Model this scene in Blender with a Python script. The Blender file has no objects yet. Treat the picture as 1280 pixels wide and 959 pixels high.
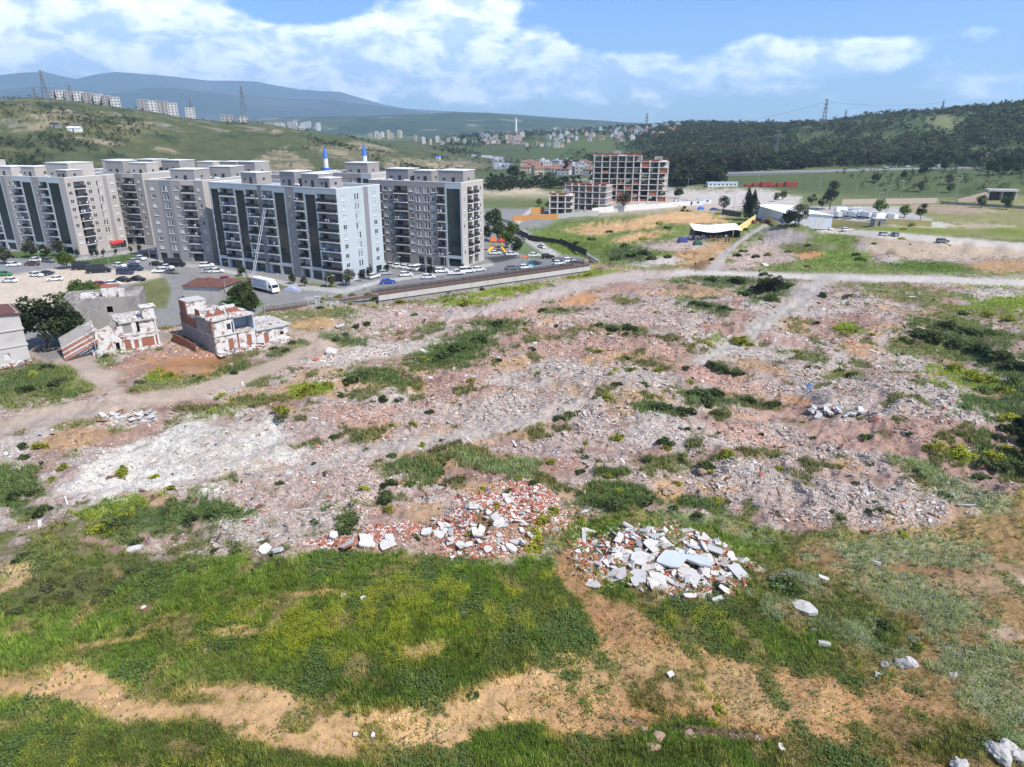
import bpy, bmesh, math, random
import numpy as np
from mathutils import Vector, Matrix
R = math.radians
random.seed(7)
RNG = np.random.default_rng(11)
SC = bpy.context.scene
COL = SC.collection

# ------------------------------------------------------------------ camera
CAM_H, PITCH, FOC = 42.0, R(20.5), 854.0            # FOC in pixels of a 1280 wide picture
cam_d = bpy.data.cameras.new('camera'); cam = bpy.data.objects.new('camera', cam_d); COL.objects.link(cam)
cam_d.sensor_width = 36; cam_d.lens = FOC / 1280 * 36
cam_d.clip_start = 0.5; cam_d.clip_end = 60000
cam.location = (0, 0, CAM_H); cam.rotation_euler = (math.pi / 2 - PITCH, 0, 0)
SC.camera = cam

# ------------------------------------------------------------------ sun, exposure
SUN_AZ, SUN_EL = 127.0, 51.0                          # clockwise from the viewing direction (+Y)
sd = Vector((math.sin(R(SUN_AZ)) * math.cos(R(SUN_EL)), math.cos(R(SUN_AZ)) * math.cos(R(SUN_EL)), math.sin(R(SUN_EL))))
sun_d = bpy.data.lights.new('sun', 'SUN'); sun = bpy.data.objects.new('sun', sun_d); COL.objects.link(sun)
sun_d.energy = 3.9; sun_d.angle = R(0.5); sun_d.color = (1.0, 0.95, 0.87)
sun.rotation_euler = sd.to_track_quat('Z', 'Y').to_euler(); sun.location = (0, 0, 500)
SC.view_settings.view_transform = 'Standard'; SC.view_settings.look = 'None'
SC.view_settings.exposure = 0.75; SC.view_settings.gamma = 1.0
SC.render.engine = 'CYCLES'
SC.cycles.max_bounces = 5; SC.cycles.diffuse_bounces = 2; SC.cycles.glossy_bounces = 2
SC.cycles.transmission_bounces = 2; SC.cycles.volume_bounces = 2; SC.cycles.transparent_max_bounces = 6

# ------------------------------------------------------------------ node helpers
def nn(nt, t, **kw):
    n = nt.nodes.new(t)
    for k, v in kw.items():
        if k in ('operation', 'blend_type', 'data_type', 'attribute_name', 'feature', 'sky_type', 'noise_dimensions', 'voronoi_dimensions', 'use_clamp'):
            setattr(n, k, v)
    return n
def mth(nt, op, a, b=None, clamp=False):
    n = nt.nodes.new('ShaderNodeMath'); n.operation = op; n.use_clamp = clamp
    for i, v in enumerate((a, b)):
        if v is None: continue
        if isinstance(v, (int, float)): n.inputs[i].default_value = v
        else: nt.links.new(v, n.inputs[i])
    return n.outputs[0]
def smooth(nt, v, lo, hi):
    n = nt.nodes.new('ShaderNodeMapRange'); n.interpolation_type = 'SMOOTHSTEP'
    n.inputs['From Min'].default_value = lo; n.inputs['From Max'].default_value = hi
    nt.links.new(v, n.inputs['Value']); return n.outputs[0]
def mixc(nt, f, a, b, bt='MIX'):
    n = nt.nodes.new('ShaderNodeMix'); n.data_type = 'RGBA'; n.blend_type = bt
    for s, v in ((n.inputs[0], f), (n.inputs[6], a), (n.inputs[7], b)):
        if isinstance(v, (int, float)): s.default_value = v
        elif isinstance(v, tuple): s.default_value = (*v[:3], 1)
        else: nt.links.new(v, s)
    return n.outputs[2]

# ------------------------------------------------------------------ world: sky and clouds
W = bpy.data.worlds.new('World'); SC.world = W; W.use_nodes = True
nt = W.node_tree; nt.nodes.clear()
out = nn(nt, 'ShaderNodeOutputWorld')
sky = nn(nt, 'ShaderNodeTexSky', sky_type='NISHITA')
sky.sun_disc = False; sky.sun_elevation = R(SUN_EL); sky.sun_rotation = R(SUN_AZ)
sky.altitude = 100; sky.air_density = 1.0; sky.dust_density = 0.3; sky.ozone_density = 2.5
tc = nn(nt, 'ShaderNodeTexCoord')
sep = nn(nt, 'ShaderNodeSeparateXYZ'); nt.links.new(tc.outputs['Generated'], sep.inputs[0])
az = mth(nt, 'ARCTAN2', sep.outputs[0], sep.outputs[1])
el = mth(nt, 'ARCSINE', sep.outputs[2])
azd = mth(nt, 'MULTIPLY', az, 57.29578); eld = mth(nt, 'MULTIPLY', el, 57.29578)
cmb = nn(nt, 'ShaderNodeCombineXYZ')
nt.links.new(azd, cmb.inputs[0]); nt.links.new(mth(nt, 'MULTIPLY', eld, 1.9), cmb.inputs[1])
def cnoise(scale, detail, rough, off, dist=0.0):
    n = nn(nt, 'ShaderNodeTexNoise'); n.inputs['Scale'].default_value = scale; n.inputs['Detail'].default_value = detail
    n.inputs['Roughness'].default_value = rough; n.inputs['Distortion'].default_value = dist
    ad = nn(nt, 'ShaderNodeVectorMath', operation='ADD'); ad.inputs[1].default_value = off
    nt.links.new(cmb.outputs[0], ad.inputs[0]); nt.links.new(ad.outputs[0], n.inputs['Vector'])
    return n.outputs['Fac']
def blob(a0, e0, ra, re):
    dx = mth(nt, 'DIVIDE', mth(nt, 'SUBTRACT', azd, a0), ra); dy = mth(nt, 'DIVIDE', mth(nt, 'SUBTRACT', eld, e0), re)
    r2 = mth(nt, 'ADD', mth(nt, 'MULTIPLY', dx, dx), mth(nt, 'MULTIPLY', dy, dy))
    return mth(nt, 'EXPONENT', mth(nt, 'MULTIPLY', r2, -1.0))
n1 = cnoise(0.24, 6, 0.5, (3.1, 1.7, 0.4), 0.1)
n2 = cnoise(0.60, 6, 0.55, (13.1, 7.7, 2.4), 0.1)
dens = mth(nt, 'ADD', mth(nt, 'MULTIPLY', mth(nt, 'SUBTRACT', n1, 0.5), 2.0), mth(nt, 'MULTIPLY', mth(nt, 'SUBTRACT', n2, 0.5), 1.1))
def acc(d, b, w): return mth(nt, 'ADD', d, mth(nt, 'MULTIPLY', b, w))
# the cumulus bank over the hills to the left, the small puffs over the plain to the right
CL = [(-30, 3.6, 16, 1.4, .55), (5, 2.6, 26, 1.0, .42), (-6, 9.5, 6, 2, .8), (30, 6.0, 4, .9, .6), (-33, 7.8, 11, 3.0, 1.9), (-20, 5.0, 12, 2.2, 1.45), (-9, 6.2, 5, 1.5, 0.95), (-2.5, 7.8, 5.0, 2.6, 1.25), (-34, 11, 14, 3, 1.0),
      (-15.5, 8.6, 4.2, 1.5, -1.6), (2.8, 5.4, 2.0, .7, 1.0), (7, 4.4, 6, 1.4, .70), (18.5, 5.6, 2.4, 1.3, 1.15), (25.5, 5.0, 5, 1.1, 1.0), (22, 4.2, 7, .8, .55),
      (13, 4.3, 5, 1.0, .70), (35, 2.8, 5, 1.1, .75), (-2, 3.3, 12, 1.2, .5), (14, 10, 18, 3.2, -1.5), (36, 9, 10, 4, -1.3), (60, 9, 14, 4, .6), (-70, 9, 25, 5, .9),
      (150, 20, 40, 12, .6), (-140, 25, 40, 12, .6), (0, 45, 25, 14, .55), (90, 40, 25, 12, -.4)]
for c in CL: dens = acc(dens, blob(*c[:4]), c[4])
mask = smooth(nt, dens, 0.10, 0.74)
shade = smooth(nt, dens, 0.5, 2.1)                     # thick parts of the cloud base read greyer, tops white
topl = cnoise(0.33, 6, 0.6, (8.4, 5.5, 1.0), .3)
lit = mth(nt, 'ADD', mth(nt, 'MULTIPLY', smooth(nt, topl, .38, .62), .85), mth(nt, 'MULTIPLY', smooth(nt, eld, 5.0, 10.0), .22), True)
ccol = mixc(nt, lit, (0.36, 0.48, 0.70), (0.92, 0.95, 1.0))
b_sky = nn(nt, 'ShaderNodeBackground'); b_sky.inputs[1].default_value = 0.088
tint = mixc(nt, 1.0, sky.outputs[0], (0.58, 0.80, 1.20), 'MULTIPLY')
nt.links.new(tint, b_sky.inputs[0])
b_cl = nn(nt, 'ShaderNodeBackground'); b_cl.inputs[1].default_value = 1.2; nt.links.new(ccol, b_cl.inputs[0])
mx = nn(nt, 'ShaderNodeMixShader')
nt.links.new(mth(nt, 'MULTIPLY', mask, 0.90), mx.inputs[0]); nt.links.new(b_sky.outputs[0], mx.inputs[1]); nt.links.new(b_cl.outputs[0], mx.inputs[2])
nt.links.new(mx.outputs[0], out.inputs[0])

# ------------------------------------------------------------------ materials
MATS = {}
def mat(name, col, rough=0.8, var=0.12, scale=3.0, metal=0.0, bump=0.0, bscale=20, stain=0.0, stain_scale=.35, spec=0.3, patch=None, patch_scale=.6, patch_at=.58):
    """plain surface with a two-scale noise variation of its own colour, optional stains and bump"""
    if name in MATS: return MATS[name]
    m = bpy.data.materials.new(name); m.use_nodes = True; t = m.node_tree; b = t.nodes['Principled BSDF']
    tcn = t.nodes.new('ShaderNodeTexCoord')
    n = t.nodes.new('ShaderNodeTexNoise'); n.inputs['Scale'].default_value = scale; n.inputs['Detail'].default_value = 5
    t.links.new(tcn.outputs['Object'], n.inputs['Vector'])
    c = mixc(t, n.outputs['Fac'], tuple(v * (1 - var) for v in col), tuple(min(1, v * (1 + var)) for v in col))
    if stain:
        s = t.nodes.new('ShaderNodeTexNoise'); s.inputs['Scale'].default_value = stain_scale; s.inputs['Detail'].default_value = 6
        s.inputs['Roughness'].default_value = .65
        t.links.new(tcn.outputs['Object'], s.inputs['Vector'])
        f = mth(t, 'MULTIPLY', smooth(t, s.outputs['Fac'], .48, .72), stain)
        c = mixc(t, f, c, tuple(v * .45 for v in col))
    if patch:
        s = t.nodes.new('ShaderNodeTexNoise'); s.inputs['Scale'].default_value = patch_scale; s.inputs['Detail'].default_value = 7; s.inputs['Roughness'].default_value = .62
        ad = t.nodes.new('ShaderNodeVectorMath'); ad.inputs[1].default_value = (7.3, 2.1, 4.7); t.links.new(tcn.outputs['Object'], ad.inputs[0]); t.links.new(ad.outputs[0], s.inputs['Vector'])
        c = mixc(t, smooth(t, s.outputs['Fac'], patch_at - .015, patch_at + .025), c, patch)
    t.links.new(c, b.inputs['Base Color'])
    b.inputs['Roughness'].default_value = rough; b.inputs['Metallic'].default_value = metal
    b.inputs['Specular IOR Level'].default_value = spec
    if bump:
        n2 = t.nodes.new('ShaderNodeTexNoise'); n2.inputs['Scale'].default_value = bscale; n2.inputs['Detail'].default_value = 4
        t.links.new(tcn.outputs['Object'], n2.inputs['Vector'])
        bp = t.nodes.new('ShaderNodeBump'); bp.inputs['Strength'].default_value = bump; bp.inputs['Distance'].default_value = .05
        t.links.new(n2.outputs['Fac'], bp.inputs['Height']); t.links.new(bp.outputs[0], b.inputs['Normal'])
    MATS[name] = m; return m
def attr_mat(name, rough=0.9, trans=0.0, var=.25, scale=2.0, bump=0.0, bscale=6):
    """colour from the mesh's own Col attribute, broken up by noise; trans = light through leaves"""
    if name in MATS: return MATS[name]
    m = bpy.data.materials.new(name); m.use_nodes = True; t = m.node_tree; b = t.nodes['Principled BSDF']
    a = t.nodes.new('ShaderNodeAttribute'); a.attribute_name = 'Col'
    n = t.nodes.new('ShaderNodeTexNoise'); n.inputs['Scale'].default_value = scale; n.inputs['Detail'].default_value = 4
    g = t.nodes.new('ShaderNodeTexCoord'); t.links.new(g.outputs['Object'], n.inputs['Vector'])
    f = mth(t, 'ADD', mth(t, 'MULTIPLY', n.outputs['Fac'], 2 * var), 1 - var)
    vm = t.nodes.new('ShaderNodeVectorMath'); vm.operation = 'SCALE'
    t.links.new(a.outputs['Color'], vm.inputs[0]); t.links.new(f, vm.inputs['Scale'])
    t.links.new(vm.outputs[0], b.inputs['Base Color']); b.inputs['Roughness'].default_value = rough
    b.inputs['Specular IOR Level'].default_value = .15
    if bump:
        n2 = t.nodes.new('ShaderNodeTexNoise'); n2.inputs['Scale'].default_value = bscale; n2.inputs['Detail'].default_value = 5
        t.links.new(g.outputs['Object'], n2.inputs['Vector'])
        bp = t.nodes.new('ShaderNodeBump'); bp.inputs['Strength'].default_value = bump; bp.inputs['Distance'].default_value = .1
        t.links.new(n2.outputs['Fac'], bp.inputs['Height']); t.links.new(bp.outputs[0], b.inputs['Normal'])
    if trans:
        tr = t.nodes.new('ShaderNodeBsdfTranslucent'); t.links.new(vm.outputs[0], tr.inputs['Color'])
        ms = t.nodes.new('ShaderNodeMixShader'); ms.inputs[0].default_value = trans
        t.links.new(b.outputs[0], ms.inputs[1]); t.links.new(tr.outputs[0], ms.inputs[2])
        t.links.new(ms.outputs[0], t.nodes['Material Output'].inputs[0])
    MATS[name] = m; return m

# ------------------------------------------------------------------ mesh builder and tagging
class MB:
    def __init__(s): s.v = []; s.f = []; s.m = []; s.c = []
    def quad(s, a, b, c, d, mi=0):
        i = len(s.v); s.v += [tuple(a), tuple(b), tuple(c), tuple(d)]; s.f.append((i, i + 1, i + 2, i + 3)); s.m.append(mi)
    def poly(s, pts, mi=0):
        i = len(s.v); s.v += [tuple(p) for p in pts]; s.f.append(tuple(range(i, i + len(pts)))); s.m.append(mi)
    def box(s, x0, x1, y0, y1, z0, z1, mi=0, M=None, jit=0):
        i = len(s.v)
        P = [Vector((x, y, z)) for z in (z0, z1) for x, y in ((x0, y0), (x1, y0), (x1, y1), (x0, y1))]
        if jit: P = [p + Vector((random.uniform(-jit, jit), random.uniform(-jit, jit), random.uniform(-jit, jit))) for p in P]
        if M is not None: P = [M @ p for p in P]
        s.v += [tuple(p) for p in P]
        for q in ((0, 3, 2, 1), (4, 5, 6, 7), (0, 1, 5, 4), (1, 2, 6, 5), (2, 3, 7, 6), (3, 0, 4, 7)):
            s.f.append(tuple(i + k for k in q)); s.m.append(mi)
    def prism(s, pts, z0, z1, mi=0, cap=None):
        i = len(s.v); n = len(pts)
        s.v += [(p[0], p[1], z0) for p in pts] + [(p[0], p[1], z1) for p in pts]
        for k in range(n):
            j = (k + 1) % n; s.f.append((i + k, i + j, i + n + j, i + n + k)); s.m.append(mi)
        s.f.append(tuple(i + n + k for k in range(n))); s.m.append(mi if cap is None else cap)
        s.f.append(tuple(i + k for k in reversed(range(n)))); s.m.append(mi)
    def sweep(s, pts, w, mi=0, M=None):
        """side profile pts (x,z) extruded across y; w(x,z)->half width"""
        i = len(s.v); n = len(pts)
        P = [Vector((x, -w(x, z), z)) for x, z in pts] + [Vector((x, w(x, z), z)) for x, z in pts]
        if M is not None: P = [M @ p for p in P]
        s.v += [tuple(p) for p in P]
        for k in range(n):
            j = (k + 1) % n; s.f.append((i + k, i + n + k, i + n + j, i + j)); s.m.append(mi)
        s.f.append(tuple(i + k for k in range(n))); s.m.append(mi)
        s.f.append(tuple(i + n + k for k in reversed(range(n)))); s.m.append(mi)
    def tube(s, a, b, r0, r1=None, n=6, mi=0):
        r1 = r0 if r1 is None else r1
        a, b = Vector(a), Vector(b); d = (b - a)
        if d.length < 1e-6: return
        d.normalize(); x = d.orthogonal().normalized(); y = d.cross(x)
        i = len(s.v)
        for p, r in ((a, r0), (b, r1)):
            for k in range(n):
                t = 2 * math.pi * k / n; s.v.append(tuple(p + (x * math.cos(t) + y * math.sin(t)) * r))
        for k in range(n):
            j = (k + 1) % n; s.f.append((i + k, i + j, i + n + j, i + n + k)); s.m.append(mi)
        s.f.append(tuple(i + n + k for k in range(n))); s.m.append(mi)
        s.f.append(tuple(i + k for k in reversed(range(n)))); s.m.append(mi)
    def mesh(s, name, mats):
        me = bpy.data.meshes.new(name); me.from_pydata(s.v, [], s.f)
        for m in (mats if isinstance(mats, (list, tuple)) else [mats]): me.materials.append(m)
        me.polygons.foreach_set('material_index', s.m); me.update(); return me
    def build(s, name, mats, parent=None, loc=None, rz=0):
        return link(name, s.mesh(name, mats), parent, loc, rz)
def link(name, me, parent=None, loc=None, rz=0):
    o = bpy.data.objects.new(name, me); COL.objects.link(o)
    if parent is not None: o.parent = parent
    if loc is not None: o.location = loc
    if rz: o.rotation_euler.z = rz
    return o
def tag(o, label=None, cat=None, group=None, kind=None):
    if label: o['label'] = label
    if cat: o['category'] = cat
    if group: o['group'] = group
    if kind: o['kind'] = kind
    elif cat: o['kind'] = 'thing'
    return o
def empty(name, loc=(0, 0, 0), rz=0, label=None, cat=None, group=None):
    o = bpy.data.objects.new(name, None); COL.objects.link(o); o.location = loc; o.rotation_euler.z = rz
    o.empty_display_size = .5
    return tag(o, label, cat, group)
def copy_tree(o, parent=None):
    c = o.copy(); COL.objects.link(c)
    if parent is not None: c.parent = parent
    for ch in [x for x in KIDS.get(o.name, [])]: copy_tree(ch, c)
    return c
KIDS = {}
def kids(root, lst): KIDS[root.name] = lst; return root
def np_mesh(name, V, F, mats, Cc=None, smooth_=False):
    """V (n,3), F (m,k) with k constant"""
    V = np.asarray(V, np.float32); F = np.asarray(F, np.int32); k = F.shape[1]
    me = bpy.data.meshes.new(name)
    me.vertices.add(len(V)); me.vertices.foreach_set('co', V.ravel())
    me.loops.add(F.size); me.loops.foreach_set('vertex_index', F.ravel())
    me.polygons.add(len(F)); me.polygons.foreach_set('loop_start', np.arange(0, F.size, k, dtype=np.int32))
    try: me.polygons.foreach_set('loop_total', np.full(len(F), k, np.int32))
    except Exception: pass
    me.polygons.foreach_set('use_smooth', np.full(len(F), bool(smooth_)))
    me.update(calc_edges=True)
    if Cc is not None:
        Cc = np.asarray(Cc, np.float32)
        if Cc.shape[1] == 3: Cc = np.concatenate([Cc, np.ones((len(Cc), 1), np.float32)], 1)
        a = me.attributes.new('Col', 'FLOAT_COLOR', 'POINT'); a.data.foreach_set('color', np.ascontiguousarray(Cc).ravel())
    for m in (mats if isinstance(mats, (list, tuple)) else [mats]): me.materials.append(m)
    return me

# ------------------------------------------------------------------ numpy noise
def _h(ix, iy, seed):
    h = (ix.astype(np.int64) * 374761393 + iy.astype(np.int64) * 668265263 + seed * 1274126177) & 0xffffffff
    h = ((h ^ (h >> 13)) * 1274126177) & 0xffffffff
    h = (h ^ (h >> 16)) & 0xffff
    return h.astype(np.float32) / 32767.5 - 1.0
def vn(x, y, seed=0):
    xi = np.floor(x); yi = np.floor(y); fx = x - xi; fy = y - yi
    fx = fx * fx * fx * (fx * (fx * 6 - 15) + 10); fy = fy * fy * fy * (fy * (fy * 6 - 15) + 10)
    a = _h(xi, yi, seed); b = _h(xi + 1, yi, seed); c = _h(xi, yi + 1, seed); d = _h(xi + 1, yi + 1, seed)
    return (a * (1 - fx) + b * fx) * (1 - fy) + (c * (1 - fx) + d * fx) * fy
def fbm(x, y, o=4, seed=0, g=.5):
    s = 0; a = 1; t = 0
    for k in range(o):
        s = s + a * vn(x + k * 17.3, y - k * 9.1, seed + k * 7); t += a; a *= g; x = x * 2.03; y = y * 2.03
    return s / t * 1.6
def sst(x, a, b):
    t = np.clip((x - a) / (b - a), 0, 1); return t * t * (3 - 2 * t)

# ------------------------------------------------------------------ picture <-> place
CP, SP = math.cos(PITCH), math.sin(PITCH)
def ray(u, v):
    xc = (u - 640) / FOC; yc = (479.5 - v) / FOC
    return np.array([xc, CP + yc * SP, -SP + yc * CP])
def proj(x, y, z):
    zz = z - CAM_H; d = y * CP - zz * SP; d = np.where(d < 1.0, 1.0, d)
    return 640 + FOC * x / d, 479.5 - FOC * (y * SP + zz * CP) / d
def P(u, v, z=0.0):
    r = ray(u, v); t = (z - CAM_H) / r[2]; return Vector((r[0] * t, r[1] * t, z))
def azt(u, v):
    r = ray(u, v); return math.atan2(r[0], r[1]), r[2] / math.hypot(r[0], r[1])
# ------------------------------------------------------------------ relief
def crest(pts):
    a = np.array([azt(u, v) for u, v in pts]); o = np.argsort(a[:, 0]); return a[o, 0], a[o, 1]
L_LEFT = crest([(-900, 118), (-300, 120), (0, 125), (40, 123), (90, 126), (130, 131), (190, 139), (230, 147), (270, 151), (320, 153), (380, 163), (430, 171), (500, 186), (560, 198), (620, 212), (680, 224), (720, 230)])
L_RIGHT = crest([(770, 186), (800, 178), (850, 171), (900, 167), (960, 163), (1000, 160), (1040, 155), (1080, 150), (1120, 146), (1160, 141), (1200, 137), (1240, 134), (1280, 131), (1500, 124), (2200, 122)])
L_MID = crest([(-900, 152), (200, 154), (300, 151), (340, 148), (380, 147), (430, 145), (520, 143), (570, 141), (610, 142), (660, 146), (710, 149), (760, 152), (820, 157), (880, 160), (980, 160), (1280, 162), (2200, 162)])
L_FAR = crest([(-900, 100), (-100, 97), (0, 94), (30, 91), (55, 90), (80, 96), (95, 99), (120, 93), (145, 90), (170, 92), (205, 95), (235, 98), (260, 101), (290, 101), (320, 102), (345, 107), (375, 112), (400, 114), (425, 115), (445, 121), (480, 131), (510, 136), (560, 139), (650, 143), (760, 152), (860, 156), (980, 156), (1100, 159), (1280, 164), (2200, 165)])
L_FAR2 = crest([(-900, 118), (0, 117), (60, 112), (130, 118), (200, 113), (280, 120), (360, 126), (430, 131), (500, 138), (600, 150), (800, 158), (2200, 168)])
# mounds on the field: pixel of their foot, radius in metres, height in metres
MOUNDS = [(610, 655, 6, 1.3), (575, 655, 4, .8), (655, 645, 4, 1.0), (830, 700, 8, 1.1), (760, 655, 5, 1.0), (480, 640, 8, 1.2), (330, 650, 9, 1.0),
          (890, 575, 5, 1.8), (480, 470, 10, 1.2), (420, 500, 9, 1.0), (560, 495, 12, 1.3), (650, 455, 12, 1.3), (740, 500, 13, 1.4), (840, 520, 10, 1.1), (1050, 520, 9, 1.6),
          (1130, 500, 12, 1.2), (980, 600, 10, 1.1), (1100, 600, 11, .9), (820, 430, 14, 1.5), (930, 410, 14, 1.4), (700, 410, 14, 1.4), (1100, 400, 12, 1.1), (610, 400, 14, 1.0), (1180, 560, 10, 1.0),
          (990, 294, 11, 4.2), (755, 280, 10, 2.2), (650, 420, 10, 1.0), (940, 306, 10, 2.0), (1020, 318, 6, 1.5), (805, 283, 14, 2.0), (800, 318, 9, 1.5),
          (600, 780, 9, 1.6), (480, 790, 9, 1.2), (300, 760, 9, 1.0), (60, 720, 7, 1.4), (1000, 740, 4, .7), (240, 640, 7, .8), (100, 930, 5, .8), (1240, 940, 4, .6), (965, 231, 9, 3.5), (70, 480, 8, 1.4), (1215, 430, 14, 1.2), (420, 405, 7, 1.2), (230, 462, 6, .8)]
HOLES = [(870, 585, 4, -1.6), (945, 362, 9, -3.2), (985, 512, 6, -1.6), (740, 660, 3, -.8), (1000, 545, 10, -.8), (800, 345, 8, -.8), (640, 690, 4, -.4), (255, 450, 5, -1.0), (1180, 450, 16, -1.5)]
MND = [(P(u, v), r, h) for u, v, r, h in MOUNDS + HOLES]
CAN_A, CAN_B = P(388, 383), P(737, 334)              # the canal wall's line
CAN_U = (CAN_B - CAN_A).normalized(); CAN_N = Vector((CAN_U.y, -CAN_U.x, 0)); CAN_L = (CAN_B - CAN_A).length
FLATS = [P(1010, 268).to_tuple()[:2] + (32,), P(790, 262).to_tuple()[:2] + (45,)]
def layer(az, d, L, d0, dc, zb, drop=.55, over=1.7):
    z = CAM_H + dc * np.interp(az, L[0], L[1])
    up = sst(d, d0, dc) ** 1.15; dn = 1 - (1 - drop) * sst(d, dc, dc * over)
    return zb + (z - zb) * np.where(d < dc, up, dn)
def H(x, y):
    x = np.asarray(x, np.float64); y = np.asarray(y, np.float64)
    d = np.hypot(x, y); az = np.arctan2(x, y)
    u, v = proj(x, y, np.zeros_like(x)); v = np.where(y < 5, 2000, v); u = np.where(y < 5, 640 + x * 8, u)
    z = np.zeros_like(x)
    # rubble field and the rough ground: lumps of about a metre, quiet where roads and buildings stand
    field = sst(v, 345, 372) * (1 - .6 * sst(v, 690, 740)) * (1 - (1 - sst(u, 330, 420)) * (1 - sst(v, 470, 520)))
    mid = sst(v, 262, 280) * (1 - sst(v, 335, 345)) * sst(u, 640, 690) * (1 - .75 * sst(u, 1040, 1090))
    rg = np.clip(field + .8 * mid, 0, 1)
    near = d < 420
    if near.any():
        xn, yn = x[near], y[near]
        a = fbm(xn / 22, yn / 22, 3, 3) * .8 + fbm(xn / 7, yn / 7, 3, 9) * .55
        b = 1 - np.abs(fbm(xn / 3.1, yn / 3.1, 3, 21)); c = fbm(xn / 1.1, yn / 1.1, 3, 33)
        t = a * (.25 + .75 * rg[near]) + ((b - .6) * .42 + c * .13) * rg[near] + c * .05
        t = np.where((u[near] < 345) & (v[near] < 470) | (v[near] < 262), t * .15, t)
        for p, r, h in MND:
            q2 = ((xn - p.x) ** 2 + (yn - p.y) ** 2) / (r * r)
            t = t + h * np.exp(-q2 * 1.3) * (1 + .3 * b * rg[near])
        # channel in front of the canal wall
        s = (xn - CAN_A.x) * CAN_U.x + (yn - CAN_A.y) * CAN_U.y; n = (xn - CAN_A.x) * CAN_N.x + (yn - CAN_A.y) * CAN_N.y
        ch = sst(n, -2.0, -.4) * (1 - sst(n, 3, 13)) * sst(s, 5, 20) * (1 - sst(s, CAN_L - 8, CAN_L + 6))
        t = t * (1 - ch) - 2.4 * ch
        t = np.where((n < -2.0) & (n > -60) & (s > -30) & (s < CAN_L + 4), t * .1, t)
        # earth bank on the right: the upper road stands 3 m above the field
        un, vv = u[near], v[near] + 5 * fbm(xn / 9, yn / 9, 2, 71)
        t = t + 3.0 * sst(-vv, -(322 + 0 * un), -311) * sst(un, 1040, 1100)
        t = t - .5 * sst(v[near], 350, 336) * 0
        z[near] = t
    # country beyond
    z = z + sst(d, 500, 1500) * (fbm(x / 400, y / 400, 4, 51) * 9 + 4)
    # motorway embankment on the right
    emb = sst(az, R(9), R(15)); zr = 9.0 * emb
    z = np.where(d > 500, np.maximum(z, zr * sst(d, 500, 640)), z)
    z = np.where((d > 630) & (az > R(9)) & (d < 740), zr, z)
    hl = layer(az, d, L_LEFT, 395, 900, 0, .3, 1.5) + sst(d, 430, 800) * (1 - sst(az, R(-4), R(2))) * (fbm(x / 70, y / 70, 4, 61) * 4.5) * (1 - .75 * np.exp(-((d - 900) / 130) ** 2))
    z = np.where((az < R(4)) & (d > 395), np.maximum(z, hl * (1 - sst(az, R(1.5), R(4)))), z)
    hr = layer(az, d, L_RIGHT, 700, 1300, 9 * emb, .4, 1.6) + sst(d, 750, 1000) * fbm(x / 120, y / 120, 4, 63) * 4
    z = np.where((az > R(8)) & (d > 700), np.maximum(z, (hr - 9 * emb) * sst(az, R(8.2), R(12)) + 9 * emb), z)
    # the motorway bank over the underpass portal
    for (uu, vv_, hh) in ((1232, 245.5, 6.5), (1252, 246, 7.0), (1272, 246, 6.5), (1292, 246, 6.0)):
        q = P(uu, vv_); z = np.where(d > 430, np.maximum(z, (hh + 1.5) * np.exp(-((x - q.x) ** 2 + (y - q.y) ** 2) / 17.0 ** 2)), z)
    # hillock with houses in the valley
    for (uu, vv_, dd, rr, hh) in ((860, 182, 1900, 330, 26), (720, 180, 2300, 420, 26), (600, 190, 1500, 200, 10), (770, 192, 1500, 260, 14)):
        a0 = azt(uu, vv_)[0]; cx, cy = dd * math.sin(a0), dd * math.cos(a0)
        z = z + hh * np.exp(-((x - cx) ** 2 + (y - cy) ** 2) / rr ** 2)
    z = np.where(d < 3000, z, np.maximum(z, layer(az, d, L_MID, 3000, 5200, 0, .3, 1.5) + sst(d, 3300, 4300) * fbm(x / 500, y / 500, 4, 65) * 14 * (1 - .7 * np.exp(-((d - 5200) / 500) ** 2))))
    z = np.where(d < 6500, z, np.maximum(z, layer(az, d, L_FAR2, 6500, 9500, 0, .5) + sst(d, 7000, 9000) * fbm(x / 900, y / 900, 4, 67) * 45))
    ridge = 1 - np.abs(fbm(x / 1500, y / 1500, 4, 69))
    z = np.where(d < 9000, z, np.maximum(z, layer(az, d, L_FAR, 9000, 13000, 0, .5) - sst(d, 9500, 10500) * (1 - sst(d, 12000, 13000)) * ridge * 90))
    return z
def Hs(x, y): return float(H(np.array([x]), np.array([y]))[0])
_T = np.geomspace(18, 15000, 3000)
def G(u, v):
    """where the line of sight through a picture point meets the ground"""
    r = ray(u, v); X = r[0] * _T; Y = r[1] * _T; Z = CAM_H + r[2] * _T
    g = Z - H(X, Y); k = np.argmax(g < 0)
    if not (g < 0).any(): return P(u, max(v, 162))
    k = max(k, 1); a = g[k - 1] / (g[k - 1] - g[k]); t = _T[k - 1] + a * (_T[k] - _T[k - 1])
    x, y = r[0] * t, r[1] * t; return Vector((x, y, Hs(x, y)))
def at(x, y): return Vector((x, y, Hs(x, y)))

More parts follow.
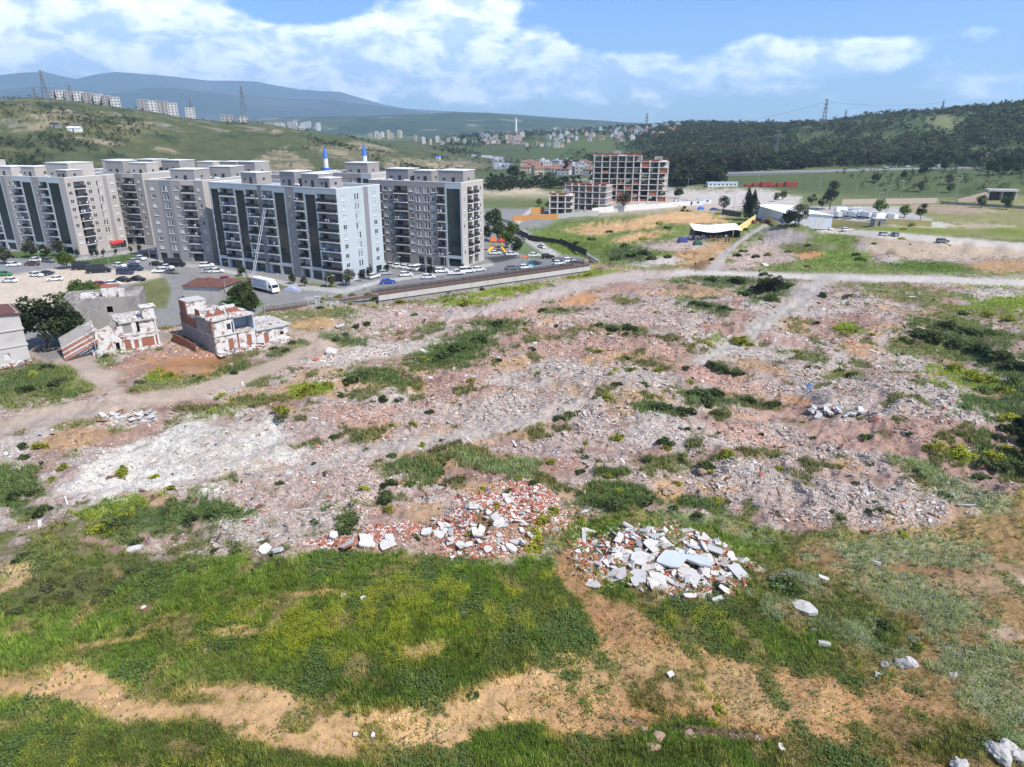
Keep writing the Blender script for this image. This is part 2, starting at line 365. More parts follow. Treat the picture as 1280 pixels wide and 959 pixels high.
# ------------------------------------------------------------------ the ground sheet (finer near the viewer)
AZ = np.concatenate([np.linspace(-180, -47, 36)[:-1], np.linspace(-47, 47, 1080), np.linspace(47, 180, 36)[1:]])
dep = np.linspace(78, 5.2, 900); D1 = CAM_H / np.tan(np.radians(dep))
D2 = np.geomspace(D1[-1], 14500, 430)[1:]
DD = np.concatenate([[.5, 4], D1, D2])
A2, D2g = np.meshgrid(np.radians(AZ), DD)
TX = (D2g * np.sin(A2)).ravel(); TY = (D2g * np.cos(A2)).ravel(); TZ = H(TX, TY)
NA, ND = len(AZ), len(DD)
TD = D2g.ravel(); TA = A2.ravel()
TU, TV = proj(TX, TY, TZ)
behind = TY < 6; TU = np.where(behind, 640 + TX * 8, TU); TV = np.where(behind, 1100 - TY, TV)

# ------------------------------------------------------------------ what covers the ground (real colours of the materials)
n_a = fbm(TX / 6, TY / 6, 4, 101); n_b = fbm(TX / 1.6, TY / 1.6, 4, 103); n_c = fbm(TX / 25, TY / 25, 3, 107)
n_f = fbm(TX / 90, TY / 90, 5, 109); n_ff = fbm(TX / 600, TY / 600, 5, 111); n_d = fbm(TX / .55, TY / .55, 3, 113)
EDGE = n_a * .50 + n_b * .50 + n_d * .12
C_RUB = np.array((.345, .268, .232)); C_GREY = np.array((.345, .298, .262)); C_PINK = np.array((.300, .190, .148)); C_WHITE = np.array((.46, .435, .39))
C_TAN = np.array((.40, .255, .130)); C_ORANGE = np.array((.33, .165, .070)); C_BROWN = np.array((.17, .105, .055)); C_ROAD = np.array((.335, .300, .275))
C_ASPH = np.array((.17, .17, .175)); C_GRASS = np.array((.125, .165, .040)); C_DARK = np.array((.046, .060, .026)); C_YEL = np.array((.150, .180, .035))
C_PALE = np.array((.215, .235, .140)); C_OLIVE = np.array((.120, .125, .048)); C_SAND = np.array((.47, .40, .32)); C_BRICK = np.array((.31, .15, .105)); C_LIGHT = np.array((.42, .38, .34))
N = len(TX)
col = np.zeros((N, 3)); gr = np.zeros(N); rub = np.zeros(N); pale = np.zeros(N); flo = np.zeros(N); brk = np.zeros(N)
def lerp(a, b, m): return a + (b - a) * m
def lay(m, c, var=.12, g=None, r=None, p=None, f=None, k=None):
    global col
    idx = np.nonzero(m > .004)[0]
    if not len(idx): return
    mm = m[idx]
    cc = np.asarray(c)[None, :] * (1 + var * (n_a[idx] * .6 + n_b[idx] * .6))[:, None]
    col[idx] = col[idx] * (1 - mm[:, None]) + cc * mm[:, None]
    for arr, val in ((gr, g), (rub, r), (pale, p), (flo, f), (brk, k)):
        if val is not None: arr[idx] = arr[idx] * (1 - mm) + val * mm
def m_ell(u, v, ru, rv, ang=0, warp=.55, fe=.35):
    a = R(ang); dx = TU - u; dy = TV - v
    x = dx * math.cos(a) + dy * math.sin(a); y = -dx * math.sin(a) + dy * math.cos(a)
    s = 1 - np.sqrt((x / ru) ** 2 + (y / rv) ** 2)
    return sst(s + warp * EDGE, -fe, fe)
def m_poly(pts, warp=8, fe=5):
    pts = np.array(pts, float); x0, y0 = pts.min(0) - 40; x1, y1 = pts.max(0) + 40
    idx = np.nonzero((TU > x0) & (TU < x1) & (TV > y0) & (TV < y1))[0]
    m = np.zeros(N)
    if not len(idx): return m
    px, py = TU[idx], TV[idx]; ins = np.zeros(len(idx), bool); dist = np.full(len(idx), 1e9)
    for i in range(len(pts)):
        ax, ay = pts[i]; bx, by = pts[(i + 1) % len(pts)]
        c = ((ay > py) != (by > py)) & (px < (bx - ax) * (py - ay) / (by - ay + 1e-12) + ax); ins ^= c
        t = np.clip(((px - ax) * (bx - ax) + (py - ay) * (by - ay)) / ((bx - ax) ** 2 + (by - ay) ** 2 + 1e-9), 0, 1)
        dist = np.minimum(dist, np.hypot(px - ax - t * (bx - ax), py - ay - t * (by - ay)))
    s = np.where(ins, dist, -dist); m[idx] = sst(s + warp * EDGE[idx], -fe, fe); return m
def m_line(pts, w, warp=.4, fe=.5):
    pts = [(*p, w) if len(p) == 2 else p for p in pts]; best = np.full(N, -1e9)
    for (ax, ay, wa), (bx, by, wb) in zip(pts[:-1], pts[1:]):
        t = np.clip(((TU - ax) * (bx - ax) + (TV - ay) * (by - ay)) / ((bx - ax) ** 2 + (by - ay) ** 2 + 1e-9), 0, 1)
        ww = wa + t * (wb - wa); dx = TU - ax - t * (bx - ax); dy = TV - ay - t * (by - ay)
        best = np.maximum(best, 1 - np.hypot(dx * (.35 + 0 * ww), dy) / ww)       # a track is foreshortened up the picture
    return sst(best + warp * EDGE, -fe, fe)

# far country first
far_g = np.stack([.090 + .02 * n_f, .112 + .02 * n_f, .042 + .01 * n_f], 1)
col[:] = far_g; gr[:] = .0
LH = (TA < R(4)) & (TD > 395) & (TD < 1900)
WL = (1 - sst(TA + .04 * n_f, R(0), R(4))) * sst(TD + 40 * n_f, 395, 470) * (TD < 1900)
lay(WL, (.076, .088, .040), .25)
lay(WL * sst(n_f + .4 * n_a, .15, .7) * .8, (.125, .120, .055), .2)
lay(WL * sst(fbm(TX / 30, TY / 30, 4, 131), .2, .6) * .75, (.042, .056, .026), .2)
lay(np.where(LH & (TV < 165), sst(fbm(TX / 22, TY / 10, 4, 133), .35, .8), 0) * .75, (.21, .19, .15), .3)
for a in (m_poly([(310, 222), (318, 203), (335, 190), (352, 185), (372, 195), (390, 208), (400, 225)], 6, 5), m_ell(425, 192, 34, 7, 8), m_ell(455, 184, 22, 5, 10), m_ell(520, 207, 40, 8, 4),
          m_ell(570, 206, 34, 6, 3), m_ell(50, 158, 30, 4, -12), m_ell(170, 156, 26, 3, -8), m_ell(130, 178, 20, 3, 5), m_ell(90, 172, 14, 3), m_ell(75, 138, 12, 3), m_ell(205, 188, 16, 3, 10), m_ell(345, 165, 8, 3), m_ell(470, 186, 26, 4, 12), m_ell(60, 145, 30, 3, -5)):
    lay(a * .75 * (.35 + .65 * sst(fbm(TX / 12, TY / 12, 4, 139), -.3, .4)), (.29, .235, .16), .2)
VAL = sst(TA + .05 * n_f, R(-6), R(0)) * sst(TD, 800, 1200) * (TD < 3300)
lay(VAL * sst(n_f, -.2, .5), (.060, .085, .032), .25)
lay(VAL * sst(fbm(TX / 130, TY / 130, 4, 135), .05, .45), (.035, .052, .022), .2)
M5 = (TD > 3300) & (TD < 7000)
lay(np.where(M5, 1., 0), (.040, .058, .026), .2)
lay(np.where(M5, sst(n_ff, .1, .5), 0) * .7, (.085, .098, .040), .2)
lay(np.where(M5, sst(fbm(TX / 200, TY / 200, 3, 137), .5, .7), 0) * .8, (.19, .16, .12), .2)
lay(np.where(M5, sst(fbm(TX / 110, TY / 110, 4, 138), .0, .35), 0) * .85, (.022, .034, .018), .2)
M9 = TD >= 7000
lay(np.where(M9, 1., 0), (.030, .040, .040), .2); lay(np.where(M9, sst(n_ff, .1, .6), 0) * .7, (.075, .075, .070), .2)
RH = (TA > R(8)) & (TD > 700) & (TD < 2300)
WR = sst(TA + .03 * n_f, R(7), R(10)) * sst(TD, 700, 780) * (TD < 2300)
lay(WR, (.070, .092, .036), .25); lay(WR * sst(n_f, .2, .6), (.105, .120, .055), .2)
lay(m_ell(1183, 152, 26, 9, 0, .3), (.15, .165, .075), .2)
# plain between the site and the motorway
PL = (TD > 240) & (TD < 700) & (TA > R(-6))
lay(sst(TD, 240, 260) * (1 - sst(TD, 640, 760)) * sst(TA + .04 * n_f, R(-8), R(-3)), (.125, .142, .058), .2)
lay(m_poly([(860, 216), (1300, 206), (1300, 250), (1200, 248), (1100, 246), (1000, 240), (900, 232), (850, 228)], 3, 4), (.078, .100, .040), .2)
lay(m_poly([(835, 237), (960, 238), (1000, 247), (1000, 262), (880, 262), (830, 252)], 4, 4), C_LIGHT, .15)
lay(m_poly([(600, 237), (660, 232), (690, 240), (690, 262), (640, 268), (600, 262)], 5, 4), (.46, .39, .28), .15)
lay(m_poly([(670, 262), (700, 250), (850, 246), (905, 256), (900, 266), (740, 276)], 3, 3), (.40, .33, .28), .2)
lay(m_line([(592, 194.5, 1.2), (612, 196, 1.6), (622, 200, 2), (624, 210, 2.5)], 2, .1, .25), (.30, .31, .34), .05); lay(m_poly([(614, 196), (628, 196), (641, 207), (640, 211), (618, 211)], .5, 1), (.23, .24, .27), .05); lay(m_poly([(620.5, 196), (622, 196), (629.5, 211), (626, 211)], .3, .6), (.42, .40, .36), .05)
lay(m_ell(670, 218, 80, 8), (.07, .09, .04), .2)
lay(m_poly([(1040, 256), (1300, 246), (1300, 300), (1060, 290)], 4, 6), (.205, .200, .085), .2)
lay(m_ell(1180, 262, 60, 5, 3), (.30, .23, .16), .2); lay(m_ell(1150, 280, 40, 4, 2), (.40, .37, .31), .2); lay(m_ell(1230, 283, 34, 4, 2), (.34, .29, .20), .2); lay(m_ell(1260, 290, 40, 5, 4), C_YEL, .2); lay(m_ell(1150, 288, 70, 3, 2), C_YEL, .2)
lay(m_poly([(1010, 258), (1120, 258), (1165, 275), (1165, 284), (1000, 276)], 1, 2), (.36, .34, .32), .15)
# residential ground left of the canal: paving, sand lot, lawns
RES = sst((TX - CAN_A.x) * CAN_N.x + (TY - CAN_A.y) * CAN_N.y, 0.6, -.2) * (TD < 520) * (TX < 40) * (1 - sst(-TX - .62 * TY, -20, 6) * 0)
lay(RES * (TD < 420), (.215, .210, .205), .10, g=0, r=0)
lay(RES * (1 - sst(TD, 420, 520)) * (TD >= 380) * sst(TD, 380, 400), (.11, .13, .05), .2)
# ------------ the rubble field and rough ground
FIELD = sst((TX - CAN_A.x) * CAN_N.x + (TY - CAN_A.y) * CAN_N.y, -.1, .3); FIELD = np.maximum(FIELD, (TX > 24) * 1.0) * (TD < 300)
FIELD = np.where((TD > 215) & (TX < 25), 0, FIELD)
lay(FIELD, C_RUB, .16, g=0, r=1.0)
lay(FIELD * sst(n_c + .5 * n_a, -.1, .5), C_GREY, .16, r=1.0)
lay(FIELD * sst(fbm(TX / 14, TY / 9, 4, 141), .05, .45) * .9, C_PINK, .25, r=.6)
lay(FIELD * sst(fbm(TX / 6, TY / 5, 4, 145), .30, .65) * .75, C_PINK * .8, .25, r=.5)
lay(FIELD * sst(fbm(TX / 10, TY / 8, 4, 147), .38, .7) * .75, (.40, .36, .325), .15, r=.9)
lay(FIELD * sst(fbm(TX / 9, TY / 9, 4, 143), .38, .68) * .7, C_TAN * .9, .2, r=.5)
lay(FIELD * sst(fbm(TX / 4, TY / 4, 4, 149), .42, .62) * .8, C_OLIVE * .9, .3, g=.55, r=.2)
# middle ground, 270..345
lay(m_poly([(655, 300), (700, 272), (860, 262), (1045, 290), (1090, 330), (1280, 332), (1290, 345), (1040, 343), (860, 338), (760, 332)], 6, 6), (.135, .165, .050), .25, g=.5, r=.25)
for u, v, a, b, an, c in ((770, 284, 60, 7, -6, C_TAN), (830, 272, 44, 6, -8, C_TAN * 1.15), (800, 296, 30, 5, -10, C_TAN), (870, 275, 40, 6, 0, C_TAN * 1.15), (850, 322, 20, 8, -20, C_BROWN * 1.5), (820, 326, 40, 6, 0, C_LIGHT), (990, 300, 48, 14, 6, (.25, .22, .21)),
                          (885, 318, 36, 16, -25, C_TAN * .9), (960, 318, 40, 12, 0, C_RUB), (1014, 318, 18, 4, 0, C_ORANGE * 1.2), (1000, 310, 30, 6, 0, C_OLIVE), (1060, 320, 34, 9, 0, C_GRASS * 1.1), (860, 303, 26, 7, 0, C_RUB), (1160, 333, 60, 6, 2, (.09, .13, .03)), (1255, 333, 45, 8, 0, C_TAN * .85),
                          (720, 305, 40, 6, 10, C_GRASS * .8), (790, 318, 34, 10, 0, C_DARK * 1.5), (830, 308, 30, 6, 0, C_RUB), (700, 295, 40, 6, 10, C_GRASS), (910, 334, 36, 6, 0, C_RUB), (1040, 300, 40, 6, 0, C_GRASS), (870, 335, 16, 6, -25, C_BROWN)):
    lay(m_ell(u, v, a, b, an), c, .2, g=.6 if c[1] > c[0] else 0, r=.1 if c[1] > c[0] else .5)
lay(m_poly([(1070, 298), (1120, 297), (1290, 306), (1290, 322), (1160, 324), (1100, 314)], 3, 3), (.36, .285, .215), .16, g=0, r=.4)
lay(m_line([(1030, 288, 3), (1110, 294, 4), (1180, 300, 4), (1290, 309, 4)], 4, .1, .3), (.43, .39, .34), .1, g=0, r=0)
lay(m_line([(890, 340, 4), (905, 318, 3), (930, 298, 2), (955, 282, 2)], 3, .2), C_ROAD, .1, g=0, r=.1)
lay(m_poly([(690, 324), (640, 290), (655, 288), (700, 318)], 1, 2), (.36, .34, .31), .1, g=0, r=0)
lay(m_poly([(702, 318), (660, 292), (690, 296), (738, 322)], 1, 2), C_GRASS, .15, g=.7, r=0)
# vegetation patches on the field (dark weeds, yellow-green spurge)
VEG = [(570, 432, 46, 17, -8, 'd'), (545, 450, 42, 11, 0, 'd'), (615, 405, 30, 8, 0, 'd'), (470, 470, 40, 8, 8, 'd'), (385, 490, 26, 8, -10, 'y'), (345, 500, 30, 7, 0, 'o'), (520, 590, 40, 14, -6, 'd'), (590, 575, 60, 12, 6, 'o'), (640, 585, 34, 9, 0, 'd'),
       (905, 352, 60, 10, 0, 'd'), (965, 362, 34, 14, 0, 'd'), (880, 385, 34, 8, 10, 'd'), (700, 388, 30, 5, 0, 'd'), (770, 408, 36, 6, 5, 'd'), (905, 462, 26, 9, 20, 'd'), (885, 498, 34, 12, 0, 'd'), (830, 513, 22, 6, 10, 'd'), (935, 500, 26, 7, 0, 'd'), (960, 508, 14, 6, 0, 'd'), (705, 520, 14, 5, 0, 'd'),
       (925, 428, 24, 6, 5, 'y'), (1060, 412, 20, 6, 10, 'y'), (1000, 445, 30, 8, 10, 'o'), (1060, 468, 22, 6, 0, 'o'), (1200, 425, 70, 24, 12, 'd'), (1250, 455, 60, 16, 25, 'd'), (1150, 435, 40, 12, 10, 'o'), (1230, 480, 50, 12, 12, 'y'), (1290, 500, 60, 30, 0, 'd'), (1230, 392, 80, 14, 4, 'o'), (1260, 380, 60, 8, 0, 'y'), (1150, 372, 50, 8, 0, 'o'), (1100, 360, 60, 6, 4, 'o'), (1260, 355, 60, 5, 0, 'y'),
       (1255, 570, 50, 16, 30, 'd'), (1200, 572, 30, 6, 20, 'y'), (1140, 585, 30, 8, 10, 'o'), (830, 580, 44, 12, 0, 'o'), (900, 575, 26, 12, 0, 'o'), (760, 590, 20, 6, 0, 'd'), (800, 620, 60, 10, 8, 'd'), (760, 632, 40, 9, 0, 'd'), (860, 628, 40, 7, 18, 'd'), (700, 610, 26, 7, 0, 'o'), (170, 650, 90, 26, -6, 'd'), (250, 640, 44, 14, 0, 'd'), (60, 670, 80, 26, -6, 'o'), (20, 615, 46, 26, 0, 'd'), (150, 630, 60, 10, -10, 'y'), (40, 640, 40, 14, 0, 'd'), (260, 520, 40, 6, -5, 'o'), (300, 505, 40, 6, -10, 'o'), (430, 655, 16, 10, 0, 'd'), (430, 668, 26, 8, 0, 'd'),
       (45, 478, 80, 26, -4, 'd'), (20, 500, 50, 12, 0, 'o'), (90, 470, 30, 14, 20, 'o'), (205, 478, 46, 12, -10, 'o'), (195, 470, 24, 7, 0, 'y'), (300, 462, 50, 6, -15, 'd'), (400, 398, 60, 14, -8, 'o'), (440, 408, 30, 14, 0, 'd'), (420, 425, 34, 8, 0, 'd'), (520, 375, 60, 7, -8, 'o'), (640, 363, 50, 5, -6, 'y'), (570, 378, 40, 5, 0, 'y'), (730, 342, 40, 5, -4, 'y'), (520, 372, 40, 5, 0, 'd'), (360, 440, 40, 6, -20, 'd'), (130, 440, 26, 5, 0, 'o'), (330, 475, 24, 5, 0, 'o'), (100, 530, 40, 6, -8, 'o'), (150, 535, 36, 8, -20, 'o')]
VC = {'d': (C_DARK * 1.9, .75), 'y': (C_YEL * 1.2, .8), 'o': (C_OLIVE * 1.1, .55)}
for u, v, a, b, an, k in VEG:
    lay(m_ell(u, v, a, b, an, 1.15, .3) * (.95 if k != 'o' else .8), VC[k][0], .25, g=VC[k][1], r=.15 if k != 'o' else .4)
# bare soil patches and tracks
for u, v, a, b, an, c, r in ((225, 458, 50, 12, -4, C_ORANGE, .1), (260, 450, 22, 8, 0, C_ORANGE * .8, .1), (400, 405, 34, 7, 0, C_TAN, .1), (728, 374, 26, 8, -4, C_ORANGE * 1.25, .1), (780, 360, 30, 5, 0, C_PINK, .3), (600, 610, 30, 8, 0, C_TAN, .4), (1000, 500, 22, 7, 10, C_ORANGE * 1.1, .4), (970, 425, 60, 7, 12, C_PINK, .3), (1040, 540, 90, 14, 14, C_PINK * 1.05, .25), (905, 605, 26, 10, 0, C_TAN, .4), (835, 612, 20, 14, 0, C_TAN, .3), (890, 470, 80, 14, 20, C_PINK * 1.2, .5), (930, 545, 60, 10, 15, C_PINK * 1.2, .5),
                             (590, 520, 50, 10, -10, C_PINK, .6), (440, 520, 50, 14, 0, C_PINK * 1.1, .6), (640, 390, 50, 7, -8, C_PINK * 1.2, .4), (1040, 500, 50, 8, 10, C_GREY, .9), (620, 515, 90, 22, -10, C_GREY * 1.05, 1.0), (720, 470, 90, 14, 0, C_GREY, 1.0), (1080, 620, 110, 18, 5, C_GREY * 1.02, 1.0), (940, 595, 70, 16, 5, C_GREY, 1.0), (800, 395, 80, 12, 0, C_RUB * 1.1, 1.0), (480, 400, 60, 14, -12, C_RUB * 1.1, .9), (470, 440, 70, 10, -10, C_LIGHT, .7), (680, 560, 70, 14, 0, C_RUB, 1.), (400, 610, 90, 20, 0, C_RUB * 1.05, 1.), (330, 665, 80, 14, 0, C_GREY, .9), (170, 525, 60, 8, -8, C_GREY * 1.1, .9)):
    lay(m_ell(u, v, a, b, an, .7, .4) * .85, c, .18, r=r, g=0)
lay(m_poly([(60, 604), (95, 588), (135, 565), (180, 540), (255, 520), (335, 518), (352, 530), (362, 548), (382, 560), (376, 575), (330, 590), (268, 606), (180, 612), (100, 625), (70, 620)], 18, 14) * (.62 + .38 * sst(n_a + .6 * n_b, -.5, .2)), C_WHITE, .14, g=0, r=.42)
lay(m_ell(100, 572, 26, 9, -20), C_GREY * .85, .15, r=.5)
lay(m_line([(-20, 540, 11), (60, 520, 11), (150, 506, 10), (240, 492, 8), (330, 462, 7), (380, 440, 7), (405, 432, 6), (385, 420, 5), (360, 414, 4)], 8, .3), C_ROAD * np.array((1.06, .93, .80)), .1, g=0, r=.1)
lay(m_line([(30, 437, 8), (90, 448, 9), (125, 470, 9), (150, 500, 8)], 8, .25), C_ROAD * np.array((1.05, .94, .83)), .1, g=0, r=.05)
lay(m_line([(-20, 545, 7), (50, 528, 6), (110, 515, 5)], 6, .3), C_GREY * np.array((.9, .86, .82)), .1, r=.1)
lay(m_line([(380, 590, 5), (450, 565, 8), (560, 548, 9), (660, 528, 9), (740, 500, 6)], 8, .6), C_GREY * 1.02, .1, g=0, r=.45)
lay(m_line([(560, 398, 4), (620, 386, 6), (690, 366, 7), (770, 348, 6), (860, 341, 4)], 6, .4), (.36, .30, .265), .1, g=0, r=.2)
lay(m_line([(850, 341, 3), (940, 343, 3), (1040, 347, 4), (1150, 349, 4), (1300, 355, 4.5)], 3, .25), (.43, .395, .36), .1, g=0, r=.1)
lay(m_line([(1030, 349, 6), (1010, 362, 7), (990, 380, 8), (960, 400, 8), (925, 425, 7), (880, 450, 6)], 6, .8, .7), C_LIGHT * .80, .14, g=0, r=.3)
lay(m_line([(640, 285, 2), (665, 262, 2)], 2, .2), C_LIGHT, .1)
# near ground: meadow, weeds, bare clay
MEAD = m_poly([(-400, 700), (0, 716), (60, 690), (150, 690), (200, 700), (330, 698), (420, 692), (500, 688), (545, 694), (600, 704), (650, 698), (690, 690), (720, 650), (790, 640), (870, 640), (930, 655), (1000, 664), (1080, 668), (1170, 668), (1230, 640), (1300, 600), (1900, 560), (2400, 2600), (-1600, 2600)], 10, 7)
lay(MEAD, C_GRASS * 1.2, .25, g=.9, r=.04)
lay(MEAD * sst(n_c, .05, .5) * .7, C_OLIVE, .25, g=.7)
lay(MEAD * sst(n_a, .3, .7) * .45, C_DARK * 1.5, .25, g=1.0)
for u, v, a, b, an, c, g in ((100, 730, 130, 34, -12, (.092, .088, .046), .55), (60, 690, 90, 20, 0, C_OLIVE, .6), (330, 745, 220, 36, -4, (.115, .150, .036), 1.), (590, 730, 170, 30, 2, (.110, .155, .032), 1.), (300, 800, 190, 26, -2, (.105, .135, .036), 1.), (480, 790, 210, 44, -4, (.165, .190, .032), 1.), (640, 830, 110, 44, 0, (.105, .135, .034), 1.), (700, 770, 60, 50, 20, (.110, .138, .036), 1.), (470, 850, 120, 36, 0, (.085, .115, .030), 1.), (676, 665, 18, 28, 10, C_YEL * 1.1, 1.), (840, 750, 90, 14, 5, C_GRASS, .8), (930, 780, 120, 30, 5, C_OLIVE, .8), (990, 800, 80, 26, 8, C_GRASS, .8)):
    lay(m_ell(u, v, a, b, an, .6, .4) * .85, c, .2, g=g, r=0)
lay(m_poly([(950, 668), (1160, 668), (1290, 610), (1700, 600), (1700, 1000), (1120, 1000), (1060, 900), (1080, 830), (1130, 790), (1060, 730), (1000, 700)], 22, 16) * .9, (.285, .178, .090), .24, g=.18, r=.08)
lay(m_poly([(690, 690), (720, 694), (740, 730), (790, 760), (830, 800), (930, 830), (1050, 850), (1090, 900), (1060, 935), (960, 925), (900, 910), (860, 900), (760, 930), (680, 920), (690, 870), (760, 820), (740, 780), (700, 730)], 16, 12), (.355, .205, .098), .25, g=.08, r=.10)
lay(m_poly([(-60, 850), (0, 848), (80, 830), (130, 842), (170, 868), (232, 862), (250, 850), (310, 846), (400, 880), (450, 890), (520, 892), (575, 868), (620, 846), (690, 838), (720, 860), (700, 905), (600, 915), (560, 948), (420, 956), (330, 935), (250, 905), (160, 905), (80, 880), (30, 870), (-60, 880)], 14, 10), C_TAN * 1.05, .12, g=.02, r=.04)
for u, v, a, b, an, c in ((420, 920, 110, 20, 2, C_TAN * 1.12), (850, 850, 130, 26, 6, (.34, .225, .115)), (930, 880, 90, 18, 6, (.36, .235, .12)), (700, 880, 60, 20, 0, (.34, .21, .105)), (10, 722, 26, 18, -15, (.40, .27, .17)), (30, 850, 70, 14, -5, C_TAN), (530, 812, 28, 11, -10, C_TAN), (1250, 720, 80, 24, 0, (.27, .19, .12)), (1255, 790, 26, 10, 10, (.36, .26, .20)), (1280, 728, 16, 8, 10, (.40, .31, .25)), (1000, 730, 70, 16, 14, C_BROWN * 1.1), (1110, 700, 120, 16, 4, C_BROWN * 1.25), (1140, 880, 60, 14, 6, (.32, .18, .09)), (780, 770, 40, 26, 40, (.30, .18, .09)), (1090, 945, 40, 14, 0, (.30, .17, .085)), (130, 805, 60, 5, -10, C_TAN), (300, 790, 36, 6, 0, C_TAN * .9), (380, 742, 60, 4, -4, C_TAN * .8), (600, 900, 60, 14, 0, C_TAN * 1.1)):
    lay(m_ell(u, v, a, b, an, .8, .45) * .85, c, .2, g=.1, r=.08)
for u, v, a, b, an, c, g in ((60, 940, 190, 36, 6, (.100, .125, .034), .9), (330, 955, 160, 18, 6, (.075, .10, .03), .8), (40, 890, 50, 14, 0, C_GRASS, .8), (560, 955, 80, 14, 0, C_OLIVE, .7), (800, 945, 130, 18, 0, (.095, .110, .036), .85), (1010, 950, 80, 14, 0, C_OLIVE, .7), (1180, 930, 90, 28, 0, C_OLIVE, .7), (250, 875, 60, 10, 0, C_OLIVE, .5), (520, 870, 30, 10, 0, C_GRASS, .5)):
    lay(m_ell(u, v, a, b, an, .8, .4) * .8, c, .2, g=g, r=0)
# pale flowering weeds on the right
for u, v, a, b, an in ((1000, 735, 40, 16, 10), (1060, 785, 90, 18, 20), (1150, 760, 90, 22, 25), (1230, 850, 90, 40, 40), (1130, 690, 110, 14, 3), (1210, 620, 60, 16, 20), (940, 670, 60, 10, 16), (1100, 810, 80, 14, 20), (985, 770, 60, 8, 10), (1160, 590, 40, 10, 20), (870, 650, 40, 8, 10), (690, 690, 12, 14, 0), (730, 640, 30, 8, 0), (620, 580, 60, 10, 8)):
    lay(m_ell(u, v, a, b, an, 1.1, .4) * .75, C_PALE, .25, g=.6, p=.8)
lay(m_poly([(690, 690), (715, 690), (735, 740), (800, 790), (770, 800), (720, 750)], 8, 7), (.27, .155, .080), .2, g=.1, r=.15)
lay(m_ell(880, 915, 90, 8, 8, .8), (.15, .10, .07), .2, g=.15, r=.4)
# yellow flowers in the meadow
for u, v, a, b in ((520, 770, 90, 26), (450, 800, 120, 30), (570, 780, 60, 24), (330, 770, 80, 18), (690, 700, 14, 30), (620, 750, 60, 16), (230, 800, 60, 12), (160, 950, 100, 20), (90, 660, 60, 14), (520, 745, 60, 14), (880, 780, 60, 10)):
    m = m_ell(u, v, a, b, 0, 1.2, .4); flo = np.maximum(flo, m)
# broken brick
for u, v, a, b, an in ((620, 655, 72, 36, 0), (560, 668, 40, 16, 0), (680, 640, 30, 10, 10), (640, 625, 50, 8, 0), (450, 675, 70, 10, -3), (830, 700, 96, 38, 6), (750, 690, 34, 18, 0), (280, 436, 40, 8, -10), (590, 690, 60, 10, 0), (500, 660, 50, 10, 0), (655, 612, 30, 8, 0), (730, 640, 20, 8, 0)):
    m = m_ell(u, v, a, b, an, .5, .3) * .8; lay(m * (.5 + .5 * sst(n_b, -.2, .4)), C_BRICK, .25, g=0, r=.9, k=1.0)
lay(m_ell(668, 632, 30, 7, 8, .6), C_BRICK * 1.1, .2, g=0, r=.5, k=1.0)
# paving and lots left of the canal
lay(m_poly([(-200, 356), (0, 345), (60, 336), (120, 334), (190, 338), (205, 347), (178, 352), (150, 357), (110, 356), (80, 372), (60, 385), (0, 388), (-200, 400)], 2, 3), C_SAND, .07, g=0, r=0)
lay(m_poly([(160, 358), (205, 346), (214, 362), (208, 385), (165, 388)], 2, 3), (.135, .140, .060), .25, g=0, r=0)
lay(m_poly([(0, 316), (60, 312), (100, 322), (170, 316), (190, 324), (130, 332), (90, 330), (0, 322)], 1, 2), (.07, .11, .035), .2, g=.3)
lay(m_poly([(285, 350), (300, 344), (340, 352), (420, 356), (425, 364), (380, 362), (300, 362)], 1, 2), (.12, .14, .06), .2)
lay(m_poly([(-100, 318), (0, 322), (80, 328), (110, 332), (130, 333), (195, 325), (210, 330), (190, 338), (60, 336), (0, 345), (-100, 350)], 1, 2), C_ASPH * 1.25, .08, g=0, r=0)
lay(m_poly([(280, 366), (300, 362), (330, 380), (300, 392), (270, 388)], 2, 3), (.07, .115, .03), .2, g=.4)
lay(m_poly([(20, 430), (80, 420), (120, 440), (60, 452)], 3, 3), (.20, .19, .175), .1, g=0, r=0)
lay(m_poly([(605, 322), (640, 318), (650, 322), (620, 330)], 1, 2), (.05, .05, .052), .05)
lay(m_poly([(640, 312), (650, 300), (690, 325), (680, 330)], 1, 2) * .8, (.10, .15, .04), .1)
SPN = fbm(TX / 2.6, TY / 2.6, 3, 161)
lay(MEAD * (gr < .3) * sst(SPN, .48, .70) * .6, C_OLIVE * 1.25, .3, g=.5, r=0)
lay(MEAD * (gr > .6) * sst(SPN, .42, .7) * .7, (.23, .165, .085), .25, g=.25, r=.05)
lay(MEAD * (gr > .5) * sst(fbm(TX / 4.5, TY / 4.5, 3, 163), .2, .6) * .55, (.17, .165, .060), .2)
lay(m_poly([(470, 346), (612, 329), (722, 321), (738, 331), (560, 353), (470, 366)], 1, 2), C_ASPH * 1.05, .08, g=0, r=0)
lay(m_line([(277, 338, 2), (385, 360, 3), (430, 364, 3), (475, 352, 2), (560, 341, 2), (612, 331, 2)], 2, .1, .25), (.36, .35, .33), .08)
lay(m_line([(100, 324, 2), (165, 315, 2), (205, 330, 2), (268, 334, 2)], 2, .1, .25), (.34, .33, .31), .08)
lay(m_poly([(380, 372), (470, 366), (735, 332), (736, 336), (470, 371), (395, 384)], .5, 1), (.30, .29, .275), .08)
col = np.clip(col * (1 + .10 * n_d * (TD < 260))[:, None], .008, .7)

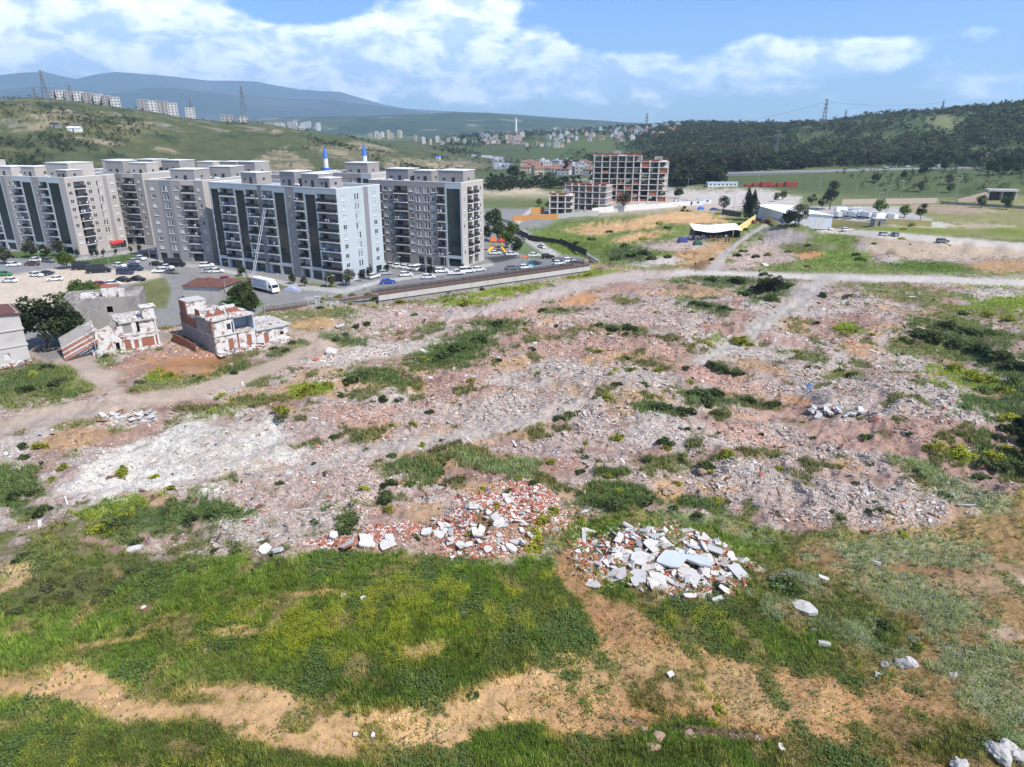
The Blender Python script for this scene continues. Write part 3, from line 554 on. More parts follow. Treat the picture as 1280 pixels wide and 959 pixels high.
# ------------------------------------------------------------------ build the sheet
i0 = (np.arange(ND - 1)[:, None] * NA + np.arange(NA - 1)[None, :]).ravel()
F = np.stack([i0, i0 + 1, i0 + NA + 1, i0 + NA], 1)
m = bpy.data.materials.new('ground'); m.use_nodes = True; t = m.node_tree; b = t.nodes['Principled BSDF']
a = t.nodes.new('ShaderNodeAttribute'); a.attribute_name = 'Col'
g = t.nodes.new('ShaderNodeNewGeometry')
def tnoise(scale, det=4, rough=.6):
    n = t.nodes.new('ShaderNodeTexNoise'); n.inputs['Scale'].default_value = scale; n.inputs['Detail'].default_value = det; n.inputs['Roughness'].default_value = rough
    t.links.new(g.outputs['Position'], n.inputs['Vector']); return n.outputs['Fac']
vo = t.nodes.new('ShaderNodeTexVoronoi'); vo.inputs['Scale'].default_value = 2.6; t.links.new(g.outputs['Position'], vo.inputs['Vector'])
vo2 = t.nodes.new('ShaderNodeTexVoronoi'); vo2.inputs['Scale'].default_value = 6.5; t.links.new(g.outputs['Position'], vo2.inputs['Vector'])
sv = t.nodes.new('ShaderNodeSeparateColor'); t.links.new(vo.outputs['Color'], sv.inputs[0])
sv2 = t.nodes.new('ShaderNodeSeparateColor'); t.links.new(vo2.outputs['Color'], sv2.inputs[0])
base = mth(t, 'ADD', mth(t, 'MULTIPLY', tnoise(3.0, 6, .65), .55), .72)
stone = mth(t, 'ADD', mth(t, 'MULTIPLY', sv.outputs[0], .45), mth(t, 'ADD', mth(t, 'MULTIPLY', sv2.outputs[0], .40), .58))
f = mth(t, 'ADD', mth(t, 'MULTIPLY', a.outputs['Alpha'], stone), mth(t, 'MULTIPLY', mth(t, 'SUBTRACT', 1.0, a.outputs['Alpha']), 1.0))
vm = t.nodes.new('ShaderNodeVectorMath'); vm.operation = 'SCALE'; t.links.new(a.outputs['Color'], vm.inputs[0]); t.links.new(mth(t, 'MULTIPLY', f, base), vm.inputs['Scale'])
t.links.new(vm.outputs[0], b.inputs['Base Color']); b.inputs['Roughness'].default_value = .95; b.inputs['Specular IOR Level'].default_value = .1
bp = t.nodes.new('ShaderNodeBump'); bp.inputs['Strength'].default_value = .55; bp.inputs['Distance'].default_value = .14
t.links.new(mth(t, 'ADD', tnoise(2.2, 6, .7), mth(t, 'MULTIPLY', mth(t, 'MULTIPLY', sv.outputs[1], a.outputs['Alpha']), .5)), bp.inputs['Height']); t.links.new(bp.outputs[0], b.inputs['Normal'])
me = np_mesh('ground', np.stack([TX, TY, TZ], 1), F, m, np.concatenate([col, rub[:, None]], 1), True)
tag(link('ground', me), kind='structure')
VIS = (TU > -60) & (TU < 1340) & (TV < 1010) & (~behind)

# ------------------------------------------------------------------ the air between here and the mountains
hz = MB(); hz.box(-17000, 17000, -9000, 15500, -14, 1000)
hm = bpy.data.materials.new('haze'); hm.use_nodes = True; t = hm.node_tree; t.nodes.clear()
o_ = t.nodes.new('ShaderNodeOutputMaterial'); pv = t.nodes.new('ShaderNodeVolumePrincipled')
pv.inputs['Color'].default_value = (.56, .79, 1.0, 1); pv.inputs['Density'].default_value = 9.5e-5; pv.inputs['Anisotropy'].default_value = .25
t.links.new(pv.outputs[0], o_.inputs['Volume'])
ho = hz.build('haze', hm); tag(ho, kind='stuff'); ho.visible_shadow = True
# ------------------------------------------------------------------ shared building materials
M_BEIGE = mat('render_beige', (.44, .40, .365), .9, .05, .4, stain=.25, stain_scale=.12)
M_GREY = mat('render_grey', (.300, .280, .268), .9, .05, .4, stain=.2, stain_scale=.12)
M_CLAD = mat('cladding_pale_blue', (.43, .48, .505), .55, .05, .5, stain=.15, stain_scale=.15)
M_SLATE = mat('render_slate', (.225, .225, .24), .9, .06, .4, stain=.2)
M_WHITE = mat('white_paint', (.72, .71, .69), .6, .05, 1.2, stain=.25, stain_scale=.8)
M_GLASS = mat('dark_glass', (.018, .030, .034), .08, .3, .25, spec=.6)
M_WGLASS = [mat('window_glass', (.055, .065, .075), .12, .3, 1.5, spec=.5), mat('curtained_glass', (.42, .44, .46), .3, .15, 2.0), mat('mid_tone_glass', (.17, .20, .23), .15, .3, 1.2, spec=.5)]  # dark, curtained and mid-toned panes, to vary the windows
M_DARK = mat('dark_metal_and_shade', (.035, .035, .04), .5, .2, 2)
M_RAIL = mat('rail_metal', (.075, .062, .060), .55, .2, 2)
M_ROOF = mat('roof_membrane', (.40, .42, .44), .9, .12, .3, stain=.5, stain_scale=.3)
M_CONC = mat('raw_concrete', (.46, .435, .41), .95, .10, .8, stain=.45, stain_scale=.4, bump=.3)
M_CONCD = mat('old_concrete', (.285, .265, .245), .95, .16, .8, stain=.7, stain_scale=.45, bump=.4, patch=(.36, .33, .30), patch_scale=.35)
M_BRICK = mat('brick_infill', (.29, .115, .075), .95, .25, 5, stain=.45, stain_scale=1.2, patch=(.40, .36, .33), patch_scale=.9, patch_at=.64)
M_PLASTER = mat('old_white_plaster', (.60, .575, .55), .95, .10, 1.0, stain=.65, stain_scale=1.1, bump=.4, patch=(.30, .185, .145), patch_scale=.85, patch_at=.565)
M_BLUEPL = mat('pale_blue_plaster', (.42, .53, .68), .95, .1, 1.0, stain=.45, stain_scale=.8, patch=(.55, .54, .52), patch_scale=.6)
M_TILE = mat('red_brown_roof', (.135, .060, .048), .9, .25, 1.5, stain=.5, stain_scale=.6)
M_PANEL = mat('solar_panel', (.02, .025, .04), .2, .2, 2, spec=.6)
M_REBAR = mat('rusty_rebar', (.20, .065, .045), .9, .2, 3)
M_PALE = mat('pale_render', (.60, .55, .51), .9, .08, .6, stain=.35)
M_RED = mat('red_paint', (.50, .035, .035), .5, .1, 2)
M_YWALL = mat('yellow_wall', (.74, .58, .24), .9, .08, .5, stain=.25)

# window / balcony meshes shared by all blocks (local -Y looks outwards)
def win_mesh(kind, g):
    mb = MB(); w, h = {'n': (1.5, 1.35), 'd': (.75, 1.9), 's': (.6, .6), 'e': (1.0, 1.3)}[kind]
    f = .08
    mb.box(-w / 2, w / 2, -.04, .05, -h / 2, -h / 2 + f, 0); mb.box(-w / 2, w / 2, -.04, .05, h / 2 - f, h / 2, 0)
    mb.box(-w / 2, -w / 2 + f, -.04, .05, -h / 2 + f, h / 2 - f, 0); mb.box(w / 2 - f, w / 2, -.04, .05, -h / 2 + f, h / 2 - f, 0)
    if kind == 'n': mb.box(-.04, .04, -.03, .05, -h / 2 + f, h / 2 - f, 0)
    mb.quad((-w / 2 + f, .02, -h / 2 + f), (w / 2 - f, .02, -h / 2 + f), (w / 2 - f, .02, h / 2 - f), (-w / 2 + f, .02, h / 2 - f), 1)
    mb.box(-w / 2 - .08, w / 2 + .08, -.24, -.045, -h / 2 - .07, -h / 2, 0)
    return mb.mesh('window', [M_WHITE, M_WGLASS[g]])
WIN = {(k, g): win_mesh(k, g) for k in 'ndse' for g in range(3)}
WH = {'n': (1.5, 1.35), 'd': (.75, 1.9), 's': (.6, .6), 'e': (1.0, 1.3)}
LAUNDRY = [mat('cloth_white', (.7, .7, .72), .9), mat('cloth_blue', (.12, .2, .45), .9), mat('cloth_red', (.45, .07, .07), .9), mat('cloth_dark', (.06, .06, .09), .9)]
def bal_mesh(w, out_, seed):
    rr = random.Random(seed); mb = MB()
    mb.box(-w / 2, w / 2, -out_, .0, -.16, .04, 0)
    y = -out_ + .06
    if seed % 3: mb.box(-w / 2 + .04, w / 2 - .04, y - .015, y + .015, .12, .95, 1)
    else:
        for k in range(int(w / .14)): mb.box(-w / 2 + .05 + k * .14, -w / 2 + .09 + k * .14, y - .02, y + .02, .04, 1.0, 1)
    mb.box(-w / 2, w / 2, y - .035, y + .035, .98, 1.05, 1)
    for s in (-1, 1): mb.box(s * (w / 2 - .05) - .02, s * (w / 2 - .05) + .02, y + .04, 0, .12, .98, 1)
    if seed % 4 == 1:
        x = -w / 2 + .3
        while x < w / 2 - .6:
            cw = rr.uniform(.3, .7); mb.box(x, x + cw, y - .06, y - .04, .25 + rr.uniform(0, .3), 1.0, 2 + rr.randrange(4)); x += cw + rr.uniform(.05, .5)
    if seed % 5 == 2: mb.box(w / 2 - 1.0, w / 2 - .3, -.5, -.2, 1.3, 1.9, 0)
    return mb.mesh('balcony', [M_WHITE, M_DARK] + LAUNDRY)
BAL = {}
def balm(w, out_, s):
    k = (round(w, 1), round(out_, 2), s % 6)
    if k not in BAL: BAL[k] = bal_mesh(k[0], out_, k[2])
    return BAL[k]

def facade(mb, o, u, cols, nf, fh, zb, zt, reg, gf=3.2, rec=1.3, bal_out=.55, seed=0):
    """one wall of a block. o = left foot seen from outside, u = unit vector to the right.
    cols = list of (kind, width, material index). Openings are real holes with reveals."""
    n = Vector((u.y, -u.x, 0)); rz = math.atan2(u.y, u.x); rr = random.Random(seed)
    def pt(x, z, dp=0): q = o + u * x - n * dp; return (q.x, q.y, z)
    def q(x0, x1, z0, z1, mi, dp=0):
        if x1 - x0 > 1e-3 and z1 - z0 > 1e-3: mb.quad(pt(x0, z0, dp), pt(x1, z0, dp), pt(x1, z1, dp), pt(x0, z1, dp), mi)
    def hole(X0, X1, Z0, Z1, x0, x1, z0, z1, dp, mi, back):
        q(X0, X1, Z0, z0, mi); q(X0, X1, z1, Z1, mi); q(X0, x0, z0, z1, mi); q(x1, X1, z0, z1, mi)
        for a, b, c, d in (((x0, z0), (x0, z1), 0, 0), ((x1, z0), (x1, z1), 0, 0), ((x0, z0), (x1, z0), 0, 0), ((x0, z1), (x1, z1), 0, 0)):
            mb.quad(pt(*a), pt(*b), pt(*b, dp), pt(*a, dp), mi)
        if back is not None: q(x0, x1, z0, z1, back, dp)
    x = 0
    for kind, w, mi in cols:
        X0, X1 = x, x + w; xc = x + w / 2; top = zt
        if kind == 'w': q(X0, X1, zb, top, mi)
        elif kind == 'g':
            hole(X0, X1, zb + gf, top, X0 + .55, X1 - .55, zb + gf + .5, top - 1.9, .18, mi, None)
            reg.append(('g', pt(xc, zb + gf + .5, .12), rz, w - 1.1, top - 1.9 - zb - gf - .5))
            hole(X0, X1, zb, zb + gf, X0 + .6, X1 - .6, zb + .1, zb + gf - .5, .5, mi, 5)
        else:
            hw = max(.2, min(w - .9, 2.6))
            if kind == 'b': hole(X0, X1, zb, zb + gf, X0 + .4, X1 - .4, zb + .1, zb + gf - .5, .9, mi, 5)
            elif kind in 'nd' and rr.random() < .6: hole(X0, X1, zb, zb + gf, xc - hw / 2, xc + hw / 2, zb + .1, zb + gf - .6, .25, mi, 5)
            else: q(X0, X1, zb, zb + gf, mi)
            for k in range(nf):
                z0 = zb + gf + k * fh; z1 = z0 + fh
                if kind == 'b':
                    hole(X0, X1, z0, z1, X0 + .12, X1 - .12, z0 + .10, z1 - .28, rec, mi, 6)
                    q(X0 + .45, X0 + .45 + min(1.6, w * .45), z0 + .15, z1 - .6, 5 if rr.random() < .6 else 7, rec - .03)
                    reg.append(('b', pt(xc, z0 + .16, rec - .03), rz, w - .28, rec + bal_out, rr.randrange(60)))
                elif kind == 'd':
                    zc = z0 + 1.36; dx = min(.55, w * .22)
                    hole(X0, xc, z0, z1, xc - dx - .375, xc - dx + .375, zc - .95, zc + .95, .18, mi, None)
                    hole(xc, X1, z0, z1, xc + dx - .375, xc + dx + .375, zc - .95, zc + .95, .18, mi, None)
                    for s in (-1, 1): reg.append(('d', pt(xc + s * dx, zc, .1), rz, rr.choice((0, 0, 1, 2))))
                else:
                    ww, hh = WH[kind]; zc = z0 + 1.45
                    hole(X0, X1, z0, z1, xc - ww / 2, xc + ww / 2, zc - hh / 2, zc + hh / 2, .18, mi, None)
                    reg.append((kind, pt(xc, zc, .1), rz, rr.choice((0, 0, 1, 2, 1))))
            q(X0, X1, zb + gf + nf * fh, top, mi)
        x += w
    return x
def fit(cols, L):
    s = sum(c[1] for c in cols); return [(k, w * L / s, m) for k, w, m in cols]
FACM = None
def apartment(foot, u_deg, W_, D_, front, right, left=None, nf=8, fh=2.72, zb=0.0, towers=(), label='', group='apartment blocks on the estate', wall_i=0, clutter=14, seed=0, detail=True):
    """foot = front right corner (world xy), front facade runs to the left of it along -u, depth along v"""
    u = Vector((math.cos(R(u_deg)), math.sin(R(u_deg)), 0)); v = Vector((-u.y, u.x, 0)); rr = random.Random(seed + 5)
    root = empty('apartment_block', (foot[0], foot[1], zb), 0, label, 'apartment block', group); lst = []
    gf = 3.2; zt = gf + nf * fh + 1.3; O = Vector((0, 0, 0)); reg = []; mb = MB()
    mats = [M_BEIGE, M_CLAD, M_GREY, M_SLATE, M_WHITE, M_GLASS, M_GREY, M_WGLASS[1]]
    facade(mb, O - u * W_, u, fit(front, W_), nf, fh, 0, zt, reg, seed=seed)
    facade(mb, O, v, fit(right, D_), nf, fh, 0, zt, reg, seed=seed + 1)
    back = O + v * D_
    if left: facade(mb, back - u * W_, -v, fit(left, D_), nf, fh, 0, zt, reg, seed=seed + 2)
    else: a, b = back - u * W_, O - u * W_; mb.quad(a, b, b + Vector((0, 0, zt)), a + Vector((0, 0, zt)), wall_i)
    a, b = back, back - u * W_; mb.quad(a, b, b + Vector((0, 0, zt)), a + Vector((0, 0, zt)), wall_i)
    mb.build('wall', mats, root)
    # roof deck with a parapet
    rb = MB(); zr = zt - 1.0
    Mx = Matrix(((u.x, v.x, 0, 0), (u.y, v.y, 0, 0), (0, 0, 1, 0), (0, 0, 0, 1)))
    rb.box(-W_ + .28, -.28, .28, D_ - .28, zr - .25, zr, 0, Mx)
    for x0, x1, y0, y1 in ((-W_ - .04, .04, -.04, .27), (-W_ - .04, .04, D_ - .27, D_ + .04), (-W_ - .04, -W_ + .27, .271, D_ - .271), (-.27, .04, .271, D_ - .271)):
        rb.box(x0, x1, y0, y1, zt - .12, zt + .12, 1, Mx)
        rb.box(max(x0, -W_ + .06), min(x1, -.06), max(y0, .06), min(y1, D_ - .06), zr - .2, zt - .12, 2, Mx)
    roof = rb.build('roof', [M_ROOF, M_WHITE, mats[wall_i]], root)
    for (tx, ty, tw, td, th, mi) in towers:       # offsets as shares of width and depth
        x0 = -W_ + tx * W_; y0 = ty * D_; tb = MB()
        tb.box(x0, x0 + tw, y0, y0 + td, zr, zr + th, 0, Mx)
        tb.box(x0 - .15, x0 + tw + .15, y0 - .15, y0 + td + .15, zr + th, zr + th + .18, 1, Mx)
        tb.box(x0 + tw * .55, x0 + tw * .55 + 1.1, y0 - .06, y0 + .02, zr + .1, zr + 2.2, 2, Mx)
        tb.box(x0 + tw * .2, x0 + tw * .2 + .8, y0 - .06, y0 + .02, zr + 1.4, zr + 2.0, 2, Mx)
        tb.box(x0 + tw - .02, x0 + tw + .05, y0 + td * .4, y0 + td * .4 + .9, zr + 1.4, zr + 2.1, 2, Mx)
        tb.build('stair_tower', [[M_BEIGE, M_CLAD, M_GREY, M_SLATE][mi], M_WHITE, M_DARK], root)
    for k in range(clutter):                      # water heaters and cooling units standing on the deck
        x0 = -W_ + 1 + rr.random() * (W_ - 3.5); y0 = .6 + rr.random() * (D_ - 3); cb = MB()
        if any(-W_ + t[0] * W_ - 2.2 < x0 < -W_ + t[0] * W_ + t[2] + .3 and t[1] * D_ - 2 < y0 < t[1] * D_ + t[3] + .3 for t in towers): continue
        if rr.random() < .6:
            T = Mx @ Matrix.Translation((x0, y0, zr)); A_ = Matrix.Rotation(R(40), 4, 'X')
            cb.box(0, 1.9, 0, 1.2, .02, .1, 0, T @ A_); cb.tube(T @ Vector((.1, .95, 1.0)), T @ Vector((1.8, .95, 1.0)), .27, n=8, mi=1)
            cb.tube(T @ Vector((.2, .95, 0)), T @ Vector((.2, .95, .8)), .03, n=4, mi=2); cb.tube(T @ Vector((1.7, .95, 0)), T @ Vector((1.7, .95, .8)), .03, n=4, mi=2)
            cb.build('water_heater', [M_PANEL, M_WHITE, M_DARK], root)
        else:
            cb.box(x0, x0 + .9, y0, y0 + .4, zr + .1, zr + .8, 0, Mx); cb.box(x0 + .2, x0 + .7, y0 - .02, y0 + .02, zr + .2, zr + .7, 1, Mx)
            cb.build('cooling_unit', [M_WHITE, M_DARK], root)
    wn = sorted([r for r in reg if r[0] in 'ndse'], key=lambda r: (r[0] == 's', (r[1][0]) ** 2))
    bl = [r for r in reg if r[0] == 'b']
    for r in wn[:98]:
        link('window', WIN[(r[0], r[3])], root, r[1], r[2])
    if wn[98:]:
        wb = MB()
        for r in wn[98:]:
            me = WIN[(r[0], r[3])]; i0 = len(wb.v); c_, s_ = math.cos(r[2]), math.sin(r[2])
            for p in me.vertices: wb.v.append((r[1][0] + p.co.x * c_ - p.co.y * s_, r[1][1] + p.co.x * s_ + p.co.y * c_, r[1][2] + p.co.z))
            for f_ in me.polygons: wb.f.append(tuple(i0 + k for k in f_.vertices)); wb.m.append(f_.material_index and 1 + r[3])
        tag(wb.build('window', [M_WHITE] + M_WGLASS, root), kind='stuff')
    for r in bl[:100]:
        link('balcony', balm(r[3], r[4], r[5]), root, r[1], r[2])
    for r in reg:
        if r[0] == 'g':
            gb = MB(); w, h = r[3], r[4]; gb.quad((-w / 2, 0, 0), (w / 2, 0, 0), (w / 2, 0, h), (-w / 2, 0, h), 0)
            for k in range(1, int(h / 1.475)): gb.box(-w / 2, w / 2, -.05, .01, k * 1.475 - .03, k * 1.475 + .03, 1)
            for k in (-.25, 0, .25): gb.box(k * w - .03, k * w + .03, -.055, .012, 0, h, 1)
            gb.build('glass_strip', [M_GLASS, M_DARK], root, r[1], r[2])
    return root

b, c, g_, s_ = 0, 1, 2, 3
FB = [('g', 4.2, c), ('b', 6, c), ('g', 4.6, c), ('b', 5, c), ('w', 1.6, s_), ('b', 4.2, c), ('g', 4.8, c), ('s', 3.2, g_), ('b', 3.4, c), ('g', 4.6, c), ('b', 7, c)]
RB = [('n', 4, c), ('d', 4.6, c), ('w', 1.6, s_), ('n', 4.2, c)]
FA = [('b', 5, g_), ('n', 2.4, g_), ('e', 1.9, g_), ('b', 5.3, g_), ('n', 2.4, g_), ('d', 3, g_), ('d', 2.8, g_), ('n', 2.2, g_), ('b', 3, g_), ('g', 5.8, c)]
RA = [('e', 3, b), ('b', 2.6, b), ('w', .8, b), ('b', 2.6, b), ('e', 3, b)]
FC = [('n', 4, g_), ('d', 3.4, s_), ('n', 3, g_), ('b', 3.8, b), ('e', 2.6, g_)]
FD = [('w', 3, b), ('b', 3, c), ('g', 4.4, c), ('w', 1.5, g_), ('e', 3, b), ('b', 3, c), ('g', 4.4, c), ('s', 2.8, g_), ('b', 3, c), ('g', 4.8, c), ('w', 2, b)]
RD = [('n', 2.6, b), ('b', 4, b), ('n', 3, b), ('d', 3.6, b), ('w', 1.4, g_), ('n', 3.2, b)]
pB = P(430, 354); apartment((pB.x, pB.y), -29.5, 53, 18.5, FB, RB, towers=((.10, .45, 7, 6, 3.6, 2), (.44, .42, 6, 7, 4.4, 3), (.58, .5, 7, 6, 3.9, 2), (.78, .30, 4.2, 5, 3.2, 2)), label='long pale blue block with three dark glass strips, nearest to the rubble', seed=1, wall_i=1, clutter=20)
pA = P(579, 335); apartment((pA.x, pA.y), -23.5, 34, 15.5, FA, RA, towers=((.10, .35, 8.5, 7, 4.2, 3), (.40, .4, 6.5, 6, 3.8, 2), (.70, .25, 9, 8, 4.2, 2)), label='grey block with sunlit end wall beside the playground, rightmost of the estate', seed=2, wall_i=2)
pC = P(268, 328.5); apartment((pC.x, pC.y), -13, 21.5, 32, FC, [('w', 5, b), ('n', 3, b), ('w', 4, b)], [('b', 4, g_), ('n', 3, g_), ('b', 4, g_), ('n', 3, g_), ('w', 3, g_)], towers=((.30, .15, 9, 8, 4.0, 2), (.62, .5, 8, 8, 4.4, 2)), label='brown grey block with a central column of paired windows, behind the white box truck', seed=3, wall_i=2)
pD = P(101, 319.5); apartment((pD.x, pD.y), -20, 44, 20, FD, RD, towers=((.02, .3, 10, 8, 3.6, 0), (.36, .3, 7, 8, 3.8, 0), (.62, .35, 11, 10, 5.2, 0), (.87, .1, 5, 6, 3.2, 2)), label='beige block with three slanting dark glass strips and a red shop awning at its foot', seed=4, wall_i=0)
# blocks standing behind, mostly their roofs and one wall show
for (px, py, ang, w, d, tw, lb, sd_, fr) in (
    (193, 307, -16, 24, 16, ((.15, .3, 8, 7, 5.0, 2), (.6, .3, 8, 6, 4.4, 0)), 'brown shaded block in the gap behind the red awning block', 5, FC),
    (300, 304, -20, 40, 16, ((.1, .2, 9, 8, 4.8, 2), (.5, .3, 8, 7, 4.4, 0), (.78, .3, 8, 7, 4.6, 2)), 'grey block showing only its roof towers behind the pale blue block', 6, FA),
    (388, 312, -22, 34, 16, ((.02, .3, 8, 8, 4.8, 2),), 'pale block with a roof tower left of the first minaret', 7, FA),
    (212, 300, -18, 38, 16, ((.15, .3, 9, 8, 4.6, 0), (.6, .3, 9, 8, 5.0, 0)), 'beige block farthest back with two pale roof towers', 8, FB),
    (35, 300, -18, 40, 16, ((.3, .3, 9, 8, 4.4, 0),), 'beige block at the left edge behind the glass strip block', 9, FD),
    (470, 307, -22, 26, 15, ((.45, .3, 10, 8, 4.4, 2),), 'beige block with a wide roof tower behind the second minaret', 10, FA)):
    p_ = P(px, py); apartment((p_.x, p_.y), ang, w, d, fr, [('n', 3, b), ('w', 2, b), ('n', 3, b), ('n', 3, b)], towers=tw, label=lb, seed=sd_, wall_i=2 if sd_ in (5, 6) else 0, clutter=8, group='apartment blocks on the estate')
# shop awning of the beige block
ab = MB(); dv = Vector((math.cos(R(70)), math.sin(R(70)), 0)); dn = Vector((dv.y, -dv.x, 0))
o_ = Vector((pD.x, pD.y, 0)) + dv * 12.3 + dn * .06
for k, (z0, z1, e0, e1) in enumerate(((3.1, 2.5, 0, 1.2),)):
    a_, b_ = o_ + Vector((0, 0, z0)), o_ + dv * 5 + Vector((0, 0, z0)); c_, d_ = o_ + dv * 5 + dn * e1 + Vector((0, 0, z1)), o_ + dn * e1 + Vector((0, 0, z1))
    ab.quad(a_, b_, c_, d_); ab.quad(d_, c_, c_ - Vector((0, 0, .5)), d_ - Vector((0, 0, .5))); ab.quad(a_, d_, d_ - Vector((0, 0, .5)), a_ - Vector((0, 0, .5))); ab.quad(b_, c_, c_ - Vector((0, 0, .5)), b_ - Vector((0, 0, .5)))
tag(ab.build('awning', M_RED), 'red shop awning on the foot of the beige block', 'awning')

# ------------------------------------------------------------------ unfinished concrete frames
def frame(foot, deg, nx, ny, bx, by, nf, fh, label, infill, zb, rebar=True, top_brick=False, white=False):
    root = empty('unfinished_building', (foot[0], foot[1], zb), R(deg), label, 'construction site', 'unfinished concrete frames'); mc = M_PALE if white else M_CONC
    W_, D_ = nx * bx, ny * by; rr = random.Random(int(abs(foot[0])))
    for k in range(nf + 1):
        sb = MB(); z = k * fh; sb.box(-W_ - .5, .5, -.5, D_ + .5, z - .12, z + .16); sb.build('floor_slab', mc, root)
    for i in range(nx + 1):
        for j in range(ny + 1):
            cb = MB()
            for k in range(nf): cb.box(-i * bx - .32, -i * bx + .32, j * by - .32, j * by + .32, k * fh + .161, (k + 1) * fh - .121)
            cb.build('column', mc, root)
    cw = MB()                                            # stair core and shear walls
    for (i, j) in ((nx // 2, ny // 2),):
        cw.box(-i * bx - bx * .45, -i * bx + bx * .45, j * by + .4, j * by + by * .8, 0.17, nf * fh + 2.6)
    cw.build('core_wall', M_CONCD, root)
    ib = MB()
    for k in range(nf):
        for i in range(nx):
            r_ = infill(i / max(1, nx - 1), k / max(1, nf - 1))
            if rr.random() < .6: ib.box(-i * bx - bx + .34, -i * bx - .34, D_ - .25, D_ - .05, k * fh + .165, k * fh + fh * rr.choice((.97, .97, .6)) - .13, 2)
            if rr.random() < r_: ib.box(-i * bx - bx + .34, -i * bx - .34, .05, .25, k * fh + .165, k * fh + fh * rr.choice((.42, .42, .85)) , 0)
        for j in range(ny):
            if rr.random() < infill(0, k / max(1, nf - 1)) * .8: ib.box(-.25, -.05, j * by + .34, j * by + by - .34, k * fh + .165, k * fh + fh * .6, 1 if white else 0)
    if ib.v: tag(ib.build('brick_infill', [M_BRICK, M_PLASTER, mat('brown_block', (.27, .20, .17), .95, .2, 2)], root), kind='stuff')
    if rebar:
        rb = MB(); z = nf * fh + .16
        for i in range(nx + 1):
            for j in range(ny + 1):
                for q in range(5): x_, y_ = -i * bx + rr.uniform(-.28, .28), j * by + rr.uniform(-.28, .28); rb.tube((x_, y_, z), (x_ + rr.uniform(-.1, .1), y_, z + rr.uniform(1.2, 1.9)), .045, n=4)
            if top_brick and rr.random() < .8 and i < nx: rb.box(-i * bx - bx + .5, -i * bx - .5, -.1, .1, z, z + 1.1)
        tag(rb.build('rebar', M_REBAR, root), kind='stuff')
    return root
f1 = G(845, 253); zf = 0.0
pf = P(799, 252); frame((pf.x, pf.y), -4, 6, 3, 4.7, 4.8, 8, 3.3, 'tall unfinished concrete frame with red rebar on top, left wing', lambda a, k: .6 if k < .45 else .08, 0, True, True)
pf = P(832, 252.5); frame((pf.x, pf.y), -8, 3, 4, 5.4, 4.6, 7, 3.3, 'tall unfinished concrete frame with white rendered end, right wing', lambda a, k: .7 if k < .25 else .05, 0, True, True, white=True)
pf = P(757, 264); frame((pf.x, pf.y), -20, 6, 3, 3.8, 4.2, 4, 3.2, 'low unfinished frame with white panels and red formwork', lambda a, k: .1, 0, True, True, white=True)
pf = P(716, 269); frame((pf.x, pf.y), -6, 3, 3, 4.0, 4.0, 3, 3.2, 'smallest unfinished frame with pale columns and an orange deck on top', lambda a, k: .0, 0, True, True, white=True)

# ------------------------------------------------------------------ half demolished houses
def rot2(deg): return Vector((math.cos(R(deg)), math.sin(R(deg)), 0)), Vector((-math.sin(R(deg)), math.cos(R(deg)), 0))
def ragged(mb, o, u, L, z0, z1, th, mi, seed, amp=.9, n=9, side=1):
    """a broken wall: its top edge is a torn line. o foot, u direction, thickness to the inside"""
    rr = random.Random(seed); v = Vector((-u.y, u.x, 0)) * side; xs = [L * k / n for k in range(n + 1)]
    zs = [z1 - (rr.random() ** 2) * amp for _ in xs]
    for k in range(n):
        P4 = [o + u * xs[k], o + u * xs[k + 1], o + u * xs[k + 1] + v * th, o + u * xs[k] + v * th]
        i = len(mb.v); mb.v += [(p.x, p.y, z0) for p in P4] + [(P4[0].x, P4[0].y, zs[k]), (P4[1].x, P4[1].y, zs[k + 1]), (P4[2].x, P4[2].y, zs[k + 1]), (P4[3].x, P4[3].y, zs[k])]
        for q in ((0, 1, 5, 4), (2, 3, 7, 6), (4, 5, 6, 7)): mb.f.append(tuple(i + a for a in q)); mb.m.append(mi)
        if k == 0: mb.f.append((i + 3, i, i + 4, i + 7)); mb.m.append(mi)
        if k == n - 1: mb.f.append((i + 1, i + 2, i + 6, i + 5)); mb.m.append(mi)
def holed(mb, o, u, L, z0, z1, th, mi, holes, back=None, side=1):
    """wall panel with rectangular holes [(x0,x1,z0,z1,infill material or None)] built as grid of boxes"""
    v = Vector((-u.y, u.x, 0)) * side; M = Matrix(((u.x, v.x, 0, o.x), (u.y, v.y, 0, o.y), (0, 0, 1, 0), (0, 0, 0, 1)))
    xs = sorted({0, L} | {h[0] for h in holes} | {h[1] for h in holes}); zs = sorted({z0, z1} | {h[2] for h in holes} | {h[3] for h in holes})
    for a, b_ in zip(xs[:-1], xs[1:]):
        for c_, d_ in zip(zs[:-1], zs[1:]):
            hh = [h for h in holes if h[0] <= a and h[1] >= b_ and h[2] <= c_ and h[3] >= d_]
            if not hh: mb.box(a, b_, 0, th, c_, d_, mi, M)
            elif hh[0][4] is not None: mb.box(a + .002, b_ - .002, .10, th - .03, c_ + .002, d_ - .002, hh[0][4], M)
HM = [M_PLASTER, M_BRICK, M_CONCD, M_BLUEPL, M_CONC, M_DARK]
def house_root(name, p, label): return empty(name, (p.x, p.y, 0), 0, label, 'ruined house', 'half demolished houses')
def slab_broken(mb, o, u, v, L, D_, z, th, mi, seed, amp=.5):
    rr = random.Random(seed); pts = []
    for k in range(8): pts.append(o + u * (L * k / 8) + v * (rr.random() * -amp))
    for k in range(5): pts.append(o + u * (L + rr.random() * amp) + v * (D_ * k / 5))
    for k in range(8): pts.append(o + u * (L * (1 - k / 8)) + v * (D_ + rr.random() * amp))
    for k in range(5): pts.append(o + u * (-rr.random() * amp) + v * (D_ * (1 - k / 5)))
    mb.prism([(p.x, p.y) for p in pts], z, z + th, mi)
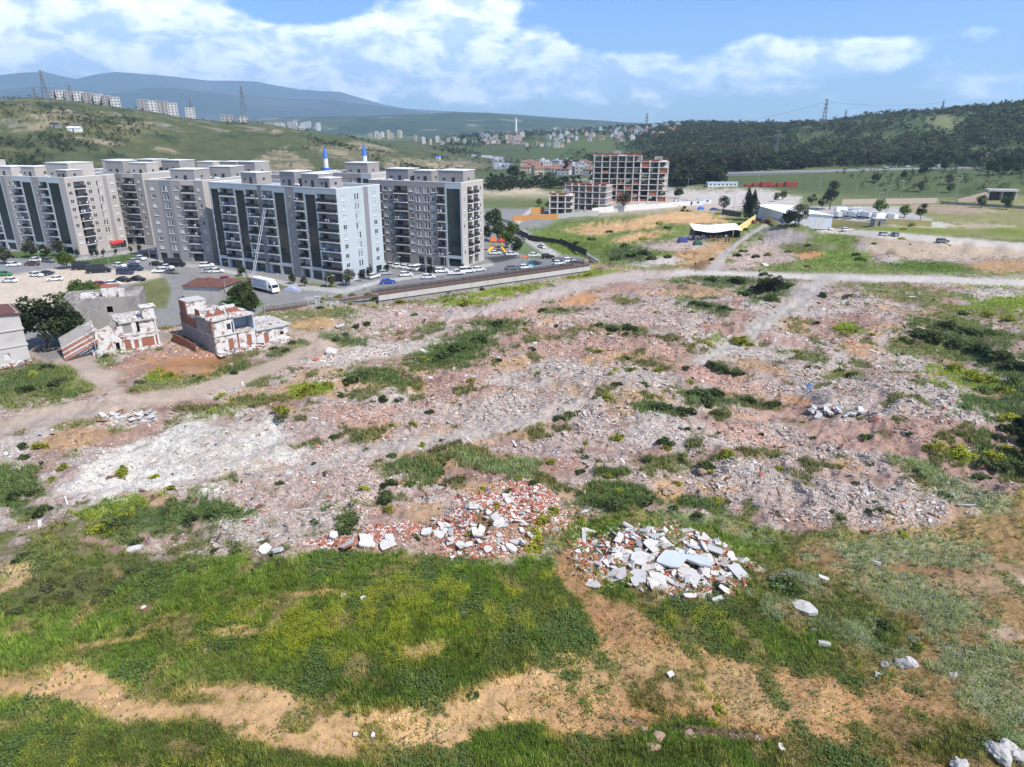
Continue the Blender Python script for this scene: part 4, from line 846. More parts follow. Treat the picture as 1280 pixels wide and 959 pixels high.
def rebar_bits(root, o, u, L, z, n, seed):
    rb = MB(); rr = random.Random(seed)
    for k in range(n):
        p = o + u * (rr.random() * L); rb.tube((p.x, p.y, z), (p.x + rr.uniform(-.4, .4), p.y + rr.uniform(-.6, .1), z + rr.uniform(.1, .8)), .03, n=4)
    tag(rb.build('rebar', M_REBAR, root), kind='stuff')
def debris(root, o, u, v, L, D_, z, n, seed, smax=.5, back=True):
    rr = random.Random(seed); mb = MB()
    for k in range(n):
        a, b_ = rr.random() * L, rr.random() * D_; s = smax * (rr.random() ** 2 * .9 + .15); p = o + u * a + v * b_
        M = Matrix.Translation((p.x, p.y, z + s * .12)) @ Matrix.Rotation(rr.uniform(0, 6.3), 4, 'Z') @ Matrix.Rotation(rr.uniform(-.5, .5), 4, 'X'); mb.box(-s * .7, s * .7, -s * .5, s * .5, -s * .25, s * .25, rr.choice((0, 0, 1, 2, 4, 4)), M, s * .16)
    tag(mb.build('debris', HM, root), kind='stuff')
# the long brick and concrete row house with opened white and blue rooms
p3 = P(270, 442); u3, _ = rot2(45); w3 = Vector((-u3.y, u3.x, 0)); r3 = house_root('ruined_house', p3, 'long brick and grey row house with a torn end opening white and pale blue rooms')
O = Vector((0, 0, 0)); mb = MB()
holed(mb, O, u3, 8.6, .25, 3.25, .25, 0, [(2.8, 3.8, .25, 2.4, 1), (4.6, 5.0, .25, 3.25, 1), (6.6, 7.6, .25, 2.5, 1)])
holed(mb, O + Vector((0, 0, 0)), u3, 4.4, 3.45, 6.2, .25, 0, [(2.9, 3.7, 4.3, 5.5, 5), (3.9, 4.2, 3.45, 5.8, None)])
mb.build('end_wall', HM, r3)
mb = MB(); ragged(mb, O, -u3 * 0 + w3, 7.5, -.3, 6.6, .28, 2, 3, 1.0, 9, -1); ragged(mb, w3 * 7.5, w3, 9.0, -.3, 5.6, .28, 2, 4, .3, 5, -1); mb.build('side_wall', HM, r3)
mb = MB(); n3 = -u3
for (a_, b_, z0, z1) in ((8.2, 15.6, 3.5, 5.5), (12, 15.5, 6.0, 8.3), (5.0, 7.2, 6.3, 7.9), (0.0, .9, 4.0, 6.2)):
    q0 = w3 * a_ - u3 * .06; M = Matrix(((w3.x, -u3.x, 0, q0.x), (w3.y, -u3.y, 0, q0.y), (0, 0, 1, 0), (0, 0, 0, 1))); mb.box(0, b_ - a_, 0, .12, z0, z1, 1, M)
mb.build('brick_infill', HM, r3)
mb = MB(); slab_broken(mb, O, u3, w3, 8.6, 16, 3.25, .2, 4, 5, .25); slab_broken(mb, u3 * .1 + w3 * .1, u3, w3, 8.4, 7, 6.45, .2, 4, 6, .6); slab_broken(mb, w3 * 7.5 + u3 * .3, u3, w3, 7, 8.5, 5.65, .2, 4, 7, .3); slab_broken(mb, w3 * 11.8, u3, w3, 4, 4, 8.3, .18, 4, 8, .2); mb.build('floor_slab', HM, r3)
mb = MB()
q0 = u3 * 4.45 + w3 * 3.6; holed(mb, q0, u3, 4.2, 3.45, 6.4, .15, 3, []); holed(mb, u3 * 4.3 + w3 * .3, w3, 3.3, 3.45, 6.4, .15, 3, [], side=-1); holed(mb, u3 * 8.5 + w3 * .3, w3, 3.3, 3.45, 6.1, .15, 3, [], side=-1); mb.build('blue_room', HM, r3)
mb = MB(); q0 = w3 * 7.6; holed(mb, q0, u3, 8.2, 5.85, 7.4, .2, 0, [(1, 3, 6.2, 7.0, None)]); ragged(mb, w3 * 11.9 + u3 * .0, u3, 4.0, 5.86, 8.2, .2, 0, 12, .5); ragged(mb, u3 * 8.0 + w3 * 4, w3, 9, 3.46, 6.7, .25, 0, 13, 1.0, 7); ragged(mb, u3 * .1 + w3 * .05, u3, 8.4, 6.66, 7.5, .22, 0, 61, 1.2, 14); ragged(mb, u3 * .3 + w3 * 3.4, u3, 8, 6.66, 8.0, .2, 1, 62, 1.5, 10); ragged(mb, u3 * 4.2 + w3 * .3, w3, 6.5, 6.66, 7.6, .2, 0, 63, 1.2, 8); mb.build('inner_wall', HM, r3)
rebar_bits(r3, O, u3, 8.5, 6.5, 14, 3); debris(r3, O, u3, w3, 8.4, 7, 6.66, 150, 1, .6); debris(r3, w3 * 7.5, u3, w3, 7, 8, 5.86, 130, 2, .7); debris(r3, -u3 * .4 - w3 * 3.2, u3, w3, 9, 3, .1, 170, 3, .8); debris(r3, w3 * .3 + u3 * .3, u3, w3, 8, 4, 3.46, 60, 4, .5)
mb = MB(); rq = random.Random(8)
for k in range(7):
    q0 = w3 * rq.uniform(9, 15) + u3 * rq.uniform(.5, 3); q1 = q0 + u3 * rq.uniform(2, 4) + w3 * rq.uniform(-1, 1); mb.tube(q0 + Vector((0, 0, rq.uniform(5.9, 7))), q1 + Vector((0, 0, rq.uniform(6.0, 7.6))), .12, n=5)
tag(mb.build('broken_beam', HM[2], r3), kind='stuff')
# low lean house at the end of the row
p4 = P(322, 431); u4 = u3; r4 = house_root('ruined_house', p4, 'low single storey white ruin with brick doorways at the end of the row'); mb = MB()
holed(mb, O, u4, 7.2, .0, 2.9, .25, 0, [(1.6, 2.6, 0, 2.2, 1), (5.2, 5.9, 1.0, 1.8, None)]); ragged(mb, u4 * 7.2, w3, 6, 0, 2.9, .25, 0, 5, .6, 5); mb.build('wall', HM, r4)
mb = MB(); slab_broken(mb, O - w3 * .3, u4, w3, 7.6, 8, 2.92, .22, 4, 9, .4); mb.build('roof', HM, r4); debris(r4, O, u4, w3, 7, 7, 3.15, 60, 5, .4); debris(r4, -w3 * 3, u4, w3, 8, 3, .1, 90, 6, .7)
mb = MB(); ragged(mb, u4 * .5 + w3 * 8.5, u4, 7, 2.9, 3.7, .2, 0, 15, .5); mb.build('parapet', HM, r4)
# white house cut open, brick filled arches
p2 = P(115, 445); u2, w2 = rot2(36.5); r2 = house_root('ruined_house', p2, 'white ruin cut open with brick filled ground floor openings and a roof cabin'); mb = MB()
holed(mb, O + u2 * 1.2, u2, 4.6, .0, 2.6, .28, 0, [(3.2, 3.9, 0.1, 1.9, None)]); holed(mb, u2 * 5.8, u2, 6.6, .1, 2.8, .28, 0, [(.2, 1.3, .1, 2.1, 1), (1.9, 2.7, .1, 1.9, 1), (3.3, 5.6, .1, 2.1, 1), (5.9, 6.5, .1, 2.3, 1)]); mb.build('ground_floor_wall', HM, r2)
mb = MB(); ragged(mb, u2 * 1.4 + w2 * .1, u2, 4.2, 2.6, 5.6, .25, 0, 21, 1.5, 7); holed(mb, u2 * 5.6 + w2 * .05, u2, 3.0, 3.02, 5.6, .25, 0, [(.6, 2.2, 3.4, 5.3, 2)]); holed(mb, u2 * 9.2 + w2 * .3, u2, 3.0, 3.02, 5.6, .2, 0, []); mb.build('upper_wall', HM, r2)
mb = MB(); slab_broken(mb, u2 * 5.6, u2, w2, 6.9, 8, 2.8, .22, 4, 22, .3); slab_broken(mb, u2 * 5.6, u2, w2, 6.9, 8, 5.6, .22, 4, 23, .4); slab_broken(mb, u2 * 1.2 - w2 * .8, u2, w2, 11.5, 2.2, -.05, .16, 4, 25, .4); mb.build('floor_slab', HM, r2)
mb = MB(); holed(mb, u2 * 10.2 + w2 * .4, u2, 2.2, 5.83, 8.0, .2, 0, []); holed(mb, u2 * 10.2 + w2 * .6, w2, 2.6, 5.83, 8.0, .2, 0, [], side=-1); holed(mb, u2 * 12.4 + w2 * .6, w2, 2.6, 5.83, 8.0, .2, 0, [(.8, 1.4, 6.6, 7.3, None)]); q0 = u2 * 10 + w2 * .2; slab_broken(mb, q0, u2, w2, 2.8, 3.2, 8.0, .16, 0, 26, .05); mb.build('roof_cabin', HM, r2)
mb = MB(); ragged(mb, u2 * 1.2, w2, 7, 0, 5.2, .25, 0, 27, 1.8, 7, -1); ragged(mb, u2 * 12.3, w2, 8, 0, 5.6, .25, 0, 28, .4, 5); ragged(mb, u2 * 5.6 + w2 * 4, u2, 6.6, 3.02, 5.5, .2, 0, 29, .2, 4); holed(mb, u2 * 8.7 + w2 * .1, w2, 3.8, 3.02, 5.58, .2, 0, []); ragged(mb, u2 * 5.7 + w2 * .1, u2, 4.2, 5.83, 6.6, .2, 0, 64, 1.0, 8); ragged(mb, u2 * 1.2 + w2 * 2.6, u2, 4.4, 0, 4.4, .25, 1, 65, 2.2, 8); ragged(mb, u2 * .2 - w2 * .6, u2, 3, 0, 1.2, .25, 0, 66, 1.0, 6); mb.build('inner_wall', HM, r2)
mb = MB()                                              # collapsed tile lean-to
a0, a1 = -u2 * 4.6 + w2 * 2.0 + Vector((0, 0, 2.0)), u2 * 1.6 + w2 * 2.4 + Vector((0, 0, 4.6)); dv = w2 * 3.4 + Vector((0, 0, 1.2)); dd_ = -w2 * 2.0 - Vector((0, 0, 1.4))
for k in range(9):
    f0, f1_ = k / 9, (k + .78) / 9; A_ = a0 + (dd_ - dv * .4) * f0; B_ = a1 + (dd_ - dv * .4) * f0; A2_ = a0 + (dd_ - dv * .4) * f1_; B2_ = a1 + (dd_ - dv * .4) * f1_
    mb.quad(A_, B_, B2_, A2_, 1 if k % 3 else 3); mb.quad(A_ - Vector((0, 0, .12)), B_ - Vector((0, 0, .12)), B_, A_, 0)
mb.quad(a0 - Vector((0, 0, .2)), a1 - Vector((0, 0, .2)), a1 + dv, a0 + dv, 2)
mb.build('lean_to_roof', [M_CONCD, M_BRICK, M_CONCD, M_CONC], r2); rebar_bits(r2, u2 * 5.6, u2, 6.5, 5.7, 12, 6); rebar_bits(r2, u2 * 1.4, u2, 4, 4.6, 8, 7)
mb = MB(); holed(mb, -u2 * 3.6 + w2 * 2.2, u2, 4.8, -.1, 2.0, .2, 3, [], None); mb.build('blue_wall', HM, r2); debris(r2, u2 * 5.8 + w2 * .3, u2, w2, 6, 7, 5.84, 100, 7, .45); debris(r2, u2 * 5.8 + w2 * .3, u2, w2, 6, 3, 3.03, 50, 8, .4); debris(r2, u2 * .5 - w2 * 2.5, u2, w2, 12, 2.2, .12, 130, 9, .6)
# grey concrete house behind
p5 = Vector((-97.8, 144.4, 0)); u5 = (Vector((-83.5, 150, 0)) - p5); L5 = u5.length; u5.normalize(); w5 = Vector((-u5.y, u5.x, 0)); r5 = house_root('ruined_house', p5, 'bare grey concrete house with junk on its flat roof beside the leafy trees'); mb = MB()
holed(mb, O, u5, L5, -.4, 6.9, .3, 2, [(8.6, 9.8, 3.6, 5.0, None)]); holed(mb, u5 * L5 + w5 * .3, w5, 10, -.4, 6.9, .3, 2, []); holed(mb, O + w5 * .3, w5, 10, -.4, 6.9, .3, 2, [(3, 4.2, 3.4, 4.8, None)], side=-1); holed(mb, w5 * 10.3, u5, L5, -.4, 6.9, .3, 2, []); mb.build('wall', HM, r5)
mb = MB(); M = Matrix(((u5.x, w5.x, 0, 0), (u5.y, w5.y, 0, 0), (0, 0, 1, 0), (0, 0, 0, 1))); mb.box(.1, L5 - .1, .31, 10.28, 5.9, 6.2, 2, M); mb.build('roof', HM, r5)
mb = MB(); mb.box(7.5, 10.8, 4.5, 7.5, 6.21, 8.4, 0, M); mb.box(11.0, 12.2, 3.0, 4.2, 6.21, 8.0, 0, M); mb.box(3.0, 5.6, 5, 8, 6.21, 6.9, 0, M); mb.box(1.5, 2.2, 2, 3, 6.21, 8.2, 2, M, .1); mb.box(7.4, 10.9, 4.4, 7.6, 8.41, 8.55, 1, M); mb.build('roof_cabin', HM, r5); rebar_bits(r5, u5 * .5, u5, 12, 6.9, 14, 9); debris(r5, w5 * .6 + u5 * .5, u5, w5, 13, 9, 6.22, 90, 10, .6)
# grey three storey house at the left edge
p1 = P(39, 451); u1, w1 = rot2(43); r1 = house_root('ruined_house', p1, 'grey three storey ruin cut by the left edge with a red brown roof'); mb = MB()
o1 = -u1 * 14
holed(mb, o1, u1, 14, 0.2, 3.2, .3, 4, [(10, 11, 1, 2.2, 0)]); holed(mb, o1 + w1 * .05, u1, 14, 3.4, 6.3, .3, 4, [(8, 10, 3.6, 5.9, 0), (3, 4, 4.2, 5.6, 5)]); holed(mb, o1 + w1 * .02, u1, 14, 6.5, 9.6, .3, 4, [(2, 5, 6.8, 8.8, 0)]); mb.build('end_wall', HM, r1)
mb = MB()
for z in (0, 3.2, 6.3): slab_broken(mb, o1 - w1 * .12, u1, w1, 14.2, 9, z, .2, 4, 40 + int(z), .06)
mb.build('floor_slab', HM, r1); mb = MB(); holed(mb, w1 * .35, w1, 9, .2, 9.6, .3, 2, [(2, 3.2, 4, 5.4, 5), (2, 3.2, 7.2, 8.6, 5), (5, 6.2, 7.2, 8.6, 5)]); mb.build('side_wall', HM, r1)
mb = MB(); A_ = o1 - w1 * .4 + Vector((0, 0, 10.9)); mb.quad(A_, -w1 * .4 + u1 * .4 + Vector((0, 0, 9.5)), w1 * 9.5 + u1 * .4 + Vector((0, 0, 9.5)), A_ + w1 * 10, 0); mb.quad(A_ - Vector((0, 0, .25)), -w1 * .4 + u1 * .4 + Vector((0, 0, 9.25)), -w1 * .4 + u1 * .4 + Vector((0, 0, 9.5)), A_, 0); mb.build('roof', M_TILE, r1); debris(r1, -u1 * 8 - w1 * 3, u1, w1, 8, 2.8, .3, 110, 11, .9)
# grey shed with the rusty roof
p6 = P(231, 375); u6 = Vector((.985, -.17, 0)).normalized(); w6 = Vector((-u6.y, u6.x, 0)); r6 = tag(empty('shed', (p6.x, p6.y, 0)), 'grey shed with a low rusty red roof between sand lot and truck', 'shed'); mb = MB()
M = Matrix(((u6.x, w6.x, 0, 0), (u6.y, w6.y, 0, 0), (0, 0, 1, 0), (0, 0, 0, 1)))
holed(mb, O, u6, 11, 0, 3.7, .25, 4, []); holed(mb, w6 * .25, w6, 9, 0, 3.7, .25, 2, [(4, 5.4, 0, 2.2, 5)], side=-1); holed(mb, u6 * 11 + w6 * .25, w6, 9, 0, 3.7, .25, 2, []); holed(mb, w6 * 9.25, u6, 11, 0, 3.7, .25, 4, [])
mb.build('wall', HM, r6); mb = MB()
zt_ = Vector((0, 0, 5.0)); ze = Vector((0, 0, 3.72)); e = [-u6 * .4 - w6 * .4, u6 * 11.4 - w6 * .4, u6 * 11.4 + w6 * 9.7, -u6 * .4 + w6 * 9.7]; rg0, rg1 = u6 * 1.5 + w6 * 4.6 + zt_, u6 * 9.5 + w6 * 4.6 + zt_
mb.quad(e[0] + ze, e[1] + ze, rg1, rg0); mb.quad(e[2] + ze, e[3] + ze, rg0, rg1); mb.poly([e[1] + ze, e[2] + ze, rg1]); mb.poly([e[3] + ze, e[0] + ze, rg0]); mb.poly([q + ze - Vector((0, 0, .02)) for q in reversed(e)]); rf = mb.build('roof', M_TILE, r6)
mb = MB(); mb.box(5.2, 5.8, 3.2, 3.8, 4.3, 5.5, 0, M); mb.build('chimney', M_BRICK, rf)
# brick garden wall, low walls
def wall_between(a, b_, h, th, mats, label, z0=-.4, cat='wall', name='garden_wall', rag=0, mi=0):
    u = (b_ - a); L = u.length; u.normalize(); mb = MB(); o = a - a
    if rag: ragged(mb, o, u, L, z0, h, th, mi, int(L * 7), rag, max(4, int(L / 1.5)))
    else: holed(mb, o, u, L, z0, h, th, mi, [])
    ob = mb.build(name, mats); ob.location = a; return tag(ob, label, cat)
wall_between(P(217, 428), P(245, 440), 1.9, .2, [M_BRICK], 'red brick garden wall left of the long row house', rag=.4)
wall_between(P(196, 428), P(214, 424), 1.6, .2, [M_CONCD], 'low grey wall between the white ruin and the row house')
wall_between(P(330, 398), P(352, 406), 1.0, .25, [M_CONCD], 'low broken grey wall behind the single storey ruin', rag=.4)
# ------------------------------------------------------------------ canal wall and its railing
cw = MB(); o = Vector((0, 0, 0)); S0 = CAN_L * .20
Mc = Matrix(((CAN_U.x, -CAN_N.x, 0, 0), (CAN_U.y, -CAN_N.y, 0, 0), (0, 0, 1, 0), (0, 0, 0, 1)))
cw.box(S0, CAN_L, -.02, 2.2, -5.0, -1.0, 1, Mc); cw.box(S0, CAN_L, -.35, 2.3, -1.0, .25, 0, Mc)
for k in range(14): x = S0 + (CAN_L - S0) * (k + .5) / 14; cw.box(x - .03, x + .03, -.37, -.352, -.98, .24, 1, Mc)
x = cw.build('canal_wall', [M_CONC, M_CONCD]); x.location = CAN_A; tag(x, 'long concrete canal wall with a pale top band below the brown railing', 'wall')
M_BRAIL = mat('brown_railing', (.115, .080, .066), .6, .15, 1)
def railing(a, b_, h, label, panel, name='railing', post=2.6, z=.25, mt=M_BRAIL, gap=.12, group=None):
    u = b_ - a; L = u.length; u.normalize(); root = empty(name, a, math.atan2(u.y, u.x), label, 'railing' if name == 'railing' else 'fence', group); n = max(2, int(L / post))
    for k in range(n + 1): pb = MB(); pb.box(k * L / n - .06, k * L / n + .06, -.06, .06, z, z + h + .06); pb.build('post', mt, root)
    rb = MB()
    for zz in (h, h * .52): rb.box(.07, L - .07, -.035, .035, z + zz - .05, z + zz + .02)
    rb.build('rail', mt, root)
    if panel:
        pb = MB(); x = .12
        if panel == 'solid': pb.box(.1, L - .1, -.02, .02, z + .05, z + h * .96)
        else:
            pb.box(.1, L - .1, -.02, .02, z + .08, z + h * .46)
            while x < L: pb.box(x, x + .035, -.018, .018, z + h * .54, z + h * .94); x += gap
        pb.build('panel', mt, root)
    return root
railing(CAN_A + CAN_U * (S0), CAN_A + CAN_U * (CAN_L - .2), 1.75, 'long brown metal railing along the canal wall', 'bars')
railing(CAN_A, CAN_A + CAN_U * (S0 - .4), 1.5, 'brown fence in front of the estate lawn left of the canal wall', 'bars', name='metal_fence', z=0)
railing(P(329, 391), P(384, 384), 1.4, 'low dark fence in front of the tree by the truck', 'bars', name='metal_fence', z=0)
railing(CAN_A + CAN_U * S0 - CAN_N * 4.6, CAN_A + CAN_U * (CAN_L - 3) - CAN_N * 4.6, 1.2, 'dark railing on the estate side of the canal path', 'bars', z=0, mt=M_RAIL)
pb = MB(); pb.box(-.5, .5, -.5, .5, -.3, 2.2); pb.box(-.62, .62, -.62, .62, 2.2, 2.36); x = pb.build('gate_pillar', M_CONC); x.location = P(397, 382); tag(x, 'pale concrete gate pillar where the brown fence begins', 'pillar')
M_BFENCE = mat('black_fence', (.05, .045, .05), .7, .2, 2)
for a_, b_, lb in (((636, 287), (660, 300), 'dark site fence running down from the orange hoarding'), ((660, 300), (700, 305), 'dark site fence along the middle of the green strip'), ((700, 305), (733, 321), 'dark site fence ending near the canal corner')):
    railing(G(*a_), G(*b_), 2.3, lb, 'solid', name='site_fence', z=-.2, mt=M_BFENCE)
railing(G(733, 321), G(748, 330), 1.6, 'pale corner railing at the end of the canal', 'bars', name='metal_fence', z=0, mt=M_CONC)
railing(G(690, 327), G(730, 330), 1.6, 'grey railing beside the parked white car at the canal head', 'bars', name='metal_fence', z=0, mt=M_RAIL)
# hoardings
M_OR = mat('orange_hoarding', (.46, .23, .07), .8, .15, 1); M_GH = mat('grey_hoarding', (.36, .36, .36), .7, .12, 1); M_WH = mat('white_hoarding', (.62, .60, .58), .8, .12, .6, stain=.3)
def hoarding(a, b_, h, mt, lb):
    u = b_ - a; L = u.length; u.normalize(); root = empty('hoarding', a, math.atan2(u.y, u.x), lb, 'hoarding', 'hoardings round the building site'); n = max(2, int(L / 2.5)); pb = MB()
    for k in range(n): pb.box(k * L / n + .01, (k + 1) * L / n - .01, -.03, .03, -.4, h + (k % 3) * .04)
    pb.build('panel', mt, root); pb = MB()
    for k in range(n + 1): pb.box(k * L / n - .05, k * L / n + .05, .035, .12, -.4, h)
    pb.build('frame', M_DARK, root); return root
hoarding(G(641, 277), G(697, 274), 2.6, M_OR, 'orange plank hoarding by the path below the small frame')
hoarding(G(697, 273.5), G(748, 270), 2.4, M_GH, 'grey sheet hoarding right of the orange one')
hoarding(G(740, 267), G(806, 262), 2.8, M_WH, 'white concrete panel wall in front of the low frame')
hoarding(G(806, 262), G(862, 257), 2.6, M_WH, 'pale panel wall below the tall frames')
hoarding(G(664, 269), G(680, 267), 3.4, M_OR, 'short tan hoarding left of the small frame')
railing(G(612, 272), G(640, 280), 1.2, 'pale wall rail beside the path to the building site', 'solid', name='railing', z=0, mt=M_CONC)
# ------------------------------------------------------------------ warehouse yard
M_STEEL = mat('blue_grey_sheet', (.58, .63, .68), .5, .08, .6); M_SROOF = mat('white_sheet_roof', (.80, .80, .78), .5, .05, .4)
wa, wb_, wc = P(946, 263, 3.5), P(989, 276, 3.5), P(1040, 277, 3.5)
for q in (wa, wb_, wc): q.z = 3.0
wr = tag(empty('warehouse', wb_), 'white roofed warehouse with a blue grey side behind the cypress trees', 'warehouse')
A0, B0, C0 = wa - wb_, wa - wa, wc - wb_; D0 = A0 + C0; up = Vector((0, 0, 1)); mb = MB()
for p_, q_ in ((A0, B0), (B0, C0), (C0, D0), (D0, A0)): mb.quad(p_ - up * 3, q_ - up * 3, q_ + up * 3.0, p_ + up * 3.0, 0)
mb.build('wall', M_STEEL, wr); mb = MB(); rid0, rid1 = (A0 + D0) / 2 + up * 3.7, (B0 + C0) / 2 + up * 3.7; ex = (A0 - B0).normalized() * .5; sx = (C0 - B0).normalized() * .5
mb.quad(A0 + ex - sx + up * 3.02, B0 - ex - sx + up * 3.02, rid1 - ex, rid0 + ex); mb.quad(B0 * 0 + C0 - ex + sx + up * 3.02, D0 + ex + sx + up * 3.02, rid0 + ex, rid1 - ex); mb.poly([B0 + up * 3.0, C0 + up * 3.0, rid1]); mb.poly([D0 + up * 3.0, A0 + up * 3.0, rid0])
mb.build('roof', M_SROOF, wr)
mb = MB(); un_ = (C0 - B0).normalized(); nn_ = Vector((un_.y, -un_.x, 0))
for k in (4, 10): a_ = B0 + un_ * k + nn_ * .05 - up * 2.8; mb.quad(a_, a_ + un_ * 4, a_ + un_ * 4 + up * 5, a_ + up * 5)
mb.build('door', M_WH, wr)
wall_between(G(1000, 279), G(1090, 281), 3.4, .25, [M_YWALL], 'long yellow wall in front of the truck yard', z0=-3)
wall_between(G(1104, 281), G(1164, 284), 2.8, .25, [M_YWALL], 'yellow wall right of the dark kiosk', z0=-3)
wall_between(G(948, 270), G(992, 281), 2.2, .25, [M_YWALL], 'yellow wall at the foot of the blue grey warehouse side', z0=-3)
wall_between(G(916, 295), G(944, 277), 2.4, .3, [M_YWALL], 'short slanting yellow wall right of the white canopy', z0=-3)
wall_between(G(902, 268), G(926, 271), 2.6, .3, [mat('dark_stone', (.10, .09, .09), .95)], 'dark stone wall left of the cypress trees', z0=-3)
wall_between(G(1052, 256), G(1171, 254), 3.0, .3, [mat('pink_render', (.46, .37, .32), .9, .08, .3)], 'long pale pink wall in front of the motorway slope', z0=-2)
wall_between(G(1175, 255), G(1290, 262), 1.6, .3, [M_CONCD], 'low dark wall in front of the underpass', z0=-2)
kb = MB(); kb.box(-2.4, 2.4, -2, 2, -.5, 2.9, 0); kb.box(-2.7, 2.7, -2.3, 2.3, 2.9, 3.1, 1); kb.box(-1, 0, -2.05, -1.99, 0, 2.1, 2); kb.box(.7, 1.8, -2.05, -1.99, 1, 2, 3); x = kb.build('kiosk', [M_CONCD, M_CONC, M_DARK, M_WGLASS[2]]); x.location = G(1097, 282); tag(x, 'dark grey kiosk interrupting the yellow wall', 'kiosk')
# site offices and stacked formwork by the motorway
cb = tag(empty('site_office', G(902, 233), R(2)), 'long white container office with a blue roof edge near the motorway', 'container')
mb = MB(); mb.box(-11, 11, -2.5, 2.5, -.5, 2.7); mb.build('body', M_WH, cb); mb = MB(); mb.box(-11.2, 11.2, -2.7, 2.7, 2.7, 3.0); mb.build('roof', mat('pale_blue_roof', (.45, .6, .75), .6), cb)
for k in range(7): mb = MB(); mb.box(-9.7 + k * 3, -8.3 + k * 3, -2.56, -2.49, .9, 1.9); mb.build('window', M_WGLASS[0], cb)
for k in range(6): mb = MB(); mb.box(-4.2, 4.2, -1.4, 1.4, 0, 1.6 + (k % 3) * .9); [mb.box(-4.2 + j * 1.4, -4.1 + j * 1.4, -1.44, -1.405, 0, 1.6 + (k % 3) * .9, 1) for j in range(7)]; x = mb.build('formwork_stack', [mat('red_formwork', (.30, .055, .04), .8, .2, 1), M_DARK]); x.location = G(938 + k * 10, 233.2); tag(x, 'red formwork panels stacked in a row near the motorway', 'formwork', 'stacks of red formwork')
# underpass
ub = tag(empty('underpass', at(*P(1248, 252).to_tuple()[:2]) - up * .8, R(-12)), 'concrete underpass portal with a dark opening in the motorway slope', 'underpass')
mb = MB(); mb.box(-7, -6.2, -1, 5, -1, 6.2, 0); mb.box(8, 8.8, -1, 5, -1, 6.2, 0); mb.box(-7.4, 9.2, -1.6, 5, 6.2, 7.4, 0); mb.box(-6.2, 8, 3, 3.4, -1, 6.2, 1); mb.box(1, 1.6, 0, 3, -1, 6.2, 0); mb.build('portal', [M_CONC, M_DARK], ub)  # dark panel behind the shallow opening stands in for the tunnel's shade
mb = MB(); A_ = Vector((-7, -1, 0)); B_ = Vector((-26, -9, 0)); mb.quad(A_ - up, B_ - up, B_ + up * 1.5, A_ + up * 6); mb.quad(A_ - up + Vector((-.4, .6, 0)), B_ - up + Vector((-.4, .6, 0)), B_ + up * 1.5 + Vector((-.4, .6, 0)), A_ + up * 6 + Vector((-.4, .6, 0))); mb.quad(A_ + up * 6, B_ + up * 1.5, B_ + up * 1.5 + Vector((-.4, .6, 0)), A_ + up * 6 + Vector((-.4, .6, 0))); mb.build('wing_wall', mat('tan_concrete', (.40, .31, .25), .95, .1, .4, stain=.3), ub)
# ------------------------------------------------------------------ roads: motorway ribbons laid on the land
M_ASPH = mat('asphalt', (.20, .20, .205), .9, .1, .4, stain=.2); M_LINE = mat('road_paint', (.75, .75, .73), .6)
def ribbon(pts, w, mt, name, dz=.15, n=14, kind='structure'):
    Pn = []; 
    for (a, b_) in zip(pts[:-1], pts[1:]):
        for k in range(n): t_ = k / n; Pn.append(G(a[0] + (b_[0] - a[0]) * t_, a[1] + (b_[1] - a[1]) * t_))
    Pn.append(G(*pts[-1])); mb = MB(); L_ = []
    for i, p in enumerate(Pn):
        d = (Pn[min(i + 1, len(Pn) - 1)] - Pn[max(i - 1, 0)]); d.z = 0; d.normalize(); s = Vector((-d.y, d.x, 0)); L_.append((p - s * w / 2, p + s * w / 2))
    for i in range(len(L_)):
        z = max(Hs(L_[i][0].x, L_[i][0].y), Hs(L_[i][1].x, L_[i][1].y), Hs(*((L_[i][0] + L_[i][1]) / 2).to_tuple()[:2])) + dz; L_[i][0].z = L_[i][1].z = z
    for (a, b_), (c_, d_) in zip(L_[:-1], L_[1:]): mb.quad(a, c_, d_, b_); mb.quad(a, c_, c_ - up * 2.5, a - up * 2.5); mb.quad(b_, d_, d_ - up * 2.5, b_ - up * 2.5)
    return tag(mb.build(name, mt), kind=kind), L_
hw, HL = ribbon([(820, 219.5), (900, 218), (1000, 215), (1100, 212), (1200, 210.5), (1330, 209)], 22, M_ASPH, 'motorway', .3)
gb = MB()
for (a, b_), (c_, d_) in zip(HL[:-1], HL[1:]):
    gb.quad(a + up * .45, c_ + up * .45, c_ + up * .95, a + up * .95); gb.tube(a, a + up * .9, .08, n=4)
tag(gb.build('guardrail', mat('galvanised', (.45, .46, .47), .4, .1, 1, metal=.4)), 'grey steel guardrail along the near edge of the motorway', 'guardrail')
ribbon([(560, 231), (640, 229), (700, 226), (745, 224)], 14, M_ASPH, 'motorway', .2)
